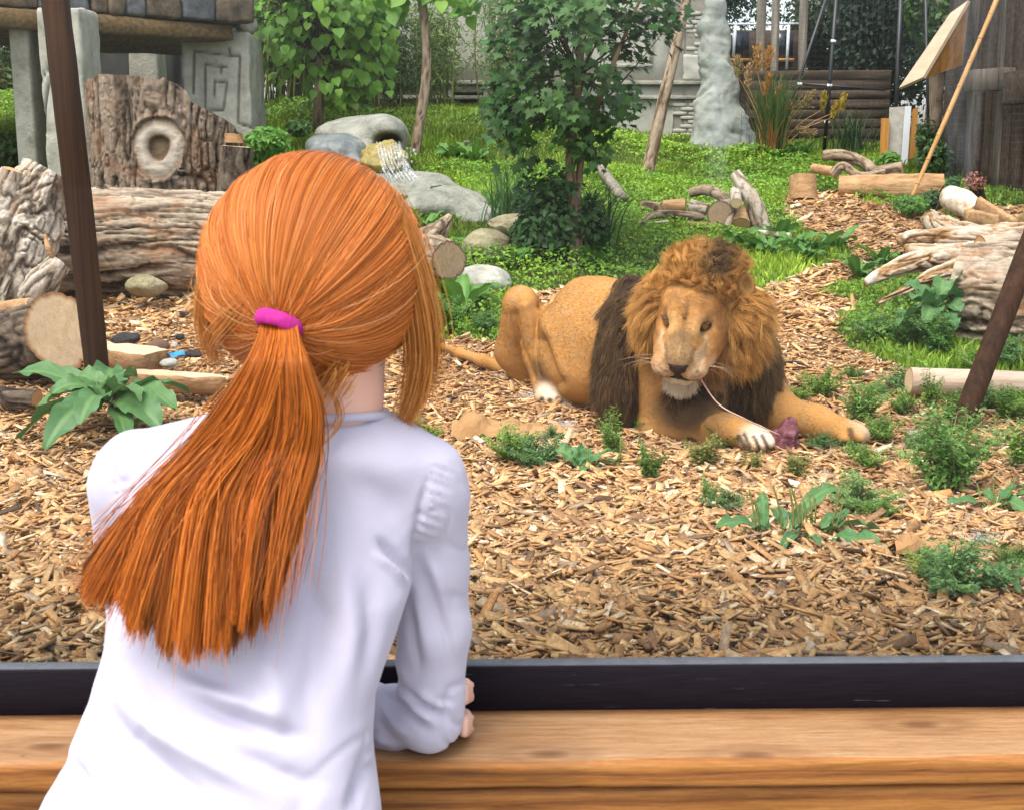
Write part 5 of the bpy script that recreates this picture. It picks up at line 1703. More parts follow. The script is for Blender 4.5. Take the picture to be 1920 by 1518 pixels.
# ------------------------------------------------------------------ plumed reed clump by the buttress
pg = thing('pampas_grass', G(1450, 287), 'tall pampas grass clump with orange plumes beside the concrete buttress', 'pampas grass')
f = W(1447, 285, 14.5); f[2] = float(H(f[0], f[1])) - .02
tuft('blade', None, None, f, 420, 1.0, .42, .006, (.07, .13, .035), r_, None, .35, part=pg)
tuft('dry_blade', None, None, f + (-.03, -.1, 0), 90, .5, .3, .006, (.38, .20, .05), r_, None, .5, part=pg)
def plume(b, tp, r, col, n=420):
    t = r_.random(n); c = b + (tp - b) * t[:, None]
    prof = np.sin(np.pi * np.clip(t * .92 + .06, 0, 1)) ** .6
    d = r_.normal(size=(n, 3)) * (r * prof * .55)[:, None]
    V, Fx = leaf_quads(c + d, r_.normal(size=(n, 3)), r_.uniform(.03, .06, n), r_, .22, .1, (tp - b)[None] / np.linalg.norm(tp - b) + d * 6)
    cc = np.array(col) * r_.uniform(.7, 1.35, (n, 1))
    obj('plume', V, Fx, M_PLUME, pg, cols=np.repeat(cc, 4, 0), smooth_shade=False)
M_PLUME = m_leaf('reed plume', trans=.3, rough=.8)
st_ = Acc()
for (x0, y0, x1, y1, r, col) in ((1420, 132, 1422, 85, .06, (.50, .28, .06)), (1436, 128, 1445, 88, .05, (.50, .28, .06)), (1402, 160, 1404, 122, .05, (.36, .27, .12)), (1384, 142, 1382, 105, .05, (.36, .28, .11)), (1436, 175, 1444, 138, .04, (.52, .28, .05)), (1436, 208, 1464, 162, .035, (.45, .28, .09)), (1502, 200, 1526, 174, .06, (.42, .30, .13)), (1476, 210, 1482, 192, .04, (.45, .28, .1)), (1495, 243, 1528, 250, .05, (.55, .40, .2)), (1542, 204, 1546, 172, .03, (.36, .30, .03)), (1562, 219, 1570, 190, .03, (.36, .30, .03)), (1578, 204, 1584, 175, .03, (.36, .30, .03))):
    b, tp = W(x0, y0, 14.5), W(x1, y1, 14.5)
    plume(b, tp, r, col)
    V, Fl, _ = tube([f, (f + b) / 2 + (0, 0, .1), b, tp], [.006, .005, .004, .002], 10, 5); st_.add(V, Fl)
st_.obj('stalk', M_BAMBOO, pg)
tuft('grass_tuft', 'dim arching grass tuft at the foot of the board fence', 'grass tuft', G(1600, 292), 120, .55, .6, .006, (.07, .13, .05), r_)

# ------------------------------------------------------------------ trees behind the fences
def cloud_tree(label, px, py, Y, rx, ry, rz, n, base, rng, lumps=12, size=(.05, .115), zfoot=None, asp=.6):
    c = W(px, py, Y)
    g = np.array([c[0], Y, float(H(c[0], Y))])
    t = thing('background_tree', g, label, 'tree', 'trees behind the enclosure')
    V, Fl, h = tube([g - (0, 0, .2), (g + c) / 2 + (.05, 0, 0), c + (0, 0, rz * .6)], [.12, .09, .03], 20, 10, bark(.01, 2, 9, 3)); obj('trunk', V, Fl, M_TRUNK, t, attrs={'fur': h})
    lc = c + unit(rng.normal(size=(lumps, 3))) * np.array([rx, ry, rz]) * rng.uniform(.3, .85, (lumps, 1))
    w = rng.integers(0, lumps, n)
    d = unit(rng.normal(size=(n, 3))) * (rng.random((n, 1)) ** .4)
    C = lc[w] + d * np.array([rx, ry, rz]) * .42
    N = d * .8 + np.array([0, -.1, .5]) + rng.normal(0, .4, (n, 3))
    V, Fx = leaf_quads(C, N, rng.uniform(*size, n), rng, asp)
    cc = np.array(base) * rng.uniform(.5, 1.5, (n, 1)) * rng.uniform(.75, 1.25, (lumps, 1))[w]
    obj('crown', V, Fx, M_LEAF, t, cols=np.repeat(cc, 4, 0), smooth_shade=False)
for a in (('dark evergreen behind the lodge posts', 1350, 0, 21.5, 1.1, 1, 1.4, 3200, (.03, .075, .035)), ('olive green tree behind the black wire posts', 1600, 40, 18.9, .95, .8, 1.1, 4200, (.055, .105, .025)),
          ('dark dense tree left of the plywood chute', 1650, 60, 17.6, .8, .9, 1.8, 4200, (.022, .055, .028)), ('tall dark tree over the palisade', 1800, -20, 16.8, 1.4, 1.2, 2.0, 5000, (.02, .05, .026)),
          ('dark tree at the far right behind the palisade', 1960, 40, 16.0, 1.3, 1.2, 2.2, 4200, (.02, .052, .025)), ('bright bush behind the plywood chute', 1755, 40, 14.6, .35, .3, .5, 900, (.07, .16, .03)),
          ('dark tree left of the pavilion', 0, 170, 18.5, 1.2, 1, 1.6, 3600, (.04, .085, .02)), ('yellowing tree seen through the pavilion', 150, 170, 21, 2.2, 1, 2.4, 4200, (.09, .15, .03)), ('large leafy tree beyond the left edge', -260, 100, 17, 1.6, 1.2, 2.4, 3600, (.05, .10, .025)),
          ('pale green tree behind the bamboo screen', 540, -60, 20, 1.9, 1, 2.2, 4200, (.11, .20, .04)), ('wide tree behind the plaster wall', 950, -160, 24, 3.5, 1.2, 2.2, 5000, (.06, .12, .035)), ('broad dark tree far behind the lodge', 1500, -120, 25, 4.5, 1.5, 3.2, 6000, (.03, .07, .03))):
    cloud_tree(*a[:7], int(a[7] * 2.3), *a[8:], rng=r_)
bush('climbing_shrub', 'dark creeper climbing at the foot of the palisade planks', 'shrub', [(1755, 300, 40, 40), (1740, 260, 26, 40), (1790, 345, 26, 24)], 1500, 13.3, .8, (.035, .08), (.04, .11, .03), r_)
bush('flower_stalks', 'dry brown seed heads on thin stalks behind the driftwood', 'weed', [(1828, 340, 24, 20)], 220, 10.9, .5, (.02, .04), (.32, .17, .10), r_, stems=22, foot=G(1835, 395))
bush('green_weed', 'bushy green weed at the foot of the bamboo cane', 'weed', [(1708, 385, 36, 20)], 900, 10.9, .6, (.025, .05), (.08, .22, .04), r_)
bush('green_weed', 'bright weed beside the leaned boards', 'weed', [(1668, 300, 22, 16)], 420, 13.3, .6, (.04, .08), (.11, .28, .04), r_)
bush('green_weed', 'green weed growing at the end of the tan split log', 'weed', [(1750, 372, 26, 16), (1786, 352, 16, 22)], 700, 11.3, .6, (.03, .06), (.06, .16, .05), r_)
bush('shrub', 'low leafy plants left of the dark pavilion pillar', 'shrub', [(8, 290, 40, 46)], 900, 12.5, .7, (.05, .1), (.045, .11, .025), r_)
bush('shrub', 'bright green shrub between the short stump and the catalpa', 'shrub', [(500, 265, 44, 28), (480, 300, 30, 30)], 1500, 11.4, .7, (.04, .09), (.10, .27, .04), r_)
bush('shrub', 'dark leaved shrub at the foot of the catalpa trunk', 'shrub', [(560, 240, 26, 16)], 420, 13.4, .7, (.04, .08), (.04, .13, .03), r_)

# ------------------------------------------------------------------ big leaves: every leaf an object
def leaf_mesh(a, b, width, lift=.1, roll=0.0, fold=.25, wave=.08, nu=16, nv=8, seed=0, blunt=.92, sag=0.0):
    a, b = np.asarray(a, float), np.asarray(b, float)
    L = np.linalg.norm(b - a)
    t = np.linspace(0, 1, nu)[:, None]
    m = (a + b) / 2 + np.array([0, 0, lift * 2])
    P = a * (1-t)**2 + 2*m*t*(1-t) + b*t*t
    T = unit(np.gradient(P, axis=0))
    S = unit(np.cross(T, [0, 0, 1.0]))
    U = np.cross(S, T)
    S, U = S * math.cos(roll) + U * math.sin(roll), U * math.cos(roll) - S * math.sin(roll)
    w = width * .5 * np.sin(np.pi * np.clip(t[:, 0] * .985 + .004, 0, 1) ** blunt) ** .58 + .001
    v = np.linspace(-1, 1, nv + 1)
    ph = seed * 1.7
    V = []; vein = []
    for i in range(nu):
        for x in v:
            e = wave * width * abs(x) ** 1.5 * (math.sin(t[i, 0] * 17 + ph + 2 * np.sign(x)) + .6 * math.sin(t[i, 0] * 31 + ph))
            h = fold * abs(x) * w[i] - sag * x * x * w[i] + e - .03 * width * abs(math.sin((t[i, 0] * 9 - abs(x) * 2.2) * math.pi)) * (1 - abs(x))
            V.append(P[i] + S[i] * x * w[i] * (1 - .1 * abs(x)) + U[i] * h)
            sv = abs(((t[i, 0] * 7 - abs(x) * 1.6) % 1) - .5) * 2
            vein.append(max(1.0 if abs(x) < .01 else 0, .7 * max(0, 1 - (1 - sv) * 3.2) * (1 - abs(x) * .5)))
    n1 = nv + 1
    Fl = [(i*n1 + j, i*n1 + j + 1, (i+1)*n1 + j + 1, (i+1)*n1 + j) for i in range(nu - 1) for j in range(nv)]
    return np.array(V), Fl, np.array(vein)

M_DOCK = m_leaf('dock leaf', False, (.065, .20, .032), .25, .42, .22, True)
M_BURDOCK = m_leaf('burdock leaf', False, (.065, .175, .055), .22, .5, .18, True)
def leafy(name, label, cat, leaves, mat=None, group=None, stemmat=None):
    """leaves: (base, tip, width, lift, roll)"""
    bs = np.array([l[0] for l in leaves])
    f = bs.mean(0); f[2] = float(H(f[0], f[1]))
    t = thing(name, f, label, cat, group)
    for k, l in enumerate(leaves):
        V, Fl, ve = leaf_mesh(l[0], l[1], l[2], l[3], l[4], seed=k, **(l[5] if len(l) > 5 else {}))
        obj('leaf', V, Fl, mat or M_DOCK, t, attrs={'vein': ve})
    return t
Yb = 5.15
u = m_per_px(Yb)
B = lambda x, y, d=0: W(x, y, Yb + d)
leafy('burdock', 'big leafy burdock plant at the foot of the left pole', 'plant', [
    (B(190, 750), B(24, 700, .1), 62*u, .05, .3), (B(195, 752, .1), B(212, 690, .25), 90*u, .03, -.2, dict(blunt=.9)), (B(188, 750, .1), B(110, 722, .3), 60*u, .06, -.3),
    (B(200, 755), B(28, 832, -.15), 66*u, .075, -.4), (B(205, 755, -.05), B(84, 842, -.35), 66*u, .07, .45), (B(190, 745), B(96, 740, -.1), 46*u, .05, .5),
    (B(208, 752), B(358, 738, .1), 60*u, .06, .2), (B(212, 755, -.02), B(300, 800, -.22), 74*u, .055, -.5), (B(215, 762, -.05), B(240, 830, -.3), 46*u, .03, .2),
    (B(205, 740, -.05), B(186, 722, -.05), 40*u, .03, .2), (B(210, 740), B(254, 706, .2), 46*u, .04, .6), (B(200, 752, -.05), B(150, 795, -.3), 60*u, .06, .1),
    (B(215, 752, .05), B(330, 770, -.1), 66*u, .07, -.2), (B(206, 748, 0), B(262, 752, -.2), 56*u, .06, .4), (B(192, 752), B(60, 782, -.1), 50*u, .07, .0), (B(198, 748), B(140, 712, .05), 50*u, .05, .4)], M_BURDOCK)
Yb2 = 6.75
u2 = m_per_px(Yb2)
B2 = lambda x, y, d=0: W(x, y, Yb2 + d)
leafy('burdock', 'burdock with broad pale leaves between driftwood and barked log', 'plant', [
    (B2(1750, 575), B2(1690, 532, .1), 50*u2, .03, .2), (B2(1755, 580), B2(1682, 612, -.2), 70*u2, .05, -.5), (B2(1765, 570), B2(1800, 560, 0), 60*u2, .04, .3), (B2(1770, 565), B2(1806, 508, .1), 34*u2, .02, .5),
    (B2(1765, 560), B2(1770, 525, .1), 44*u2, .03, -.3), (B2(1750, 590), B2(1790, 618, -.2), 50*u2, .04, .1), (B2(1740, 580), B2(1712, 560, -.1), 50*u2, .04, -.2), (B2(1755, 580), B2(1735, 606, -.25), 44*u2, .04, .4),
    (B2(1765, 585), B2(1800, 585, -.1), 46*u2, .04, -.3), (B2(1745, 575), B2(1722, 540, .15), 44*u2, .03, -.1)], M_BURDOCK)

def dock(label, px, py, n, Ls, rng, group='dock plants in the grass', width=.3, spread=1.0, mat=None, name='dock_plant'):
    g = G(px, py)
    ls = []
    for k in range(n):
        a = 2 * np.pi * (k + rng.random() * .7) / n
        l = Ls * rng.uniform(.6, 1.15)
        tp = g + np.array([math.cos(a) * l * spread * .85, math.sin(a) * l * spread * .85, l * rng.uniform(.15, .75)])
        ls.append((g + np.array([math.cos(a), math.sin(a), 0]) * .02, tp, l * width * rng.uniform(.8, 1.2), l * .16, rng.normal() * .3, dict(nu=10, nv=4)))
    return leafy(name, label, 'plant', ls, mat, group)
docks = [(1400, 470, 'left dock in the patch beyond the lion'), (1440, 478, 'second dock from the left in the patch beyond the lion'), (1490, 468, 'middle dock in the patch beyond the lion'), (1530, 478, 'dock in the patch right of the middle, near the path'), (1570, 468, 'dock at the right end of the patch by the path'),
         (1455, 455, 'dock at the back of the patch by the pale stick'), (1510, 490, 'dock at the front of the patch above the bare chips'), (1385, 455, 'dock just behind the lion\'s ear'), (1650, 500, 'dock growing left of the driftwood tip'), (1610, 520, 'dock at the lower left of the driftwood'),
         (905, 480, 'dock between the two boulders'), (960, 505, 'dock at the left foot of the maple shrub'), (1110, 500, 'dock right beside the maple trunk'), (800, 430, 'dock left of the pointed branch stub'), (770, 400, 'dock below the apron rock next to the girl'), (1000, 470, 'dock in front of the maple shrub'),
         (1500, 300, 'dock at the foot of the pampas grass'), (1460, 305, 'dock below the concrete buttress'), (850, 300, 'dock beside the thin cut stump'), (890, 308, 'dock in front of the thin cut stump')]
for (x, y, l) in docks:
    dock('leafy ' + l, x, y, 11, .22 if y > 420 else .3, r_, width=.36)
dock('dock leaves at the lion\'s back beneath the pale boulder', 870, 590, 12, .28, r_, width=.42)
dock('small broad leaved plant right of the burdock, left of the girl', 232, 815, 5, .10, r_, width=.45)

# plantain with seed spikes (front right) and its smaller relatives
def plantain(label, px, py, leaves, spikes, Y=None, scale=1.0):
    g = G(px, py)
    Yg = g[1]
    u = m_per_px(Yg)
    up_ = np.array([0, 0, .022])
    ls = [(W(bx, by, Yg + bd) + up_, W(tx, ty, Yg + td) + up_, w * u * 1.15, l, r, dict(nu=18, nv=8, wave=.11)) for (bx, by, bd, tx, ty, td, w, l, r) in leaves]
    t = leafy('plantain', label, 'plant', ls, M_PLANTAIN)
    for (x0, y0, x1, y1) in spikes:
        a, b = W(x0, y0, Yg), W(x1, y1, Yg + .02)
        V, Fl, _ = tube([a, (a + b) / 2 + (.003, 0, 0), b], [.0022, .003, .0026], 10, 6, lambda q: (.0012 * (vn(q * 400, 3) - .5) * 2, np.ones(q.shape[:2])))
        obj('seed_spike', V, Fl, M_SPIKE, t)
    return t
M_PLANTAIN = m_leaf('plantain leaf', False, (.055, .165, .05), .2, .45, .15, True)
M_SPIKE = m_noise('seed spike', [(.3, (.08, .10, .02)), (.7, (.22, .22, .06))], 60)
plantain('plantain plant with tall brown seed spikes in the front right chips', 1500, 1020,
    [(1430, 1010, 0, 1342, 1004, -.12, 34, .02, .3), (1440, 1005, .0, 1388, 990, .1, 32, .02, .2), (1432, 1010, 0, 1428, 938, .05, 22, .015, .3), (1470, 1005, 0, 1450, 968, .06, 26, .015, .2), (1480, 1010, 0, 1568, 928, .12, 30, .03, -.4), (1520, 1010, 0, 1515, 975, .0, 22, .01, 0),
     (1545, 1010, 0, 1612, 978, .1, 30, .02, .1), (1550, 1010, 0, 1660, 1022, .0, 34, .03, .3), (1560, 1022, -.05, 1668, 1062, -.2, 44, .02, -.3), (1500, 1022, -.05, 1464, 1046, -.18, 22, .02, .1), (1510, 1022, -.05, 1536, 1040, -.2, 20, .015, .2), (1495, 1010, 0, 1482, 975, .08, 24, .015, 0), (1540, 1005, .0, 1585, 985, .12, 26, .02, 0)],
    [(1418, 1000, 1404, 915), (1424, 1005, 1415, 935), (1470, 1005, 1450, 910), (1488, 990, 1480, 912), (1500, 985, 1485, 915), (1505, 985, 1499, 942), (1512, 985, 1505, 932), (1522, 985, 1516, 922), (1528, 980, 1526, 928), (1555, 1000, 1574, 915), (1562, 1000, 1580, 940)])
plantain('plantain plant with broad upright leaves in the chips below the lion', 1110, 885,
    [(1085, 885, 0, 1040, 855, .03, 34, .02, .5), (1088, 885, 0, 1075, 852, .08, 30, .02, -.2), (1092, 888, 0, 1098, 850, .1, 34, .015, -.6), (1105, 885, 0, 1165, 862, .08, 22, .03, .2), (1110, 888, 0, 1182, 884, .02, 22, .02, .2), (1108, 892, 0, 1150, 916, -.12, 24, .02, 0), (1100, 888, -.02, 1090, 900, -.1, 18, .01, 0)],
    [(1098, 880, 1102, 832), (1160, 870, 1164, 822), (1150, 875, 1170, 825)])
plantain('plantain plant with long leaves at the right edge below the tall weed', 1850, 965,
    [(1850, 965, 0, 1762, 972, -.05, 24, .03, .2), (1865, 960, 0, 1830, 935, .08, 22, .02, .1), (1870, 965, 0, 1930, 985, -.1, 34, .03, -.2), (1870, 960, 0, 1925, 930, .08, 30, .03, .3), (1880, 960, 0, 1960, 955, 0, 32, .03, .1)],
    [(1840, 955, 1832, 905), (1860, 950, 1862, 890), (1880, 950, 1905, 895)])
plantain('small plantain sprouting in the bottom right corner', 1880, 1120,
    [(1860, 1120, 0, 1838, 1090, .02, 30, .02, .5), (1868, 1120, 0, 1890, 1086, .04, 36, .02, -.4), (1880, 1122, 0, 1935, 1095, .03, 34, .02, .1), (1875, 1124, 0, 1910, 1128, -.05, 22, .02, 0)],
    [(1898, 1115, 1900, 1068), (1905, 1118, 1912, 1072)])

# ------------------------------------------------------------------ feathery weeds, one thing each
def weed_proto(seed, n_stem=13, hgt=.16, spread=.13, base=(.15, .30, .055)):
    rng = np.random.default_rng(seed)
    Cs, Ns, Ts, Ss = [], [], [], []
    acc = Acc()
    for k in range(n_stem):
        a = rng.uniform(0, 2*np.pi); h = hgt * rng.uniform(.45, 1.0); r = spread * rng.uniform(.15, 1.0)
        p0 = np.array([rng.normal() * .012, rng.normal() * .012, -.01]); p2 = np.array([math.cos(a) * r, math.sin(a) * r, h]); p1 = p0 * .4 + p2 * .5 + (0, 0, h * .18)
        P = spline([p0, p1, p2], 14)
        V, Fl, _ = tube(P[::3], [.0024, .002, .001], 5, 4); acc.add(V, Fl, np.array([.12, .17, .05]))
        T = unit(np.gradient(P, axis=0))
        for i in range(3, 14):
            for s in (-1, 1):
                sd_ = unit(np.cross(T[i], [0, 0, 1])) * s
                ln = .030 * math.sin(math.pi * (i / 15) ** .8) + .010
                for q in (0.25, .45, .62, .8, 1.0):
                    d = unit(sd_ + T[i] * .5 + rng.normal(0, .25, 3) + (0, 0, -.15))
                    Cs.append(P[i] + d * ln * q); Ns.append(np.array([0, 0, 1]) + rng.normal(0, .5, 3)); Ts.append(d + rng.normal(0, .4, 3)); Ss.append(ln * rng.uniform(.32, .62))
    n = len(Cs)
    V, Fx = leaf_quads(np.array(Cs), np.array(Ns), np.array(Ss), rng, .5, .2, np.array(Ts))
    c = np.array(base) * rng.uniform(.55, 1.5, (n, 1)) * (1 + rng.normal(0, .08, (n, 3)))
    fm = mesh_data('foliage', V, Fx, M_LEAF, np.repeat(np.clip(c, .005, 1), 4, 0), None, False)
    sm = mesh_data('stem', np.concatenate(acc.V), acc.F, M_COLSTEM, np.concatenate(acc.C))
    return fm, sm
PROTO = [weed_proto(1), weed_proto(2, 16, .15, .16, (.14, .28, .09)), weed_proto(3, 9, .2, .08, (.16, .30, .06)), weed_proto(4, 8, .12, .07, (.24, .27, .07)), weed_proto(5, 20, .2, .17, (.12, .27, .06))]
def weed(px, py, proto, s, label, name='feathery_weed', sz=None):
    g = G(px, py)
    fm, sm = PROTO[proto]
    t = thing(name, g, label, 'weed', 'feathery weeds on the chips')
    ang = (px * 7.3 + py * 3.1) % 6.28
    c, sn = math.cos(ang) * s, math.sin(ang) * s
    M = np.array([[c, -sn, 0, g[0]], [sn, c, 0, g[1]], [0, 0, sz or s, g[2]], [0, 0, 0, 1.0]])
    share('foliage', fm, t, M); share('stem', sm, t, M)
for a in ((958, 868, 0, 1.0, 'lush green weed tuft below the crumpled paper bag'), (1010, 880, 1, .95, 'second weed tuft below the paper bag, nearer the plantain'), (1040, 830, 1, .5, 'faint blue green weed sprig beside the white feathers'), (1150, 858, 2, 1.0, 'upright weed behind the broad leaved plantain'),
          (1218, 905, 2, .85, 'thin weed with pale tip standing right of the plantain below the lion'), (1200, 810, 0, .55, 'small green weed just before the lion\'s elbow'), (1362, 846, 0, .75, 'green weed tucked under the lion\'s near paw'), (1318, 880, 3, 1.1, 'yellowish wilting weed below the lion\'s forearm'), (1412, 888, 3, .7, 'small yellow weed below the lion\'s near paw'),
          (1490, 900, 3, .9, 'straggly yellow green weed above the plantain spikes'), (1535, 846, 1, .6, 'weed in front of the lion\'s far paw'), (1598, 860, 0, .5, 'weed at the toes of the lion\'s far paw'), (1540, 748, 0, 1.0, 'green weed right of the lion\'s dark mane'), (1500, 755, 0, .6, 'small weed touching the edge of the lion\'s dark mane'), (1612, 795, 4, 1.0, 'blue green bushy weed above the lion\'s far paw'), (1650, 835, 0, .9, 'weed right of the lion\'s far paw'),
          (1640, 745, 1, .6, 'loose weed between the bushy weed and the stripped log'), (1600, 715, 0, .5, 'small weed left of the stripped log\'s end'), (1690, 735, 1, .8, 'weed against the cut end of the stripped log'), (1740, 770, 2, 1.0, 'tall weed in front of the stripped log'), (1790, 800, 0, 1.0, 'weed growing round the foot of the right pole'), (1850, 770, 1, 1.0, 'weed right of the right pole, before the stripped log'), (1895, 790, 0, 1.0, 'weed beside the right frame edge, right of the pole'),
          (1775, 930, 4, 1.55, 'largest bushy weed, rounded, below the right pole'), (1905, 880, 2, 1.1, 'weed with bare stalks at the right edge'), (1625, 885, 0, .7, 'low weed right of the straggly yellow one'), (1615, 965, 1, .95, 'blue green weed just right of the plantain spikes'), (1648, 980, 0, .6, 'small weed by the tip of the plantain leaves'), (1330, 945, 2, .5, 'tiny weed sprig alone in the open chips'), (1360, 958, 1, .55, 'creeping sprig right of the tiny weed in the chips'),
          (1780, 1120, 1, 1.0, 'weed tuft in the lower right beneath the second paper scrap'), (1745, 1095, 0, .6, 'small weed left of the lower right tuft'), (1900, 1075, 0, .5, 'small weed above the corner plantain'), (840, 628, 4, 1.15, 'bushy weed at the lion\'s tail tip'), (905, 622, 1, .9, 'weed left of the lion\'s hind leg'), (755, 820, 1, .75, 'weed half behind the girl\'s loose hair'), (808, 828, 0, .5, 'tiny weed right of the girl\'s shoulder'),
          (1700, 660, 4, 1.2, 'bushy weed left of the barked log'), (1760, 670, 4, 1.2, 'bushy weed at the foot of the barked log'), (1640, 640, 1, 1.1, 'weed at the tip of the grass point, left'), (1880, 690, 1, 1.2, 'weed under the barked log at the right edge'), (1820, 700, 0, .9, 'weed between the stripped log and the barked log'), (1175, 960, 3, .3, 'tiny yellow green seedling beside the dark wood lump'), (1690, 780, 0, .8, 'weed between the bushy weed and the right pole'), (1720, 850, 1, .8, 'weed left of the right pole\'s foot')):
    weed(a[0], a[1], a[2], a[3] * .95, a[4])

# ------------------------------------------------------------------ litter and sticks
def stick(label, pts, r, mat=None, name='stick', cat='stick'):
    P = []
    for (x, y, l) in pts:
        g = G(x, y); g[2] += .014 + l; P.append(g)
    V, Fl, _ = tube(P, r, 24, 9, grain(.001, 3, 30, 2, .002))
    return top(obj(name, V, Fl, mat or M_BARKSTICK), label, cat)
M_BARKSTICK = m_noise('stick bark', [(.3, (.13, .075, .04)), (.7, (.33, .22, .13))], 30, bump=.4)
stick('long thin curved stick lying on the chips in the open middle', [(965, 975, .01), (1050, 988, .01), (1120, 998, .008), (1200, 998, .01), (1290, 980, .012)], [.006, .006, .005, .004, .0025])
stick('pale curved twig lower in the chips near the girl\'s arm', [(915, 1050, .01), (960, 1062, .01), (1005, 1064, .012), (1060, 1048, .01)], [.003, .004, .004, .002])
stick('short dark stick on the chips right of the lion', [(1460, 692, .01), (1490, 691, .015), (1520, 700, .01)], [.006, .008, .004], M_BARK_BRANCH)
stick('brown stick lying under the meat by the lion\'s paws', [(1500, 838, .01), (1560, 862, .01), (1600, 868, .01)], [.004, .006, .003])
V, Fa = rock(G(1133, 952) + (0, 0, .018), (.038, .02, .018), 5, .2, 4, rough=.1)
top(obj('wood_lump', V, Fa, m_noise('dark brown wood lump', [(.3, (.05, .025, .015)), (.7, (.13, .07, .04))], 20)), 'dark brown lump of wood on the open chips', 'wood lump')
V, Fa = rock(G(1448, 935) + (0, 0, .012), (.042, .02, .012), 6, .3, 4, rough=.2)
top(obj('dead_leaf', V, Fa, m_noise('orange dead leaf', [(.3, (.28, .12, .02)), (.7, (.48, .27, .06))], 20)), 'orange brown dead leaf behind the plantain spikes', 'leaf')

M_PAPER = m_noise('brown kraft paper', [(.3, (.26, .135, .05)), (.5, (.36, .20, .085)), (.7, (.42, .25, .12))], 5, rough=.8, bump=.5, bscale=30)
def paper(label, px0, px1, py, hpx, seed):
    a, b = G(px0, py), G(px1, py)
    nu, nv = 36, 12
    V = []
    L = np.linalg.norm(b - a)
    for i in range(nu):
        for j in range(nv):
            s, t = i / (nu - 1), j / (nv - 1)
            c = a + (b - a) * s + np.array([0, (t - .5) * L * .36, 0])
            prof = .055 * math.exp(-((s - .17) / .14) ** 2) + .026 * math.exp(-((s - .5) / .2) ** 2) + .012
            fz = prof * L / .45 * math.sin(math.pi * t) ** .5
            V.append((c[0], c[1], float(H(c[0], c[1])) + .026 + fz * 1.25))
    V = np.array(V)
    fac = np.abs(vn(V * 16 + seed, seed) - .5) * 2
    fac2 = np.abs(vn(V * 34 + seed, seed + 1) - .5) * 2
    V[:, 2] += .030 * (fac - .4) + .018 * (fac2 - .4); V[:, 1] += .02 * (fac2 - .5); V[:, 0] += .014 * (fac - .5)
    Fl = [(i*nv + j, (i+1)*nv + j, (i+1)*nv + j + 1, i*nv + j + 1) for i in range(nu-1) for j in range(nv-1)]
    Vb = V - np.array([0, 0, .0015]); m = len(V)
    Fl2 = Fl + [tuple(m + q for q in f[::-1]) for f in Fl]
    return top(obj('paper_bag', np.vstack([V, Vb]), Fl2, M_PAPER, smooth_shade=False), label, 'paper bag')
paper('crumpled brown paper bag lying flattened on the chips left of the lion\'s paws', 850, 1062, 818, 35, 3)
paper('crumpled brown paper scrap on the chips right of the plantain', 1668, 1850, 1050, 30, 8)

M_FLUFF = m_hair('white down', .8, .1, .4)
def fluff(label, px, py, r, n, seed):
    n *= 2
    rg = np.random.default_rng(seed)
    g = G(px, py) + (0, 0, .012)
    b = g + rg.normal(0, 1, (n, 3)) * np.array([r, r * .6, .004])
    d = unit(rg.normal(0, 1, (n, 3)) + (0, 0, .5))
    P = np.stack([b, b + d * .015, b + d * .028 + rg.normal(0, .008, (n, 3))], 1)
    o = curves('feather_fluff', P, np.array([.0005, .0004, .0002]), M_FLUFF, None, np.full((n, 3), .72) * rg.uniform(.8, 1.1, (n, 1)))
    tag(o, label, 'feathers', 'white feather down scattered on the chips')
for a in ((1052, 806, .03, 160, 1, 'white down blown against the end of the paper bag'), (1022, 832, .012, 60, 2, 'small white feather beside the blue green sprig'), (995, 712, .015, 60, 3, 'white down beside the lion\'s hind foot'), (935, 715, .02, 60, 4, 'white down by the root of the lion\'s tail'), (1000, 752, .03, 90, 5, 'white down below the lion\'s hind paw'), (1060, 768, .025, 60, 6, 'grey white down right of the hind paw'), (1845, 1030, .03, 130, 7, 'white down at the end of the right paper scrap'), (1818, 1052, .012, 50, 8, 'small white feather below the right paper scrap'), (1710, 822, .012, 40, 9, 'white feather in the weeds left of the right pole')):
    fluff(a[5], *a[:5])

# ================================================================== the lion
r_ = np.random.default_rng(21)
def P3(x, y, Y): return W(x, y, Y)
# head frame: E0 between the eyes, F forward, Rr to the picture's right, U up
E0 = W(1287, 602, 4.90)
Fd = unit(np.array([-.25, -.83, -.50]))
Rr = unit(np.array([.955, -.29, -.115])); Rr = unit(Rr - Fd * np.dot(Rr, Fd))
Uu = unit(np.cross(Fd, Rr)); Uu = Uu if Uu[2] > 0 else -Uu
HA = np.array([Rr, Fd, Uu])
def HP(r, f, u): return E0 + Rr * r + Fd * f + Uu * u

lo = np.minimum(W(930, 860, 5.9), W(930, 860, 6.6)); hi = np.maximum(W(1660, 430, 5.9), W(1660, 430, 5.2))
S = SDF((-.52, 4.55, -.06), (1.50, 6.65, 1.08), .0082)
# trunk
S.ball(P3(1248, 655, 5.42), .225, .05)
S.cone(P3(1235, 652, 5.45), P3(1120, 640, 5.78), .225, .245, .08)
S.cone(P3(1120, 640, 5.78), P3(1050, 650, 6.1), .245, .215, .08)
S.ell(P3(1110, 690, 5.78), (.20, .30, .17), None, .08)
S.ball(P3(1012, 660, 6.2), .18, .08)
S.cone(P3(1195, 575, 5.5), P3(1100, 566, 5.85), .10, .11, .08)         # back ridge
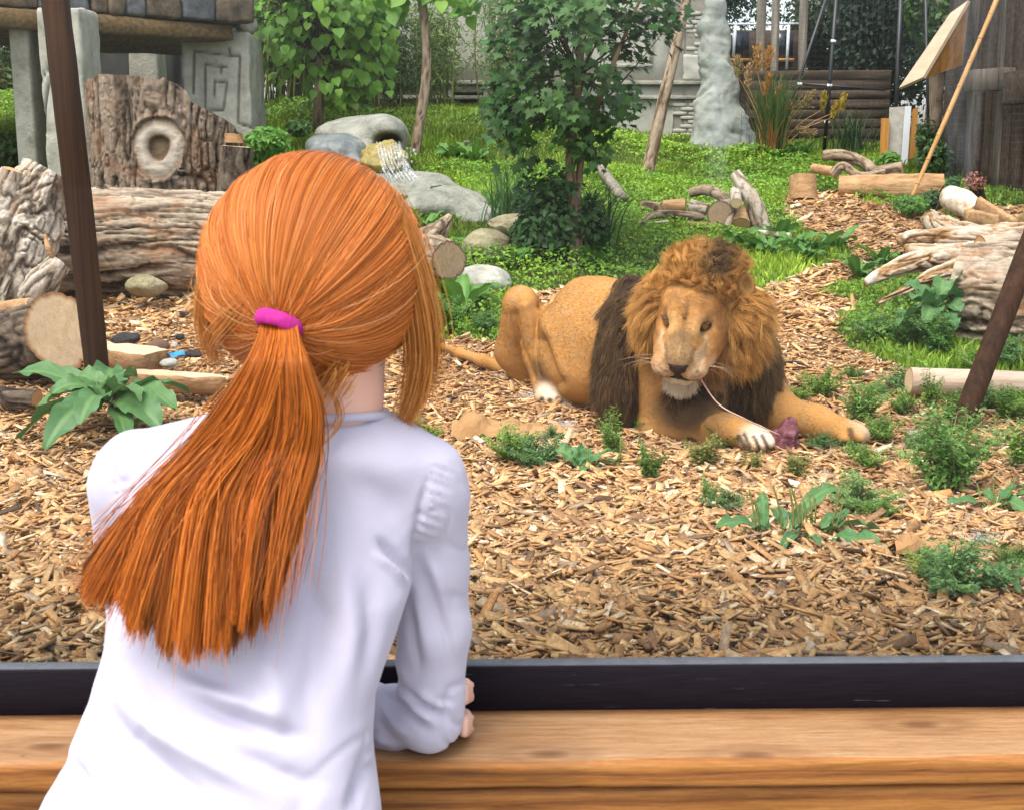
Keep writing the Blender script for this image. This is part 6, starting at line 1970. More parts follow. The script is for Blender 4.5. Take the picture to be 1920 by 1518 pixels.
# right hind leg
S.cone(P3(978, 566, 5.93), P3(1012, 668, 6.12), .075, .145, .05)
S.cone(P3(973, 575, 5.92), P3(968, 660, 6.05), .072, .10, .04)
S.cone(P3(984, 572, 5.87), P3(1004, 668, 5.85), .062, .060, .018)
S.cone(P3(1004, 668, 5.85), P3(1016, 716, 5.83), .058, .052, .02)
S.cone(P3(968, 655, 6.05), P3(985, 712, 6.05), .095, .05, .04)
S.cone(P3(1010, 590, 5.93), P3(1052, 700, 5.75), .03, .022, .05)        # flank fold
S.ell(P3(1030, 736, 5.80), (.072, .095, .048), None, .03)
for k, (x, y) in enumerate(((1010, 745), (1024, 748), (1040, 748), (1053, 743))):
    S.ell(P3(x, y, 5.72), (.021, .035, .026), None, .012)
# tail
TL = [P3(1000, 690, 6.25), P3(955, 694, 6.2)] + [G(x, y + 13) + (0, 0, .052) for x, y in ((905, 684), (862, 668), (824, 652))]
S.chain(TL, [.045, .033, .026, .021, .016], .03)
# near foreleg
S.cone(P3(1232, 660, 5.28), P3(1232, 785, 5.22), .12, .082, .05)
S.ell(P3(1225, 800, 5.22), (.075, .10, .055), None, .04)
S.chain([P3(1240, 782, 5.22), P3(1310, 790, 5.10), P3(1372, 806, 4.98), P3(1408, 818, 4.92)], [.078, .080, .058, .055], .03)
S.cone(P3(1225, 806, 5.2), P3(1330, 818, 5.02), .045, .035, .02)
S.ell(P3(1418, 823, 4.89), (.068, .085, .052), None, .025)
for (x, y, Y) in ((1395, 828, 4.85), (1413, 832, 4.82), (1430, 832, 4.82), (1444, 828, 4.85)):
    S.ell(P3(x, y, Y), (.021, .042, .026), None, .010)
# far foreleg
S.ball(P3(1400, 720, 5.35), .16, .08)
S.chain([P3(1430, 745, 5.32), P3(1470, 780, 5.22), P3(1530, 793, 5.12), P3(1572, 806, 5.05)], [.12, .084, .066, .056], .04)
S.ell(P3(1590, 812, 5.02), (.080, .07, .050), None, .025)
for (x, y, Y) in ((1580, 820, 4.96), (1596, 821, 4.95), (1611, 819, 4.97), (1618, 813, 5.02)):
    S.ell(P3(x, y, Y), (.026, .032, .024), None, .010)
# chest, neck
S.ell(P3(1320, 720, 5.30), (.22, .16, .18), None, .08)
S.cone(P3(1300, 640, 5.34), HP(0, -.20, .0), .20, .15, .07)
# skull
EAR = P3(1398, 534, 4.96)
EARD = unit(np.array([.42, -.80, .25]))
S.ell(HP(.015, -.14, .000), (.126, .165, .120), HA, .05)
S.ell(HP(0, -.055, .045), (.105, .080, .058), HA, .04)                   # forehead
for s_ in (-1, 1):
    S.ell(HP(.018 + .086 * s_, -.060, -.075), (.058, .090, .088), HA, .05)      # cheek
    S.ell(HP(.008 + .068 * s_, .030, -.118), (.056, .085, .058), HA, .05)       # jowl
    S.ell(HP(.044 * s_, .016, .038), (.026, .030, .026), HA, .010)       # brow
    S.ell(HP(.076 * s_, .010, -.042), (.038, .030, .024), HA, .02)       # below the eye
S.chain([HP(0, -.02, .012), HP(0, .07, -.025), HP(0, .140, -.070)], [.062, .062, .060], .035)
S.ell(HP(0, .07, -.085), (.092, .09, .066), HA, .035)
for s_ in (-1, 1):
    S.ell(HP(.050 * s_, .128, -.116), (.060, .060, .050), HA, .010)      # whisker pads
    S.chain([HP(.032 * s_, .02, .0), HP(.040 * s_, .085, -.045), HP(.038 * s_, .145, -.078)], [.030, .032, .028], .02)
S.ell(HP(0, .158, -.082), (.048, .030, .026), HA, .015)
S.ell(HP(0, .110, -.178), (.064, .055, .038), HA, .018)                  # chin
for s_ in (-1, 1):
    S.ell(HP(.069 * s_, .036, -.003), (.032, .034, .020), HA, .014, 'cut')
    S.cone(HP(.060 * s_, .032, -.022), HP(.066 * s_, .105, -.075), .013, .008, .014, 'cut')
S.cone(HP(0, .176, -.112), HP(0, .15, -.150), .005, .007, .010, 'cut')
S.cone(HP(0, .040, .085), HP(0, .052, .012), .009, .007, .014, 'cut')
S.cone(HP(-.012, .165, -.149), HP(-.095, .075, -.140), .006, .008, .010, 'cut')
S.cone(HP(.012, .165, -.149), HP(.105, .07, -.156), .008, .015, .010, 'cut')
# ears
for c_, d_ in ((EAR, EARD), (HP(-.12, -.26, .0), unit(Rr * -.25 + Fd * .8 + Uu * .2))):
    a1 = unit(np.cross(d_, [0, 0, 1.0])); a2 = np.cross(d_, a1)
    S.ell(c_, (.052, .046, .022), np.array([a2, a1, d_]), .02)
    S.ell(c_ + d_ * .022, (.036, .031, .018), np.array([a2, a1, d_]), .012, 'cut')
V, Q = S.mesh(2)
N = vnormals(V, Q)
V = V + N * (.006 * (fbm(V * 7, 3, 3) - .5) * 2)[:, None] + N * (.0006 * (fbm(V * 40, 5, 2) - .5))[:, None]
px = PX(V)
hind = V[:, 1] > 5.5
for line, wd, am in (([(1018, 640), (1030, 680), (1046, 720)], 12, .028), ([(966, 590), (976, 650), (1000, 705)], 8, .014), ([(1030, 560), (1016, 575)], 7, .012)):
    V = V - N * (am * np.exp(-(segdist(px, poly_segs(line)) / wd) ** 2) * hind * (N[:, 1] < .3))[:, None]
for line, wd, am in (([(985, 575), (1002, 640), (1014, 705)], 9, .014), ([(1014, 590), (1030, 640), (1052, 700)], 10, .012)):
    V = V + N * (am * np.exp(-(segdist(px, poly_segs(line)) / wd) ** 2) * hind * (N[:, 1] < .3))[:, None]
# ribs and shoulder relief, creases of the brow and muzzle
px = PX(V)
# coat colour
tan = np.array([.40, .20, .060])
pale = np.array([.60, .38, .17])
dark = np.array([.030, .018, .012])
white = np.array([.66, .58, .46])
c = tan[None] * (.86 + .28 * fbm(V * 5, 8, 3))[:, None]
def paint(col, w):
    global c
    w = np.clip(w, 0, 1)[:, None]
    c = c * (1 - w) + np.asarray(col) * w
def near(p, r, soft=.6):
    return smooth(1.0, soft * .4, np.linalg.norm(V - p, axis=1) / r)
rel = V - E0
hr, hf, hu = rel @ Rr, rel @ Fd, rel @ Uu
jag = .25 * (fbm(V * 26, 6, 2) - .5)
paint((.075, .045, .026), near(P3(1030, 690, 5.78), .11) * .85 + jag)            # dark hair inside the hock
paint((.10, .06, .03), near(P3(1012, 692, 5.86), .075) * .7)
paint(white, near(P3(1032, 744, 5.74), .115) * .9 + jag * .4)
paint(white, near(P3(1425, 826, 4.85), .12) * .85 + jag * .4)
paint(white, near(P3(1606, 822, 5.02), .10) * .8 + jag * .4)
for (x, y, Y) in ((1017, 748, 5.69), (1032, 750, 5.69), (1046, 748, 5.69)):
    paint(dark, near(P3(x, y, Y), .016, 1) * .9)
for (x, y, Y) in ((1404, 830, 4.80), (1422, 834, 4.78), (1437, 832, 4.79)):
    q0 = P3(x, y, Y); q1 = P3(x - 10, y - 20, Y + .02)
    paint(dark, smooth(.011, .004, np.sqrt(segdist(px, [((x + 2, y + 6), (x - 8, y - 16))]) ** 2) * .0021) * (V[:, 1] < Y + .12) * .85)
paint(dark, smooth(7, 3, segdist(px, [((1385, 818), (1396, 834))])) * (V[:, 1] < 5.05) * .8)
paint(dark, smooth(9, 3, segdist(px, [((1594, 806), (1600, 826))])) * (V[:, 1] < 5.1) * .8)
paint(dark, smooth(8, 3, segdist(px, [((1560, 834), (1612, 832))])) * (V[:, 1] < 5.12) * .9)
paint(dark, near(TL[-1], .07) + jag)
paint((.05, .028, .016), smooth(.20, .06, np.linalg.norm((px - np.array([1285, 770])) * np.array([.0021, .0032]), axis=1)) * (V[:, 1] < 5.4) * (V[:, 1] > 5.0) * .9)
# face
face = smooth(-.10, .0, hf) * (np.abs(hr) < .22) * (hu > -.30) * (V[:, 1] < 5.2)
paint((.43, .20, .055), face * smooth(.05, .10, np.abs(hr - .01)) * .55)
paint((.36, .16, .045), face * smooth(.02, .07, hu) * .45 + face * jag * .5)
paint((.52, .33, .16), face * smooth(.060, .035, np.abs(hr)) * smooth(.02, -.02, hu) * .75)
paint((.26, .11, .035), face * smooth(.10, .125, np.abs(hr - .01)) * smooth(-.16, -.05, hu) * .55)
paint((.62, .43, .25), face * smooth(.05, .02, np.abs(np.abs(hr) - .062)) * smooth(-.03, -.05, hu) * smooth(-.115, -.09, hu) * .4)     # pale streaks beside the nose
paint((.40, .25, .115), face * smooth(.055, .02, np.abs(hr)) * smooth(.08, .12, hf) * .75)
paint((.60, .43, .27), face * smooth(-.085, -.105, hu) * smooth(.05, .09, hf) * .6)
paint((.58, .47, .33), face * smooth(-.150, -.162, hu) * smooth(.03, .06, hf) * smooth(.10, .06, np.abs(hr)) * .95)     # chin
paint((.028, .016, .013), face * smooth(.014, .005, np.abs(hr)) * smooth(.0, .03, hu) * smooth(.12, .08, hu) * (.25 + .5 * fbm(V * 30, 3, 2)))      # brow cleft
mott = fbm(V * 48, 31, 3)
c = np.where((face > .3)[:, None], c * (.62 + .76 * mott)[:, None], c)
paint((.15, .085, .04), face * smooth(.062, .03, np.abs(hr)) * smooth(.085, .12, hf) * smooth(-.085, -.06, hu) * (.25 + 1.1 * (mott - .3)))
paint((.62, .50, .38), face * smooth(.022, .008, np.abs(hr - .072 + .12 * (hu + .06))) * smooth(-.035, -.055, hu) * smooth(-.12, -.09, hu) * .3)
paint((.20, .10, .035), face * (smooth(.46, .40, fbm(V * 26, 44, 2))) * smooth(-.02, .04, hu) * .5)
for s_ in (-1, 1):
    paint((.55, .33, .13), smooth(.030, .012, np.linalg.norm(np.stack([hr - .048 * s_, hu - .038], -1), axis=1)) * face * .55)
    paint((.022, .014, .012), smooth(.040, .031, np.linalg.norm(np.stack([hr - .066 * s_, (hu + .001) * 1.7, (hf - .016) * .6], -1), axis=1)))
    paint((.06, .03, .018), smooth(.012, .004, np.abs(hr - s_ * (.052 + .25 * (hu + .02)))) * smooth(-.012, -.025, hu) * smooth(-.085, -.05, hu) * face * .5)
    paint((.56, .40, .24), smooth(.026, .010, np.linalg.norm(np.stack([hr - .074 * s_, (hu + .036) * 1.8], -1), axis=1)) * face * .7)
    paint((.09, .045, .022), near(EAR + EARD * .01, .036) * .18)
paint((.024, .014, .013), face * smooth(.006, .001, np.abs(hr)) * smooth(.10, .16, hf) * (hu < -.098) * (hu > -.148))
lip = np.abs(hu + .172 - .10 * np.maximum(0, .0) + .05 * np.abs(hr)) 
paint((.020, .012, .012), face * smooth(.012, .004, np.abs(hu + .147)) * (hf > .05) * smooth(.115, .095, np.abs(hr)) * .9)
for k in range(40):
    a = r_.choice([-1, 1]) * (.03 + .05 * r_.random()); b = -.098 - .04 * r_.random()
    paint((.10, .05, .03), smooth(.0045, .001, np.hypot(hr - a, hu - b)) * face * .6)

t = NT('lion coat')
n_ = t.noise(90, 4, .7)
cc = t.mix(1.0, t.attr('col'), t.ramp(n_.outputs[0], [(.3, (.84,)*3), (.7, (1.12,)*3)]), 'MULTIPLY')
M_COAT = t.done(t.bsdf(cc, .85, t.bump(n_.outputs[0], .15, .003), .10))
M_FUR = m_hair('lion fur', .6, .2, .12)
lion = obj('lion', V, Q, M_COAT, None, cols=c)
cV, cC = V.copy(), c.copy()
top(lion, 'male lion with golden and dark brown mane lying on the chips, gnawing at meat', 'lion')

# short coat hair
wt = np.ones(len(V)); wt[face > .5] = 4.0
bald = np.zeros(len(V), bool)
for s_ in (-1, 1):
    bald |= np.linalg.norm(np.stack([hr - .065 * s_, hu + .001, (hf - .03) * .6], -1), axis=1) < .034
bald |= (np.hypot(hr / .054, (hu + .078) / .038) < 1) & (hf > .10)
bald |= (np.abs(hr) < .006) & (hf > .10) & (hu < -.098) & (hu > -.15)
bald |= (np.abs(hu + .147 - .12 * np.maximum(np.abs(hr) - .02, 0) * 0) < .010) & (hf > .05) & (np.abs(hr) < .11)
wt[bald] = 0
Pp, Nn, ix = scatter(V, Q, 140000, r_, wt)
flow = np.tile(np.array([-.45, .55, -.65]), (len(Pp), 1))
fw = face[ix][:, None]
flow = flow * (1 - fw) + (unit(Rr * np.sign(hr[ix])[:, None] * .6 + np.zeros((len(Pp), 3)) - Fd * .75) + Uu * .25 * np.sign(hu[ix] + .05)[:, None]) * fw
flow = unit(flow - Nn * (flow * Nn).sum(-1, keepdims=True) * .9)
ln = r_.uniform(.005, .011, len(Pp)) * (1 - .25 * face[ix])
ln = np.where((V[ix, 2] > .3) & (fw[:, 0] < .3), ln, ln * .8)
chinw = (face[ix] > .3) & (hu[ix] < -.19)
earw = np.linalg.norm(Pp - EAR, axis=1) < .065
ln = np.where(earw, ln * 2.6, ln)
ln = np.where(chinw, .038 * r_.uniform(.6, 1.2, len(Pp)), ln)
flow = np.where(chinw[:, None], unit(np.array([0, -.15, -1.0]) + r_.normal(0, .25, (len(Pp), 3))), flow)
d = unit(flow + Nn * .16 + r_.normal(0, .09, (len(Pp), 3)))
K = np.stack([Pp - Nn * .001, Pp + d * (ln * .5)[:, None], Pp + d * ln[:, None] + flow * (ln * .25)[:, None]], 1)
fc = c[ix] * r_.uniform(.92, 1.09, (len(Pp), 1)) * (.90 + .20 * fbm(Pp * 30, 9, 2))[:, None]
curves('coat_fur', K, np.array([.0007, .0006, .0002]), M_FUR, lion, np.clip(fc, 0, 1))

# eyes, nose
M_EYE = NT('lion eye'); M_EYE = M_EYE.done(M_EYE.bsdf((.19, .09, .022), .06, None, .6))
M_PUPIL = NT('lion pupil'); M_PUPIL = M_PUPIL.done(M_PUPIL.bsdf((.006, .005, .005), .06, None, .6))
M_NOSE = m_noise('lion nose', [(.3, (.016, .009, .008)), (.7, (.050, .024, .019))], 40, rough=.6, bump=.3, spec=.2)
D, Fa = ico(3)
for s_ in (-1, 1):
    ctr = HP(.065 * s_, .008, -.003)
    e = obj('eye', ctr + (D * .0235) @ np.eye(3), Fa, M_EYE, lion)
    look = unit(Fd * 1.0 + Rr * .15 - Uu * .35)
    obj('pupil', ctr + look * .0172 + D * .0088, Fa, M_PUPIL, e)
    # upper lid shading the eye
    s2 = SDF(ctr - .06, ctr + .06, .0035)
    s2.ell(ctr + Uu * .0200 + Fd * .002 + Rr * s_ * .002, (.030, .020, .0058), np.array([unit(Rr - Uu * .18 * s_), Fd, unit(Uu + Rr * .18 * s_)]), .004)
    v2, q2 = s2.mesh(2)
    obj('eyelid', v2, q2, M_COAT, lion, cols=np.tile(np.array([.085, .045, .022]), (len(v2), 1)))
s2 = SDF(HP(0, .17, -.09) - .10, HP(0, .17, -.09) + .10, .004)
s2.ell(HP(0, .184, -.066), (.041, .020, .014), HA, .008)
s2.ell(HP(0, .192, -.082), (.033, .018, .020), HA, .008)
s2.ell(HP(0, .190, -.106), (.013, .016, .022), HA, .008)
for s_ in (-1, 1):
    s2.ell(HP(.027 * s_, .210, -.080), (.011, .013, .006), HA, .004, 'cut')
v2, q2 = s2.mesh(1); obj('nose', v2, q2, M_NOSE, lion)
lp = spline([HP(-.092, .072, -.134), HP(-.05, .150, -.152), HP(0, .166, -.146), HP(.052, .150, -.156), HP(.108, .070, -.158)], 20)
V_, F_, _ = tube(lp, [.004, .006, .0045, .007, .010, .008], 40, 8)
obj('lips', V_, F_, M_NOSE, lion)
V_, F_, _ = tube([HP(0, .192, -.110), HP(0, .186, -.130), HP(0, .168, -.150)], [.0055, .004, .005], 10, 6)
obj('philtrum', V_, F_, M_NOSE, lion)
# whiskers
Wk = []
for s_ in (-1, 1):
    for k in range(7):
        a = HP(s_ * (.07 + .035 * r_.random()), .135 - .05 * r_.random(), -.105 - .03 * r_.random())
        dd = unit(Rr * s_ * .95 - Uu * (.15 + .3 * r_.random()) - Fd * (.05 + .2 * r_.random()) + r_.normal(0, .08, 3))
        l = r_.uniform(.10, .19)
        Wk.append([a, a + dd * l * .5 + Uu * .004, a + dd * l - Uu * .02])
curves('whiskers', np.array(Wk), np.array([.00042, .00035, .00015]), M_FUR, lion, np.tile([.56, .42, .26], (len(Wk), 1)))

# mane: a soft body under long hair
MS = SDF((.20, 4.55, -.02), (1.50, 6.0, 1.25), .012)
MS.ell(P3(1242, 645, 5.42), (.190, .20, .245), None, .08)
MS.chain([P3(1192, 552, 5.46), P3(1176, 590, 5.36), P3(1166, 650, 5.28), P3(1160, 710, 5.25), P3(1164, 765, 5.26)], [.075, .078, .080, .078, .05], .05)
MS.ell(P3(1330, 715, 5.32), (.22, .15, .15), None, .08)
MS.ell(P3(1410, 690, 5.28), (.105, .14, .170), None, .08)
MS.ell(P3(1290, 745, 5.17), (.10, .08, .065), None, .06)
MS.ell(P3(1312, 545, 5.24), (.17, .15, .105), None, .08)
for ang in np.linspace(0, 2*np.pi, 16, endpoint=False):
    ca, sa = math.cos(ang), math.sin(ang)
    MS.ball(HP(.045 + (.165 if ca > 0 else .145) * ca, -.15 - .03 * sa, -.04 + .170 * sa), .060, .05)
MS.ell(HP(.05, -.16, .140), (.14, .10, .070), HA, .05)
MS.ell(HP(.200, -.14, -.10), (.065, .08, .15), HA, .05)
MS.ell(HP(-.140, -.13, -.09), (.055, .08, .14), HA, .05)
MS.ell(HP(.012, .02, -.06), (.140, .20, .195), HA, .02, 'cut')
MS.ell(HP(0, .14, -.15), (.10, .2, .11), HA, .02, 'cut')
MS.ell(HP(0, .0, .045), (.108, .16, .080), HA, .015, 'cut')
MS.ell(EAR + EARD * .03, (.062, .07, .060), None, .02, 'cut')
MV, MQ = MS.mesh(2)
MN = vnormals(MV, MQ)
def mane_zone(X):
    """0 dark outer mane, 1 golden mane round the face"""
    r = X - E0
    a, b, e = r @ Rr, r @ Fd, r @ Uu
    rad = np.sqrt(((a - .035) / .245) ** 2 + ((e + .03) / .31) ** 2)
    g = smooth(1.30, .84, rad + .25 * (fbm(X * 9, 5, 2) - .5)) * smooth(-.31, -.20, b)
    crest = np.exp(-((a - .10) / .065) ** 2) * smooth(.13, .18, e) * .97
    low = smooth(-.20, -.27, e) * smooth(.26, .14, np.abs(a - .02)) * .9
    return np.clip(g * (1 - crest) * (1 - low), 0, 1)
mz = mane_zone(MV)
gold = np.array([.46, .21, .05]); mdark = np.array([.030, .018, .012])
mc = mdark + (gold * .55 - mdark) * mz[:, None]
mane = obj('mane', MV, MQ, M_COAT, lion, cols=mc)
nst = 130000
Pp, Nn, ix = scatter(MV, MQ, nst, r_)
# none where the face would be covered
r0 = Pp - E0
fa, fb, fe = r0 @ Rr, r0 @ Fd, r0 @ Uu
ok = ~((np.abs(fa) < .13) & (fb > .0) & (fe < .11) & (fe > -.16))
Pp, Nn, ix, fa, fb, fe = Pp[ok], Nn[ok], ix[ok], fa[ok], fb[ok], fe[ok]
nst = len(Pp)
z = mane_zone(Pp)
radial = unit(Rr * fa[:, None] / .2 + Uu * (fe + .03)[:, None] / .22 - Fd * .35)
ring = smooth(.55, .25, np.abs(fb + .15) / .5) * smooth(.42, .30, np.hypot(fa, fe))
down = np.array([0, -.05, -1.0])
upper = (smooth(.015, .10, fe) * ring)[:, None]
dirn = radial * (ring * (1 - .45 * smooth(-.05, -.14, fa)))[:, None] + down * (.55 + .45 * (1 - ring))[:, None] * (1 - upper) + Nn * .45 + np.array([-.12, .12, 0]) * (1 - ring)[:, None] + (Uu * .55 - Fd * .30) * upper
under = ((Nn @ Uu) < .25) & (fe > .03) & (np.abs(fa) < .2)
dirn = np.where(under[:, None], Nn * 1.0 + Uu * .9 + radial * .3, dirn)
inner = (ring > .5) & ((Nn * radial).sum(-1) < 0)
dirn = np.where(inner[:, None], dirn + Nn * .5 + radial * .9 + Fd * .3, dirn)
dirn = unit(dirn)
dn_ = (dirn * Nn).sum(-1, keepdims=True)
dirn = unit(dirn + Nn * np.maximum(.32 - dn_, 0))
# locks: every hair leans on the nearest of many guides
ng = 5200
gi = r_.choice(nst, ng, replace=False)
gd = unit(dirn[gi] + r_.normal(0, .15, (ng, 3)))
lock = np.empty(nst, int)
for q0 in range(0, nst, 4000):
    lock[q0:q0 + 4000] = ((Pp[q0:q0 + 4000, None] - Pp[gi][None]) ** 2).sum(-1).argmin(1)
glen = r_.uniform(.05, .092, ng)
dirn = unit(gd[lock] * .5 + dirn * .5 + r_.normal(0, .12, (nst, 3)) * (1 - .4 * upper))
dn_ = (dirn * Nn).sum(-1, keepdims=True)
dirn = unit(dirn + Nn * np.maximum(.22 - dn_, 0))
ln = glen[lock] * r_.uniform(.75, 1.1, nst) * (1 - .52 * upper[:, 0])
k = 6
tt = np.linspace(0, 1, k)
Kp = Pp[:, None] - Nn[:, None] * .008 + dirn[:, None] * (ln[:, None] * tt[None])[..., None]
gt = Pp[gi][lock] + gd[lock] * glen[lock][:, None]
Kp = Kp + (gt - Kp[:, -1])[:, None] * (.26 * tt ** 1.3)[None, :, None]
Kp = Kp + np.array([0, 0, -1.0]) * (ln[:, None] * (tt[None] ** 2) * (.55 * (1 - .75 * upper)))[..., None]
gw = r_.normal(0, 1, (ng, 3)); gw2 = r_.normal(0, 1, (nst, 1, 3))
Kp = Kp + gw[lock][:, None] * (.010 * np.sin(tt * 4.2))[None, :, None] + gw2 * (.0035 * tt)[None, :, None]
lockv = r_.uniform(.86, 1.15, ng)[lock]
# keep the hair above the ground and out of the face
gz = H(Kp[..., 0], Kp[..., 1], False) + .015
Kp[..., 2] = np.maximum(Kp[..., 2], gz)
rr_ = Kp - E0
qa, qb, qe = rr_ @ Rr, rr_ @ Fd, rr_ @ Uu
ea_, ee_ = (qa - .012) / .124, (qe + .062) / .178
er_ = np.sqrt(ea_ ** 2 + ee_ ** 2)
push = (er_ < 1) & (qb > -.07)
sc_ = np.where(push, 1 / np.maximum(er_, .35), 1)
Kp = Kp + (Rr * ((sc_ - 1) * ea_ * .124)[..., None] + Uu * ((sc_ - 1) * ee_ * .178)[..., None])
inf = (er_ < .5) & (qb > -.07)
pk = PX(Kp)
arm = inpoly(pk[..., 0], pk[..., 1], [(1198, 705), (1222, 695), (1234, 760), (1262, 792), (1300, 764), (1330, 766), (1400, 800), (1440, 850), (1195, 850)]) & (Kp[..., 1] < 5.30)
arm |= inpoly(pk[..., 0], pk[..., 1], [(1478, 768), (1640, 800), (1640, 850), (1470, 840)])
ear_ = ((np.hypot((pk[..., 0] - 1400) / 19, (pk[..., 1] - 530) / 20) < 1) & (Kp[..., 1] < EAR[1] + .05)).any(1) | ((np.linalg.norm(Kp - EAR - EARD * .02, axis=-1) < .044)).any(1)
cut_ = arm.any(1) & ~arm[:, 0]
Kp[cut_] = Kp[cut_][:, :1] + (Kp[cut_] - Kp[cut_][:, :1]) * .42
pk = PX(Kp)
arm = inpoly(pk[..., 0], pk[..., 1], [(1198, 705), (1222, 695), (1234, 760), (1262, 796), (1300, 772), (1330, 772), (1400, 804), (1440, 850), (1195, 850)]) & (Kp[..., 1] < 5.30)
sel = inf[:, -1] | inf[:, 3] | arm.any(1) | ear_
Kp, z, fa, fe, lockv = Kp[~sel], z[~sel], fa[~sel], fe[~sel], lockv[~sel]
nst = len(Kp)
r1 = r_.random((nst, 1))
gcol = np.array([.43, .19, .040]) * (1 - r1) + np.array([.74, .42, .13]) * r1
dcol = np.array([.018, .011, .008]) * (1 - r1) + np.array([.105, .062, .03]) * r1
zz = np.clip(z + r_.normal(0, .20, nst), 0, 1)[:, None]
colr = (dcol * (1 - zz) + gcol * zz) * lockv[:, None]
# the dark chest hair grades to olive brown on the far shoulder
pxr = PX(Kp[:, 0])
ol = smooth(1390, 1440, pxr[:, 0])[:, None] * (1 - zz) * smooth(760, 660, pxr[:, 1])[:, None]
colr = colr * (1 - ol) + np.array([.15, .095, .045]) * ol * r_.uniform(.6, 1.4, (nst, 1))
bb = smooth(1290, 1180, pxr[:, 0])[:, None] * (1 - zz) * smooth(600, 540, pxr[:, 1])[:, None]
colr = colr * (1 - .45 * bb) + np.array([.10, .06, .027]) * bb * .45
curves('mane_hair', Kp, np.array([.0005, .0005, .00045, .0004, .0003, .00015]), M_FUR, mane, np.clip(colr, 0, 1))
# tail tuft
n = 700
b = TL[-1] + r_.normal(0, .012, (n, 3))
dd = unit(np.array([-.8, .1, -.1]) + r_.normal(0, .35, (n, 3)))
l = r_.uniform(.04, .10, n)[:, None]
curves('tail_tuft', np.stack([b, b + dd * l * .5, b + dd * l + np.array([0, 0, -.015])], 1), np.array([.0013, .0012, .0004]), M_FUR, lion, np.tile([.045, .03, .022], (n, 1)) * r_.uniform(.5, 1.5, (n, 1)))

# meat between the paws, sinew, strip of hide
s2 = SDF(P3(1472, 826, 4.95) - .16, P3(1472, 826, 4.95) + .16, .006)
s2.ell(P3(1472, 815, 4.95), (.042, .05, .05), None, .02)
s2.ell(P3(1464, 834, 4.93), (.05, .05, .03), None, .02)
s2.ell(P3(1484, 830, 4.94), (.03, .04, .035), None, .02)
s2.ell(P3(1482, 800, 4.95), (.018, .02, .034), None, .02)
s2.ell(P3(1466, 812, 4.89), (.012, .02, .014), None, .01, 'cut')
v2, q2 = s2.mesh(1); n2 = vnormals(v2, q2)
v2 = v2 + n2 * (.042 * (ridged(v2 * np.array([34, 20, 16]), 4, 3) - .6))[:, None]
M_MEAT = m_noise('raw meat', [(.3, (.06, .010, .018)), (.48, (.17, .04, .055)), (.6, (.26, .10, .11)), (.74, (.46, .30, .30))], 34, rough=.35, bump=1.0, spec=.5)
top(obj('meat', v2, q2, M_MEAT), 'torn lump of purple red meat between the lion\'s front paws', 'meat')
V_, F_, _ = tube([HP(.055, .085, -.17), P3(1345, 755, 4.86), P3(1395, 784, 4.83), P3(1462, 815, 4.88)], [.0035, .003, .0028, .003], 24, 7)
top(obj('sinew', V_, F_, m_noise('sinew', [(.3, (.45, .26, .20)), (.7, (.66, .45, .38))], 30, rough=.4)), 'thin pale sinew stretched from the lion\'s mouth to the meat', 'sinew')
V_, F_, _ = tube([G(1268, 826) + (0, 0, .02), G(1285, 832) + (0, 0, .045), G(1312, 838) + (0, 0, .03), G(1345, 836) + (0, 0, .02)], [.015, .03, .028, .012], 30, 16, lambda q: (.012 * (fbm(q * 20, 4, 3) - .5) * 2, np.ones(q.shape[:2])))
top(obj('hide_scrap', V_, F_, m_noise('brown hide', [(.3, (.035, .018, .012)), (.7, (.14, .075, .045))], 20, rough=.6)), 'dark brown scrap of hide lying under the lion\'s forearm', 'hide')

# ================================================================== viewing window and wooden ledge
YAW = math.radians(1.1)
ty = lambda x, y: y + x * math.tan(YAW)
YG = 1.285
vw = thing('viewing_window', (0, YG, .62), 'wide viewing window with dark steel bottom rail between the girl and the lion', 'window')
def rail_y(px, py, Y):
    return W(px, py, Y)
zft = float(W(960, 1243, 1.27)[2]); zfb = float(W(960, 1330, 1.262)[2])
def strip(name, z0, z1, y0, y1, mat, parent, x0=-1.6, x1=1.6, bevel=.002, segs=40, jit=0, seed=0):
    a = np.array([x0, ty(x0, (y0 + y1) / 2), (z0 + z1) / 2]); b = np.array([x1, ty(x1, (y0 + y1) / 2), (z0 + z1) / 2])
    V, Fl = plank_mesh(a, b, (0, 0, 1), z1 - z0, y1 - y0, bevel, jit, seed, segs)
    return obj(name, V, Fl, mat, parent)
def m_rail():
    t = NT('chipped dark steel')
    n = t.noise(26, 6, .6)
    k = t.ramp(n.outputs[0], [(.685, (0, 0, 0)), (.71, (1, 1, 1))])
    n2 = t.noise(60, 4)
    c = t.mix(k, t.ramp(n2.outputs[0], [(.3, (.006, .0045, .0065)), (.7, (.012, .009, .013))]), (.13, .12, .11))
    return t.done(t.bsdf(c, .6, t.bump(n2.outputs[0], .15, .002), .06))
M_RAIL = m_rail()
strip('bottom_rail', zfb - .02, zft, 1.262, 1.281, M_RAIL, vw)
M_SEAL = m_noise('grey seal', [(.3, (.05, .055, .065)), (.7, (.09, .095, .11))], 30, rough=.5, spec=.4)
strip('seal', zft - .001, zft + .0015, 1.2635, 1.2805, M_SEAL, vw)
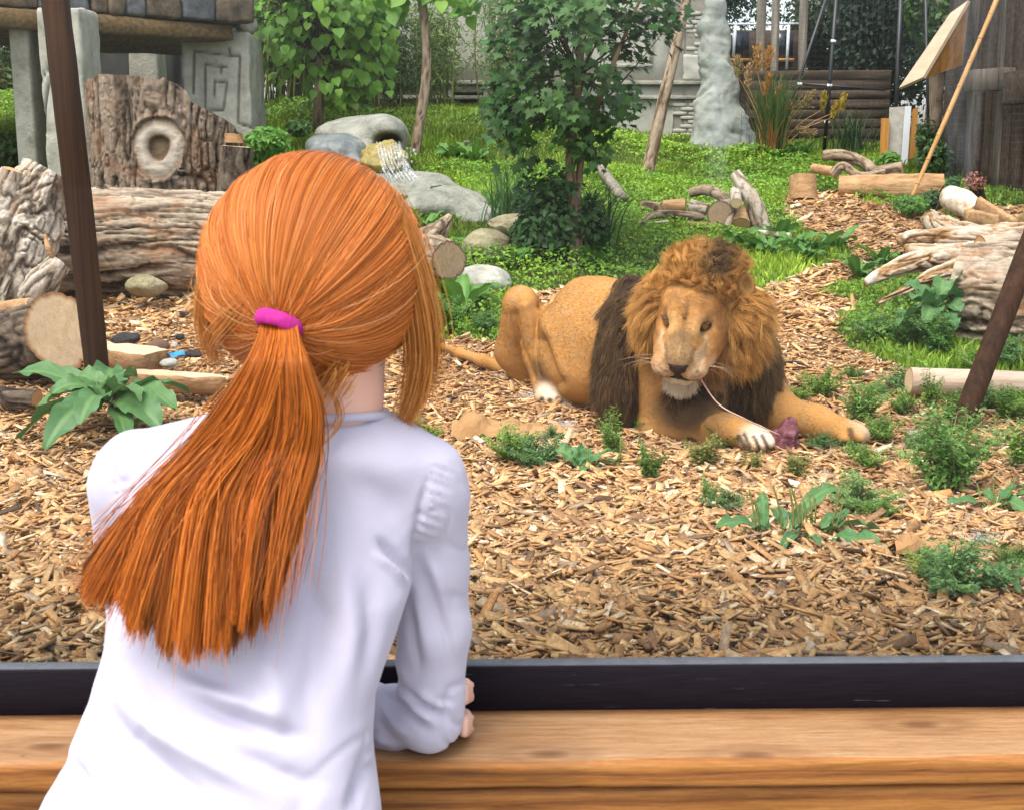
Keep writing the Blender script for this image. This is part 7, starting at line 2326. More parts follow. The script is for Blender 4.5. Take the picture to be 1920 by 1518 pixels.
def m_pane():
    t = NT('window glass')
    tr = t.n('ShaderNodeBsdfTransparent'); tr.inputs[0].default_value = (.97, .985, .98, 1)
    gl = t.n('ShaderNodeBsdfGlossy'); gl.inputs['Roughness'].default_value = .02
    fr = t.n('ShaderNodeFresnel'); fr.inputs[0].default_value = 1.27
    m = t.n('ShaderNodeMixShader')
    t.l(fr.outputs[0], m.inputs[0]); t.l(tr.outputs[0], m.inputs[1]); t.l(gl.outputs[0], m.inputs[2])
    # dried specks; faint smears doubling as painted reflection haze, stronger towards the top
    sp_ = t.n('ShaderNodeTexVoronoi'); sp_.inputs['Scale'].default_value = 26
    n1 = t.noise(1.2, 3, .6)
    n2 = t.noise(70, 3, .6)
    smear_haze = t.noise(2.2, 6, .7, t.coords((3.5, 1, .6)), 1.2)
    thr = t.math('MULTIPLY', t.math('MAXIMUM', t.math('SUBTRACT', n1.outputs[0], .52), 0), .35)
    dots = t.math('LESS_THAN', sp_.outputs['Distance'], thr)
    sm = t.math('MULTIPLY', t.math('MAXIMUM', t.math('SUBTRACT', smear_haze.outputs[0], .58), 0), .6)
    sxyz = t.n('ShaderNodeSeparateXYZ'); t.l(t.coords(), sxyz.inputs[0])
    hi_ = t.n('ShaderNodeMapRange'); hi_.interpolation_type = 'SMOOTHSTEP'
    hi_.inputs['From Min'].default_value = .50; hi_.inputs['From Max'].default_value = .60
    t.l(sxyz.outputs[2], hi_.inputs[0])
    sm = t.math('MULTIPLY', sm, t.math('ADD', t.math('MULTIPLY', hi_.outputs[0], .92), .08))
    f = t.math('ADD', t.math('MULTIPLY', dots, .45), sm)
    df = t.n('ShaderNodeBsdfDiffuse'); df.inputs[0].default_value = (.68, .75, .78, 1)
    m2 = t.n('ShaderNodeMixShader')
    t.l(f, m2.inputs[0]); t.l(m.outputs[0], m2.inputs[1]); t.l(df.outputs[0], m2.inputs[2])
    return t.done(m2.outputs[0])
xg = 1.6
V = np.array([(-xg, ty(-xg, YG), zft - .01), (xg, ty(xg, YG), zft - .01), (xg, ty(xg, YG), 2.3), (-xg, ty(-xg, YG), 2.3)])
obj('glass_pane', V, [(0, 1, 2, 3)], m_pane(), vw, smooth_shade=False)

wl = thing('wooden_ledge', (0, 1.2, 0), 'worn timber ledge of thick tan boards below the viewing window', 'ledge')
def m_board(name, stops, seed, knots=()):
    t = NT(name)
    v = t.coords((1.6, 30, 42))
    n = t.noise(3.2, 8, .62, v, 1.6)
    wv = t.n('ShaderNodeTexWave'); wv.wave_type = 'RINGS'
    wv.inputs['Scale'].default_value = 1.7; wv.inputs['Distortion'].default_value = 5; wv.inputs['Detail'].default_value = 4; wv.inputs['Detail Scale'].default_value = 1.2
    mp = t.n('ShaderNodeMapping'); mp.inputs['Scale'].default_value = (.5, 8, 10); mp.inputs['Location'].default_value = (seed, seed * .7, .3)
    c0 = t.n('ShaderNodeTexCoord'); t.l(c0.outputs['Object'], mp.inputs[0]); t.l(mp.outputs[0], wv.inputs['Vector'])
    h = t.math('ADD', t.math('MULTIPLY', n.outputs[0], .75), t.math('MULTIPLY', wv.outputs['Fac'], .25))
    c = t.ramp(h, stops)
    st = t.noise(2.6, 5, .6, c0.outputs['Object'])
    c = t.mix(t.ramp(st.outputs[0], [(.55, (0, 0, 0)), (.75, (.45,) * 3)]), c, (.17, .075, .025))
    fg = t.noise(5, 8, .75, t.coords((7, 80, 110)))
    c = t.mix(.75, c, t.ramp(fg.outputs[0], [(.3, (.55, .5, .45)), (.55, (1, 1, 1)), (.75, (1.25, 1.22, 1.2))]), 'MULTIPLY')
    sc_ = t.noise(34, 5, .7, c0.outputs['Object'])
    c = t.mix(t.ramp(sc_.outputs[0], [(.66, (0, 0, 0)), (.72, (.6,) * 3)]), c, (.12, .06, .025))
    for kx, ky in knots:
        vm = t.n('ShaderNodeVectorMath', operation='DISTANCE')
        mp2 = t.n('ShaderNodeMapping'); mp2.inputs['Scale'].default_value = (.45, 1, .6)
        t.l(c0.outputs['Object'], mp2.inputs[0]); t.l(mp2.outputs[0], vm.inputs[0])
        vm.inputs[1].default_value = (kx * .45, ky, .62 * .6)
        dd = t.math('ADD', vm.outputs['Value'], t.math('MULTIPLY', t.math('SUBTRACT', n.outputs[0], .5), .012))
        c = t.mix(t.ramp(dd, [(0, (.85,) * 3), (.006, (.8,) * 3), (.011, (.15,) * 3), (.018, (.35,) * 3), (.03, (0, 0, 0))]), c, (.11, .045, .015))
    f = t.noise(40, 6, .7, v)
    return t.done(t.bsdf(c, t.math('ADD', t.math('MULTIPLY', f.outputs[0], .3), .4), t.bump(t.math('ADD', h, t.math('MULTIPLY', f.outputs[0], .5)), .35, .004), .35))
M_BOARD_TOP = m_board('ledge board worn top', [(.25, (.11, .042, .013)), (.42, (.25, .115, .042)), (.58, (.33, .175, .075)), (.78, (.40, .245, .13))], 1.3, ((.035, -.035), (.235, -.04), (-.46, -.02), (.42, .03)))
M_BOARD = m_board('ledge board orange', [(.25, (.10, .032, .006)), (.42, (.24, .085, .014)), (.58, (.33, .130, .024)), (.78, (.39, .18, .045))], 2.1, ((-.05, -.03), (.04, -.03)))
zt1 = float(W(960, 1425, 1.15)[2])
zb1 = float(W(960, 1477, 1.15)[2])
def ledge_board(name, z0, z1, y0, y1, seed, mat, wob=.003, side=None):
    """rounded, hand worn edge that wanders; a thick board seen from above"""
    nxs = 160
    xs = np.linspace(-1.5, 1.5, nxs)
    prof = []
    r = .006
    for a in np.linspace(-np.pi/2, -np.pi, 4): prof.append((y0 + r + r * math.cos(a), z0 + r + r * math.sin(a), 1))
    for a in np.linspace(np.pi, np.pi/2, 6): prof.append((y0 + r*1.3 + r*1.3 * math.cos(a), z1 - r*1.3 + r*1.3 * math.sin(a), 1))
    for f in np.linspace(.15, 1, 7): prof.append((y0 + (y1 - y0) * f, z1, 0))
    prof.append((y1, z0, 0))
    prof = np.array(prof)
    n = len(prof)
    V = np.zeros((nxs, n, 3))
    for j in range(n):
        w = prof[j, 2]
        q = np.stack([xs * 5, xs * 0 + j * .25 + seed, xs * 0], -1)
        wobv = (fbm(q, seed, 4) - .5) * 2
        V[:, j, 0] = xs
        V[:, j, 1] = ty(xs, prof[j, 0]) + w * wob * wobv * 1.5
        V[:, j, 2] = prof[j, 1] + w * wob * wobv * .8 + .0008 * (fbm(np.stack([xs * 2, xs * 0 + prof[j, 0] * 60, xs * 0], -1), seed + 3, 3) - .5) * 2
    # checks (drying cracks) across the front edge
    for cx, dep, tilt in ((W(1112, 1440, 1.15)[0], .006, .25), (W(1752, 1440, 1.15)[0], .003, -.1), (W(1440, 1440, 1.15)[0], .002, .2)):
        for j in range(10):
            d = np.exp(-((xs - cx - tilt * (V[:, j, 2] - z1)) / .006) ** 2)
            V[:, j, 1] += d * dep
            V[:, j, 2] -= d * dep * .5 * (j > 4)
    I = np.arange(nxs - 1)[:, None] * n + np.arange(n)[None]
    J = np.arange(nxs - 1)[:, None] * n + (np.arange(n)[None] + 1) % n
    Fl = [tuple(f) for f in np.stack([I, J, J + n, I + n], -1).reshape(-1, 4)] + [tuple(range(n)), tuple(range((nxs-1)*n, nxs*n))[::-1]]
    o = obj(name, V.reshape(-1, 3), Fl, mat, wl)
    if side is not None:                         # the sawn edge keeps its orange colour, the top is worn
        o.data.materials.append(side)
        for p in o.data.polygons:
            if p.index < (nxs - 1) * n and p.index % n < 8: p.material_index = 1
    return o
ledge_board('board', zb1, zt1, 1.147, 1.262, 3, M_BOARD_TOP, .003, M_BOARD)
ledge_board('board', zb1 - .088, zb1 - .003, 1.158, 1.20, 8, M_BOARD, .002)
for k in range(4):
    z1 = zb1 - .092 - k * .125
    if z1 > .15: ledge_board('board', z1 - .121, z1, 1.160, 1.20, 12 + k, M_BOARD, .0015)
strip('back_panel', .0, zfb - .015, 1.205, 1.27, M_FBOARD, wl, segs=1)

# ================================================================== the girl
r_ = np.random.default_rng(33)
M_SKIN = NT('skin')
_n = M_SKIN.noise(9, 4, .6)
M_SKIN = M_SKIN.done(M_SKIN.bsdf(M_SKIN.ramp(_n.outputs[0], [(.3, (.66, .36, .26)), (.7, (.74, .46, .36))]), .5, None, .35, **{'Subsurface Weight': .15, 'Subsurface Scale': .01}))
Wg = W
BS = SDF((-.50, .80, -.02), (.14, 1.34, 1.26), .006)
hc = Wg(592, 505, 1.135)
fdir = unit(np.array([.30, .93, -.22])); sdir = unit(np.array([.95, -.31, .0])); udir = np.cross(sdir, fdir); udir = udir if udir[2] > 0 else -udir
GA = np.array([sdir, fdir, udir])
def GP(r, f, u): return hc + sdir * r + fdir * f + udir * u
BS.ell(GP(0, .0, .012), (.074, .086, .082), GA, .02)
BS.ell(GP(0, .036, -.048), (.054, .048, .056), GA, .03)      # face and jaw
BS.ell(GP(0, .050, -.088), (.028, .030, .022), GA, .02)      # chin
BS.cone(GP(0, .078, -.005), GP(0, .098, -.040), .008, .012, .01)   # nose
for s_ in (-1, 1):
    BS.ell(GP(.040 * s_, .058, -.038), (.024, .022, .020), GA, .02)  # cheek
    BS.ell(GP(.030 * s_, .086, -.004), (.014, .010, .009), GA, .006, 'cut')
    BS.ell(GP(.077 * s_, -.002, -.028), (.008, .018, .026), GA, .008)  # ear
BS.ell(GP(0, .082, -.066), (.020, .010, .006), GA, .006)     # lips
# neck and body
BS.chain([Wg(622, 640, 1.135), Wg(625, 740, 1.13), Wg(600, 830, 1.14)], [.043, .041, .050], .02)
rows = np.array([(800, 470, 690, 1.13, .055), (850, 250, 800, 1.135, .070), (900, 236, 792, 1.135, .082), (1000, 226, 780, 1.115, .086), (1100, 214, 770, 1.09, .088), (1200, 206, 738, 1.07, .090), (1300, 176, 704, 1.05, .092), (1400, 134, 698, 1.035, .096), (1518, 76, 712, 1.02, .100), (1640, 56, 722, 1.01, .105), (1760, 60, 715, 1.01, .105)], float)
def torso(sd, off, rlim0, rlim1, k):
    """upright body of changing oval sections"""
    zs = np.array([W((r[1] + r[2]) / 2, r[0], r[3])[2] for r in rows])
    cx = np.array([W((r[1] + r[2]) / 2, r[0], r[3])[0] for r in rows])
    rx = np.array([(W(r[2], r[0], r[3])[0] - W(r[1], r[0], r[3])[0]) / 2 for r in rows])
    o = np.argsort(zs)
    z0, z1 = np.interp(rlim1, rows[:, 0], zs), np.interp(rlim0, rows[:, 0], zs)
    sl, X, Y, Z = sd.sub((-.6, .7, z0 - .05), (.3, 1.4, z1 + .06))
    zz = Z.ravel()
    f = lambda a: np.interp(zz, zs[o], a[o])[None, None, :].astype(np.float32)
    CXa, RX, CYa, RY = f(cx), f(rx) + off, f(rows[:, 3]), f(rows[:, 4]) + off
    p = 2.4
    q = (np.abs((X - CXa) / RX) ** p + np.abs((Y - CYa) / RY) ** p) ** (1 / p)
    d = (q - 1) * np.minimum(RX, RY) * .9
    cap = np.maximum(Z - z1, z0 - Z)
    d = np.maximum(d, cap + 0 * d)
    sd.mix(sl, d.astype(np.float32), k, 'add')
torso(BS, -.030, 860, 1700, .02)
SHR, SHL = Wg(795, 905, 1.145), Wg(252, 895, 1.15)
ELR = Wg(806, 1342, 1.168)
BS.cone(Wg(600, 830, 1.14), SHR, .035, .030, .02)
BS.cone(Wg(520, 830, 1.14), SHL, .035, .030, .02)
BS.chain([SHR, Wg(812, 1130, 1.16), ELR], [.028, .021, .019], .012)
WRR = Wg(640, 1335, 1.232)
BS.chain([ELR, WRR], [.019, .016], .01)
ELL = Wg(300, 1340, 1.20)
BS.chain([SHL, Wg(262, 1120, 1.18), ELL], [.028, .021, .019], .012)
WRL = Wg(700, 1318, 1.236)
BS.chain([ELL, WRL], [.019, .016], .01)
# hands: palm, four fingers, thumb
def hand(wr, palm, knuckles, mids, tips, thumb, r=.0072):
    BS.chain([wr, palm], [.017, .018], .01)
    for a, b, c_ in zip(knuckles, mids, tips):
        BS.chain([palm * .4 + a * .6, a, b, c_], [r * 1.25, r * 1.15, r, r * .85], .004)
    BS.chain(thumb, [r * 1.5, r * 1.2, r], .006)
hand(WRL, Wg(775, 1322, 1.224), [Wg(842, y, 1.214) for y in (1276, 1304, 1335, 1362)], [Wg(876, y, 1.202) for y in (1283, 1306, 1342, 1368)], [Wg(868, y + 4, 1.172) for y in (1285, 1308, 1346, 1370)], [Wg(760, 1300, 1.216), Wg(790, 1262, 1.20), Wg(820, 1250, 1.186)])
hand(WRR, Wg(520, 1330, 1.244), [Wg(450, y, 1.240) for y in (1290, 1318, 1346, 1370)], [Wg(405, y, 1.226) for y in (1295, 1320, 1348, 1372)], [Wg(398, y, 1.20) for y in (1298, 1322, 1350, 1372)], [Wg(530, 1300, 1.236), Wg(500, 1268, 1.222), Wg(470, 1258, 1.21)])
# hips and legs down to the floor
for s_, x in ((-1, -.33), (1, -.19)):
    BS.chain([np.array([x, 1.01, .56]), np.array([x + .005 * s_, 1.03, .32]), np.array([x + .01 * s_, 1.02, .09])], [.070, .048, .034], .02)
    BS.ell((x + .012 * s_, 1.06, .042), (.036, .085, .04), None, .02)
gv, gq = BS.mesh(2)
girl = obj('person', gv, gq, M_SKIN)
top(girl, 'red haired child in a white long sleeved top leaning on the wooden ledge', 'person')
D, Fa = ico(2)
M_EYEW = m_noise('eye white', [(.3, (.72, .70, .68)), (.7, (.80, .78, .76))], 9, rough=.2)
for s_ in (-1, 1):
    e = obj('eye', GP(.030 * s_, .074, -.004) + D * .0115, Fa, M_EYEW, girl)
    obj('iris', GP(.031 * s_, .0815, -.005) + D * .0052, Fa, M_PUPIL, e)

# trousers and shoes
TS = SDF((-.50, .85, .0), (.10, 1.25, .64), .008)
TS.ell((-.258, 1.01, .55), (.128, .10, .09), None, .03)
for s_, x in ((-1, -.33), (1, -.19)):
    TS.chain([np.array([x, 1.01, .54]), np.array([x + .005 * s_, 1.03, .32]), np.array([x + .01 * s_, 1.02, .09])], [.080, .056, .046], .02)
tv, tq = TS.mesh(2)
obj('trousers', tv, tq, m_noise('blue denim', [(.3, (.03, .05, .10)), (.7, (.07, .10, .17))], 60, bump=.3), girl)
for s_, x in ((-1, -.33), (1, -.19)):
    TS = SDF((x - .1, .9, -.02), (x + .12, 1.25, .14), .006)
    TS.ell((x + .012 * s_, 1.065, .038), (.042, .10, .040), None, .02); TS.ell((x + .012 * s_, 1.03, .06), (.040, .05, .05), None, .02)
    tv, tq = TS.mesh(2); tv[:, 2] = np.maximum(tv[:, 2], .001)
    obj('shoe', tv, tq, M_WHITE, girl)

# shirt
SS = SDF((-.52, .84, .44), (.14, 1.32, 1.02), .0034)
torso(SS, .0, 846, 1735, .02)
SS.cone(Wg(615, 832, 1.135), Wg(775, 892, 1.14), .046, .040, .03)
SS.cone(Wg(560, 832, 1.135), Wg(275, 882, 1.145), .046, .038, .03)
SS.ell(Wg(612, 850, 1.133), (.078, .066, .040), None, .03)
SS.ell(Wg(812, 925, 1.142), (.030, .040, .042), None, .02)            # puffed sleeve heads
SS.ell(Wg(242, 905, 1.148), (.026, .038, .042), None, .02)
SS.chain([Wg(806, 935, 1.145), Wg(810, 1060, 1.155), Wg(814, 1180, 1.160), Wg(808, 1300, 1.166), Wg(803, 1345, 1.168)], [.036, .0335, .034, .0315, .031], .010)
SS.chain([Wg(803, 1345, 1.168), Wg(740, 1345, 1.196), Wg(655, 1338, 1.225)], [.031, .031, .027], .014)
SS.chain([Wg(240, 915, 1.15), Wg(250, 1050, 1.165), Wg(272, 1180, 1.18), ELL], [.036, .034, .032, .031], .012)
SS.chain([ELL, Wg(500, 1335, 1.215), Wg(700, 1322, 1.234)], [.031, .030, .025], .012)
# neck opening
SS.chain([Wg(622, 560, 1.135), Wg(622, 706, 1.13)], [.0445, .0445], .004, 'cut')
sv, sq = SS.mesh(2)
sn = vnormals(sv, sq)
sp_x = PX(sv)
back = smooth(.25, -.25, sn[:, 1])
disp = np.zeros(len(sv))
def fold(line, wd, amp, region=None):
    """a crease or ridge that follows a line on the cloth"""
    global disp
    segs = poly_segs(line)
    d = segdist(sp_x, segs)
    # fade towards the ends of the line
    a, b = np.array(line[0], float), np.array(line[-1], float)
    t_ = np.clip(((sp_x - a) @ (b - a)) / np.dot(b - a, b - a), 0, 1)
    w = smooth(-.02, .38, t_) * smooth(1.02, .60, t_) if len(line) > 1 else 1
    disp += amp * np.exp(-(d / wd) ** 2) * w * back * (1 if region is None else region)
arm = (sp_x[:, 0] > 0) & inpoly(sp_x[:, 0], sp_x[:, 1], [(800, 860), (900, 860), (900, 1430), (690, 1430), (708, 1300), (735, 1210), (778, 1095), (772, 1000), (790, 930)])
bod = ~arm
# soft hanging folds of the back
fold([(560, 1020), (600, 1150), (580, 1300), (585, 1420)], 26, -0.0068, bod)
fold([(640, 1000), (655, 1180), (640, 1340)], 24, 0.00544, bod)
fold([(690, 1060), (700, 1180), (680, 1290)], 18, -0.0051, bod)
fold([(490, 1180), (520, 1300), (510, 1420)], 24, 0.0051, bod)
fold([(170, 1290), (230, 1380), (330, 1460), (420, 1540)], 22, -0.0102, bod)
fold([(190, 1270), (280, 1360), (400, 1430), (520, 1500)], 22, 0.0085, bod)
fold([(330, 1290), (420, 1340), (520, 1375), (600, 1390)], 16, -0.00935, bod)
fold([(320, 1270), (430, 1310), (560, 1350)], 18, 0.0068, bod)
fold([(300, 1230), (400, 1275), (470, 1290)], 18, -0.00595, bod)
fold([(230, 1240), (280, 1330), (330, 1420)], 18, 0.00595, bod)
fold([(120, 1400), (150, 1470), (150, 1560)], 18, -0.0085, bod)
fold([(420, 1400), (520, 1450), (620, 1480)], 20, -0.00595, bod)
fold([(700, 1400), (680, 1460), (650, 1540)], 14, -0.0068, bod)
fold([(700, 1000), (740, 1040), (778, 1090)], 9, -0.0068, bod)
fold([(690, 1030), (730, 1060), (770, 1100)], 8, 0.0051, bod)
fold([(640, 880), (720, 930), (770, 1000)], 30, -0.00374, bod)
fold([(300, 900), (290, 1000), (270, 1100)], 26, -0.00374, bod)
# armhole seams, gathered sleeve heads
fold([(812, 868), (790, 940), (778, 1010), (774, 1098)], 5, -.0042)
fold([(242, 838), (236, 900), (240, 990)], 5, -.0040)
def gathers(seam, sgn, width, amp, reg):
    """fine pleats that run out from a gathered seam and die away"""
    global disp
    sm_ = np.array(seam, float)
    xs_ = np.interp(sp_x[:, 1], sm_[:, 1], sm_[:, 0])
    u_ = (sp_x[:, 0] - xs_) * sgn
    inn = smooth(-1, 4, u_) * smooth(width, width * .25, u_) * smooth(sm_[0, 1] - 12, sm_[0, 1] + 6, sp_x[:, 1]) * smooth(sm_[-1, 1] + 10, sm_[-1, 1] - 25, sp_x[:, 1])
    yy = sp_x[:, 1] - u_ * .35
    q = np.stack([yy * .13, u_ * .007, 0 * yy], -1)
    n_ = np.sin(yy * .40 + 5.0 * vn(q * .5, 3)) * (.5 + vn(q * .7 + 4, 5))
    disp += amp * n_ * inn * back * reg
gathers([(812, 866), (791, 940), (778, 1012)], 1, 62, .0015, 1)
gathers([(240, 838), (236, 900), (240, 985)], -1, 44, .0015, 1)
# sleeve folds
fold([(778, 1030), (800, 1100), (838, 1190), (858, 1290)], 9, -.0042, arm)
fold([(790, 1010), (822, 1090), (852, 1180)], 9, .0036, arm)
fold([(776, 1080), (790, 1160), (812, 1260)], 11, .0036, arm)
fold([(768, 1120), (775, 1200), (790, 1280)], 9, -.0036, arm)
fold([(740, 1200), (752, 1250), (772, 1300)], 9, .0028, arm)
for (a, b, am) in (((712, 1282), (812, 1378), -.0048), ((726, 1270), (838, 1372), .0040), ((708, 1310), (776, 1388), .0040), ((742, 1280), (850, 1352), -.0042), ((704, 1340), (742, 1394), -.0036), ((770, 1290), (856, 1330), .0032), ((705, 1365), (730, 1395), .0026)):
    fold([a, ((a[0] + b[0]) / 2 - 4, (a[1] + b[1]) / 2 + 6), b], 7, am, arm)
fold([(800, 1320), (830, 1312), (862, 1318)], 7, -.0030, arm)
fine = fbm(sv * np.array([70, 70, 34]), 13, 3) - .5
wr = fbm(sv * np.array([16, 16, 12]), 4, 3) - .5
crq = np.stack([sv[:, 0] * 14 + sv[:, 2] * 8, sv[:, 1] * 10, sv[:, 2] * 26], -1)
crease = np.abs(vn(crq + (fbm(sv * 9, 3, 2)[:, None]) * 2.2, 6) - .5) * 2
lowb = smooth(1180, 1420, sp_x[:, 1]) * .8 + arm * .9 + .25
disp += -.0014 * np.clip(1 - crease * 4.5, 0, 1) * lowb * back
fold([(690, 1340), (684, 1420), (672, 1540)], 3.5, -.0022, bod)
sv = sv + sn * (1.35 * disp + .0012 * fine * back + .0022 * wr)[:, None]
sq0 = sq
for _ in range(1): sv = relaxed(sv, sq0, .3)
t = NT('white cotton jersey')
v_ = t.coords()
n1 = t.noise(9, 5, .6, v_); n2 = t.noise(420, 3, .6, v_)
c_ = t.ramp(n1.outputs[0], [(.3, (.435, .41, .50)), (.7, (.475, .45, .535))])
M_SHIRT = t.done(t.bsdf(c_, .9, t.bump(n2.outputs[0], .30, .0010), .15, **{'Sheen Weight': .15}))
shirt = obj('shirt', sv, sq, M_SHIRT, girl)
# ribbed neckband
th = np.linspace(0, 2*np.pi, 48)
ctr = Wg(622, 787, 1.130)
ring = np.stack([ctr[0] + .0465 * np.cos(th), ctr[1] + .0455 * np.sin(th), ctr[2] + .004 * np.cos(th) - .010 * np.sin(th)], -1)
V, Fl, _ = tube(ring, [.0042, .0042], 96, 10, cap=False)
obj('neckband', V, Fl, M_SHIRT, shirt)

# ------------------------------------------------------------------ hair
HC = Wg(588, 515, 1.13)
b1, R1 = Wg(588, 530, 1.130), .0860
b2, R2 = Wg(592, 450, 1.130), .0545
b3, R3 = Wg(590, 512, 1.150), .074
def cap_d(P):
    def sm(a, b, k):
        h = np.clip(.5 + .5 * (b - a) / k, 0, 1)
        return b * (1 - h) + a * h - k * h * (1 - h)
    d = np.linalg.norm(P - b1, axis=-1) - R1
    d = sm(d, np.linalg.norm(P - b2, axis=-1) - R2, .07)
    return sm(d, np.linalg.norm(P - b3, axis=-1) - R3, .05)
def cap_r(dirs):
    r = np.full(dirs.shape[:-1], .03)
    for _ in range(28):
        r = r - cap_d(HC + dirs * r[..., None]) * .9
    return r
TIE = Wg(526, 606, 1.050)
dt = unit(TIE - HC)
M_HAIRC = m_hair('red hair', .46, .28, .15)
t = NT('red hair base')
n_ = t.noise(30, 5, .6, t.coords((1, 1, .2)))
M_HAIRBASE = t.done(t.bsdf(t.ramp(n_.outputs[0], [(.3, (.30, .085, .012)), (.7, (.52, .17, .025))]), .5, t.bump(n_.outputs[0], .3, .004), .3))
# scalp of hair under the strands
D, Fa = ico(5)
rr = cap_r(D)
Vh = HC + D * (rr - .003)[:, None]
ang = np.arccos(np.clip((D * dt).sum(-1), -1, 1))
faceside = (D @ fdir > .62) & (D @ udir < .42)
nape = (Vh[:, 2] < Wg(600, 705, 1.05)[2]) & (D[:, 1] < .3)
keep = ~(faceside)
Fk = Fa[keep[Fa].all(1)]
hair = obj('hair', Vh, Fk, M_HAIRBASE, girl)

def hcol(n, lo=(.40, .105, .011), hi=(.70, .255, .060)):
    q = r_.random((n, 1)) ** 1.2
    c = np.array(lo) * (1 - q) + np.array(hi) * q
    return np.clip(c * r_.uniform(.85, 1.15, (n, 1)), 0, 1)

N_ = 32000
dr = unit(r_.normal(size=(N_ * 3, 3)))
ok = ~((dr @ fdir > .55) & (dr @ udir < .50)) & (np.arccos(np.clip(dr @ dt, -1, 1)) > .30)
ok &= ~((dr @ fdir > .1) & (dr @ udir < -.45))
dr = dr[ok][:N_]
N_ = len(dr)
k = 14
tt = np.linspace(0, 1, k)
om = np.arccos(np.clip(dr @ dt, -1, 1))
# locks: strands start together and sway together
ng = 1100
gi = r_.choice(N_, ng, replace=False)
lock = np.empty(N_, int)
for q0 in range(0, N_, 3000):
    lock[q0:q0+3000] = (dr[q0:q0+3000] @ dr[gi].T).argmax(1)
s1 = np.sin((1 - tt)[None] * om[:, None]) / np.sin(om)[:, None]
s2_ = np.sin(tt[None] * om[:, None]) / np.sin(om)[:, None]
dirs = dr[:, None] * s1[..., None] + dt * s2_[..., None]
# hair lies down the skull before it turns to the tie: sag with gravity
side = (1 - np.abs(dr @ np.array([0, 0, 1.0])))[:, None] * np.sin(np.pi * tt)[None] * .16
dirs = dirs + np.array([0, 0, -1.0]) * side[..., None]
gsw = r_.normal(0, 1, (ng, 3))
dirs = unit(dirs + (gsw[lock][:, None] * (.013 * np.sin(np.pi * tt))[None, :, None]))
rad = cap_r(dirs)
lift = (r_.random(N_) ** 1.5 * .0045)[:, None] + (r_.normal(0, .0011, ng)[lock])[:, None] * np.sin(np.pi * tt)[None]
pull = smooth(.78, 1.0, tt)[None]
K = HC + dirs * (rad + lift * (1 - pull) + .0)[..., None]
tend = TIE + np.array([0, 0, 0]) + r_.normal(0, 1, (N_, 1, 3)) * .006
K = K * (1 - pull[..., None]) + (tend + (K - TIE) * .10) * pull[..., None]
col = hcol(N_) * (r_.uniform(.84, 1.16, ng)[lock])[:, None]
K0 = K.copy()
curves('scalp_strands', K, np.array([.00028] * (k - 1) + [.0002]), M_HAIRC, hair, np.clip(col, 0, 1))

# the tie
ax = unit(np.array([-.10, -.42, -.90]))
u1 = unit(np.cross(ax, [0, 1.0, 0])); u2 = np.cross(ax, u1)
th = np.linspace(0, 2*np.pi, 41)
TC = Wg(523, 607, 1.040)
ring = TC + np.cos(th)[:, None] * u1 * .0158 + np.sin(th)[:, None] * u2 * .0150
tilt_ = (ring - TC) @ u1
ring = ring + np.array([0, 0, 1.0]) * (tilt_ * -.13)[:, None]
V, Fl, _ = tube(ring, [.0042, .0042], 140, 16, lambda q: (.0007 * (fbm(q * 260, 3, 2) - .5), np.ones(q.shape[:2])), cap=False)
V = TC + (V - TC) + ax * (((V - TC) @ ax + ((V - TC) @ u1) * .28 * ax[2] * 0) * .55)[:, None]
obj('hair_tie', V, Fl, m_noise('pink elastic', [(.3, (.33, .010, .16)), (.7, (.46, .030, .24))], 60, rough=.85, bump=.3, bdist=.001), girl)

# ponytail
KY = np.array([606, 640, 700, 800, 950], float)
KL = np.array([489, 482, 452, 378, 246], float)
KR = np.array([556, 562, 574, 587, 553], float)
EA = np.array([-1, -.86, -.70, -.52, -.34, -.1, .15, .38, .55, .72, .86, 1.0])
EX = np.array([148, 178, 226, 262, 300, 345, 400, 440, 462, 478, 494, 506], float)
EY = np.array([1100, 1116, 1146, 1186, 1216, 1224, 1220, 1202, 1180, 1165, 1140, 1118], float)
def cr(v, t):
    """Catmull-Rom through 6 knots v (..., 6) at parameter t (..., k) in 0..1"""
    n = v.shape[-1]
    vv = np.concatenate([2 * v[..., :1] - v[..., 1:2], v, 2 * v[..., -1:] - v[..., -2:-1]], -1)
    s_ = np.clip(t * (n - 1), 0, n - 1 - 1e-6); i = s_.astype(int); f = s_ - i
    g = lambda k: np.take_along_axis(vv, i + k, -1)
    a_, b_, c_, d_ = g(0), g(1), g(2), g(3)
    return .5 * (2*b_ + (c_-a_)*f + (2*a_-5*b_+4*c_-d_)*f*f + (3*b_-a_-3*c_+d_)*f**3)
def pony(a, ae, b, t, cut=0.0, wig=0.0):
    """strands of the ponytail: start coordinate a, end coordinate ae, depth b; all (N,1)"""
    N0 = a.shape[0]
    knx = np.stack([np.interp(a + (ae - a) * w, [-1, 1], [l, r]) + wig * w * 14 for l, r, w in zip(KL, KR, (0, .05, .2, .5, .8))] + [np.interp(ae, EA, EX) + wig * 10], -1)[:, 0]
    kny = np.stack([np.full((N0, 1), y) for y in KY] + [np.interp(ae, EA, EY) - cut], -1)[:, 0]
    t = np.broadcast_to(t, (N0, t.shape[-1]))
    x, y = cr(knx, t), cr(kny, t)
    Yc = np.interp(y, [606, 680, 760, 850, 1000, 1100, 1230], [1.040, 1.012, 1.014, 1.014, .988, .970, .952])
    th_ = np.interp(y, [606, 700, 900, 1100, 1230], [.013, .018, .022, .018, .010])
    return W(x, y, Yc + b * th_)
N_ = 20000
ng = 90
ga, gb = r_.uniform(-1, 1, ng), r_.uniform(-1, 1, ng)
gcut = np.abs(r_.normal(0, 42, ng)) * (r_.random(ng) < .75)
gwig = r_.normal(0, 1, ng)
lock = r_.integers(0, ng, N_)
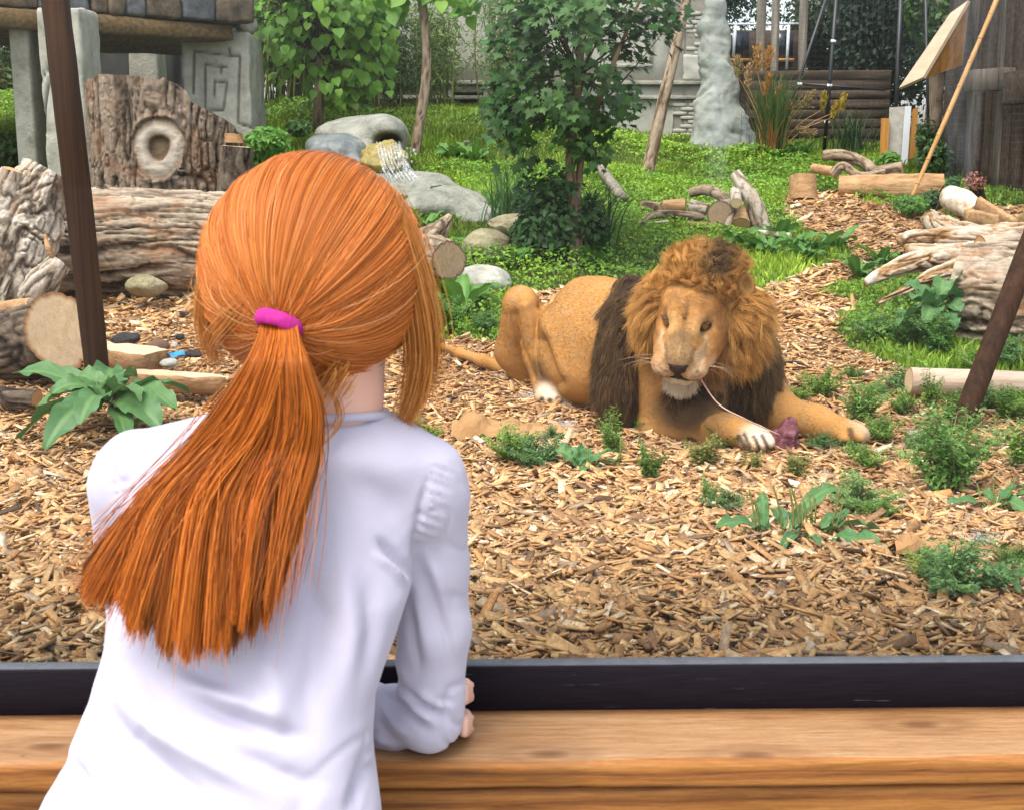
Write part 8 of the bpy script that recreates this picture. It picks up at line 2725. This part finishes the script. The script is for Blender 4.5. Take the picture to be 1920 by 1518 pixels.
phi = r_.uniform(0, 2*np.pi, N_); rr0 = np.sqrt(r_.random(N_))
k = 22
tt = np.linspace(0, 1, k)[None]
a0 = np.clip(.65 * ga[lock] + .45 * r_.uniform(-1, 1, N_), -1, 1)
a1 = np.clip(ga[lock] + r_.normal(0, .055, N_), -1, 1)
bb_ = (np.sin(phi) * rr0 * .55 + gb[lock] * .6)[:, None] * np.ones((1, k))
bb_ = bb_ * (.6 + .4 * np.sin(tt * 3.1)) + (gb[lock][:, None] * .35 * tt)
K = pony(a0[:, None], a1[:, None], bb_, tt, (gcut[lock] + r_.normal(0, 13, N_) + 80 * r_.random(N_) ** 4 * (np.abs(a1) < .75))[:, None], (gwig[lock] * np.ones(N_) + r_.normal(0, .25, N_))[:, None])
one = np.ones((ng, 1))
KC = pony(ga[:, None], ga[:, None], (gb * .6)[:, None] + (gb * .35)[:, None] * tt, np.repeat(tt, ng, 0), gcut[:, None], gwig[:, None])
tipw = (.72 * smooth(.55, 1.0, tt[0]))[None, :, None]
K = K * (1 - tipw) + (KC[lock] + (K[:, -1:] - KC[lock][:, -1:]) * np.array([.25, .5, .9])) * tipw
ph = r_.uniform(0, 6.28, ng)
K = K + np.stack([.0034 * np.sin(tt * 6 + ph[lock][:, None]) * tt, 0 * tt * ph[lock][:, None], .0 * tt * ph[lock][:, None]], -1)
# a few stray strands leave the bundle
stray = r_.random(N_) < .03
K = K + stray[:, None, None] * r_.normal(0, 1, (N_, 1, 3)) * (.012 * tt[0] ** 1.6)[None, :, None]
dk = r_.choice([.36, .68, 1.0, 1.25], ng, p=[.16, .24, .38, .22])
col = hcol(N_, (.29, .066, .006), (.66, .20, .023)) * (dk[lock] * r_.uniform(.85, 1.15, N_))[:, None]
pt = np.linspace(0, .90, 26)
m = 16
qa_ = np.linspace(0, 2*np.pi, m, endpoint=False)
Vp = pony(.74 * np.cos(qa_)[:, None], .74 * np.cos(qa_)[:, None], .35 * np.sin(qa_)[:, None] * np.ones((1, 26)), pt[None], 20.0).transpose(1, 0, 2).reshape(-1, 3)
Fl = [(i*m + j, i*m + (j+1) % m, (i+1)*m + (j+1) % m, (i+1)*m + j) for i in range(25) for j in range(m)] + [tuple(range(m)), tuple(range(25*m, 26*m))[::-1]]
pony_o = obj('ponytail', Vp, Fl, M_HAIRBASE, girl)
curves('ponytail_strands', K, np.array([.0003] * (k - 3) + [.00028, .00022, .00012]), M_HAIRC, pony_o, np.clip(col, 0, 1))

# loose hair: face-framing lock at the right, wisps at the left and flyaways
def loose(ctrls, n, spread0, spread1, rad, lo=(.38, .13, .02), hi=(.70, .33, .09)):
    P = spline(ctrls, 12)
    tq = np.linspace(0, 1, 12)
    off = r_.normal(0, 1, (n, 1, 3)); off2 = r_.normal(0, 1, (n, 1, 3))
    Kk = P[None] + off * (spread0 * (1 - tq) + spread1 * tq)[None, :, None] + off2 * (spread1 * .5 * np.sin(tq * 3.1))[None, :, None]
    ends = r_.uniform(.6, 1.0, n)
    out = np.empty_like(Kk)
    for j in range(3):
        for i in range(n):
            out[i, :, j] = np.interp(tq * ends[i], tq, Kk[i, :, j])
    return out, hcol(n, lo, hi)
sets = [loose([Wg(742, 430, 1.10), Wg(770, 520, 1.11), Wg(788, 610, 1.12), Wg(790, 690, 1.13), Wg(772, 760, 1.135), Wg(745, 815, 1.14)], 800, .006, .0065, 0),
        loose([Wg(720, 380, 1.11), Wg(762, 470, 1.12), Wg(784, 560, 1.13), Wg(796, 640, 1.14), Wg(792, 720, 1.15)], 500, .006, .005, 0),
        loose([Wg(440, 420, 1.10), Wg(404, 500, 1.10), Wg(386, 580, 1.11), Wg(392, 640, 1.12), Wg(412, 690, 1.13)], 420, .005, .004, 0),
        loose([Wg(470, 560, 1.05), Wg(430, 600, 1.06), Wg(400, 640, 1.08), Wg(420, 680, 1.10)], 60, .004, .004, 0),
        loose([Wg(600, 720, 1.06), Wg(628, 745, 1.07), Wg(636, 790, 1.07), Wg(600, 835, 1.055), Wg(575, 850, 1.05)], 14, .0012, .002, 0),
        loose([Wg(575, 690, 1.03), Wg(592, 760, 1.03), Wg(590, 850, 1.03), Wg(560, 930, 1.02), Wg(540, 980, 1.01)], 40, .002, .004, 0),
        loose([Wg(470, 690, 1.02), Wg(420, 760, 1.02), Wg(370, 840, 1.03), Wg(330, 900, 1.03)], 60, .003, .006, 0),
        loose([Wg(640, 700, 1.06), Wg(625, 725, 1.065), Wg(612, 742, 1.07)], 120, .006, .006, 0)]
curves('loose_strands', np.concatenate([a for a, b in sets]), np.array([.00026] * 9 + [.0002, .00015, .0001]), M_HAIRC, hair, np.concatenate([b for a, b in sets]))
n = 50
sel = r_.choice(len(K0), n, replace=False)
Kf = HC + (K0[sel] - HC) * (1.012 + .02 * r_.random((n, 1, 1)))
Kf = Kf + r_.normal(0, 1, (n, 1, 3)) * (.006 * np.sin(np.linspace(0, 3.1, Kf.shape[1])))[None, :, None]
curves('flyaway_strands', Kf[:, :-2], .00015, M_HAIRC, hair, hcol(n, (.62, .32, .10), (.80, .52, .26)))
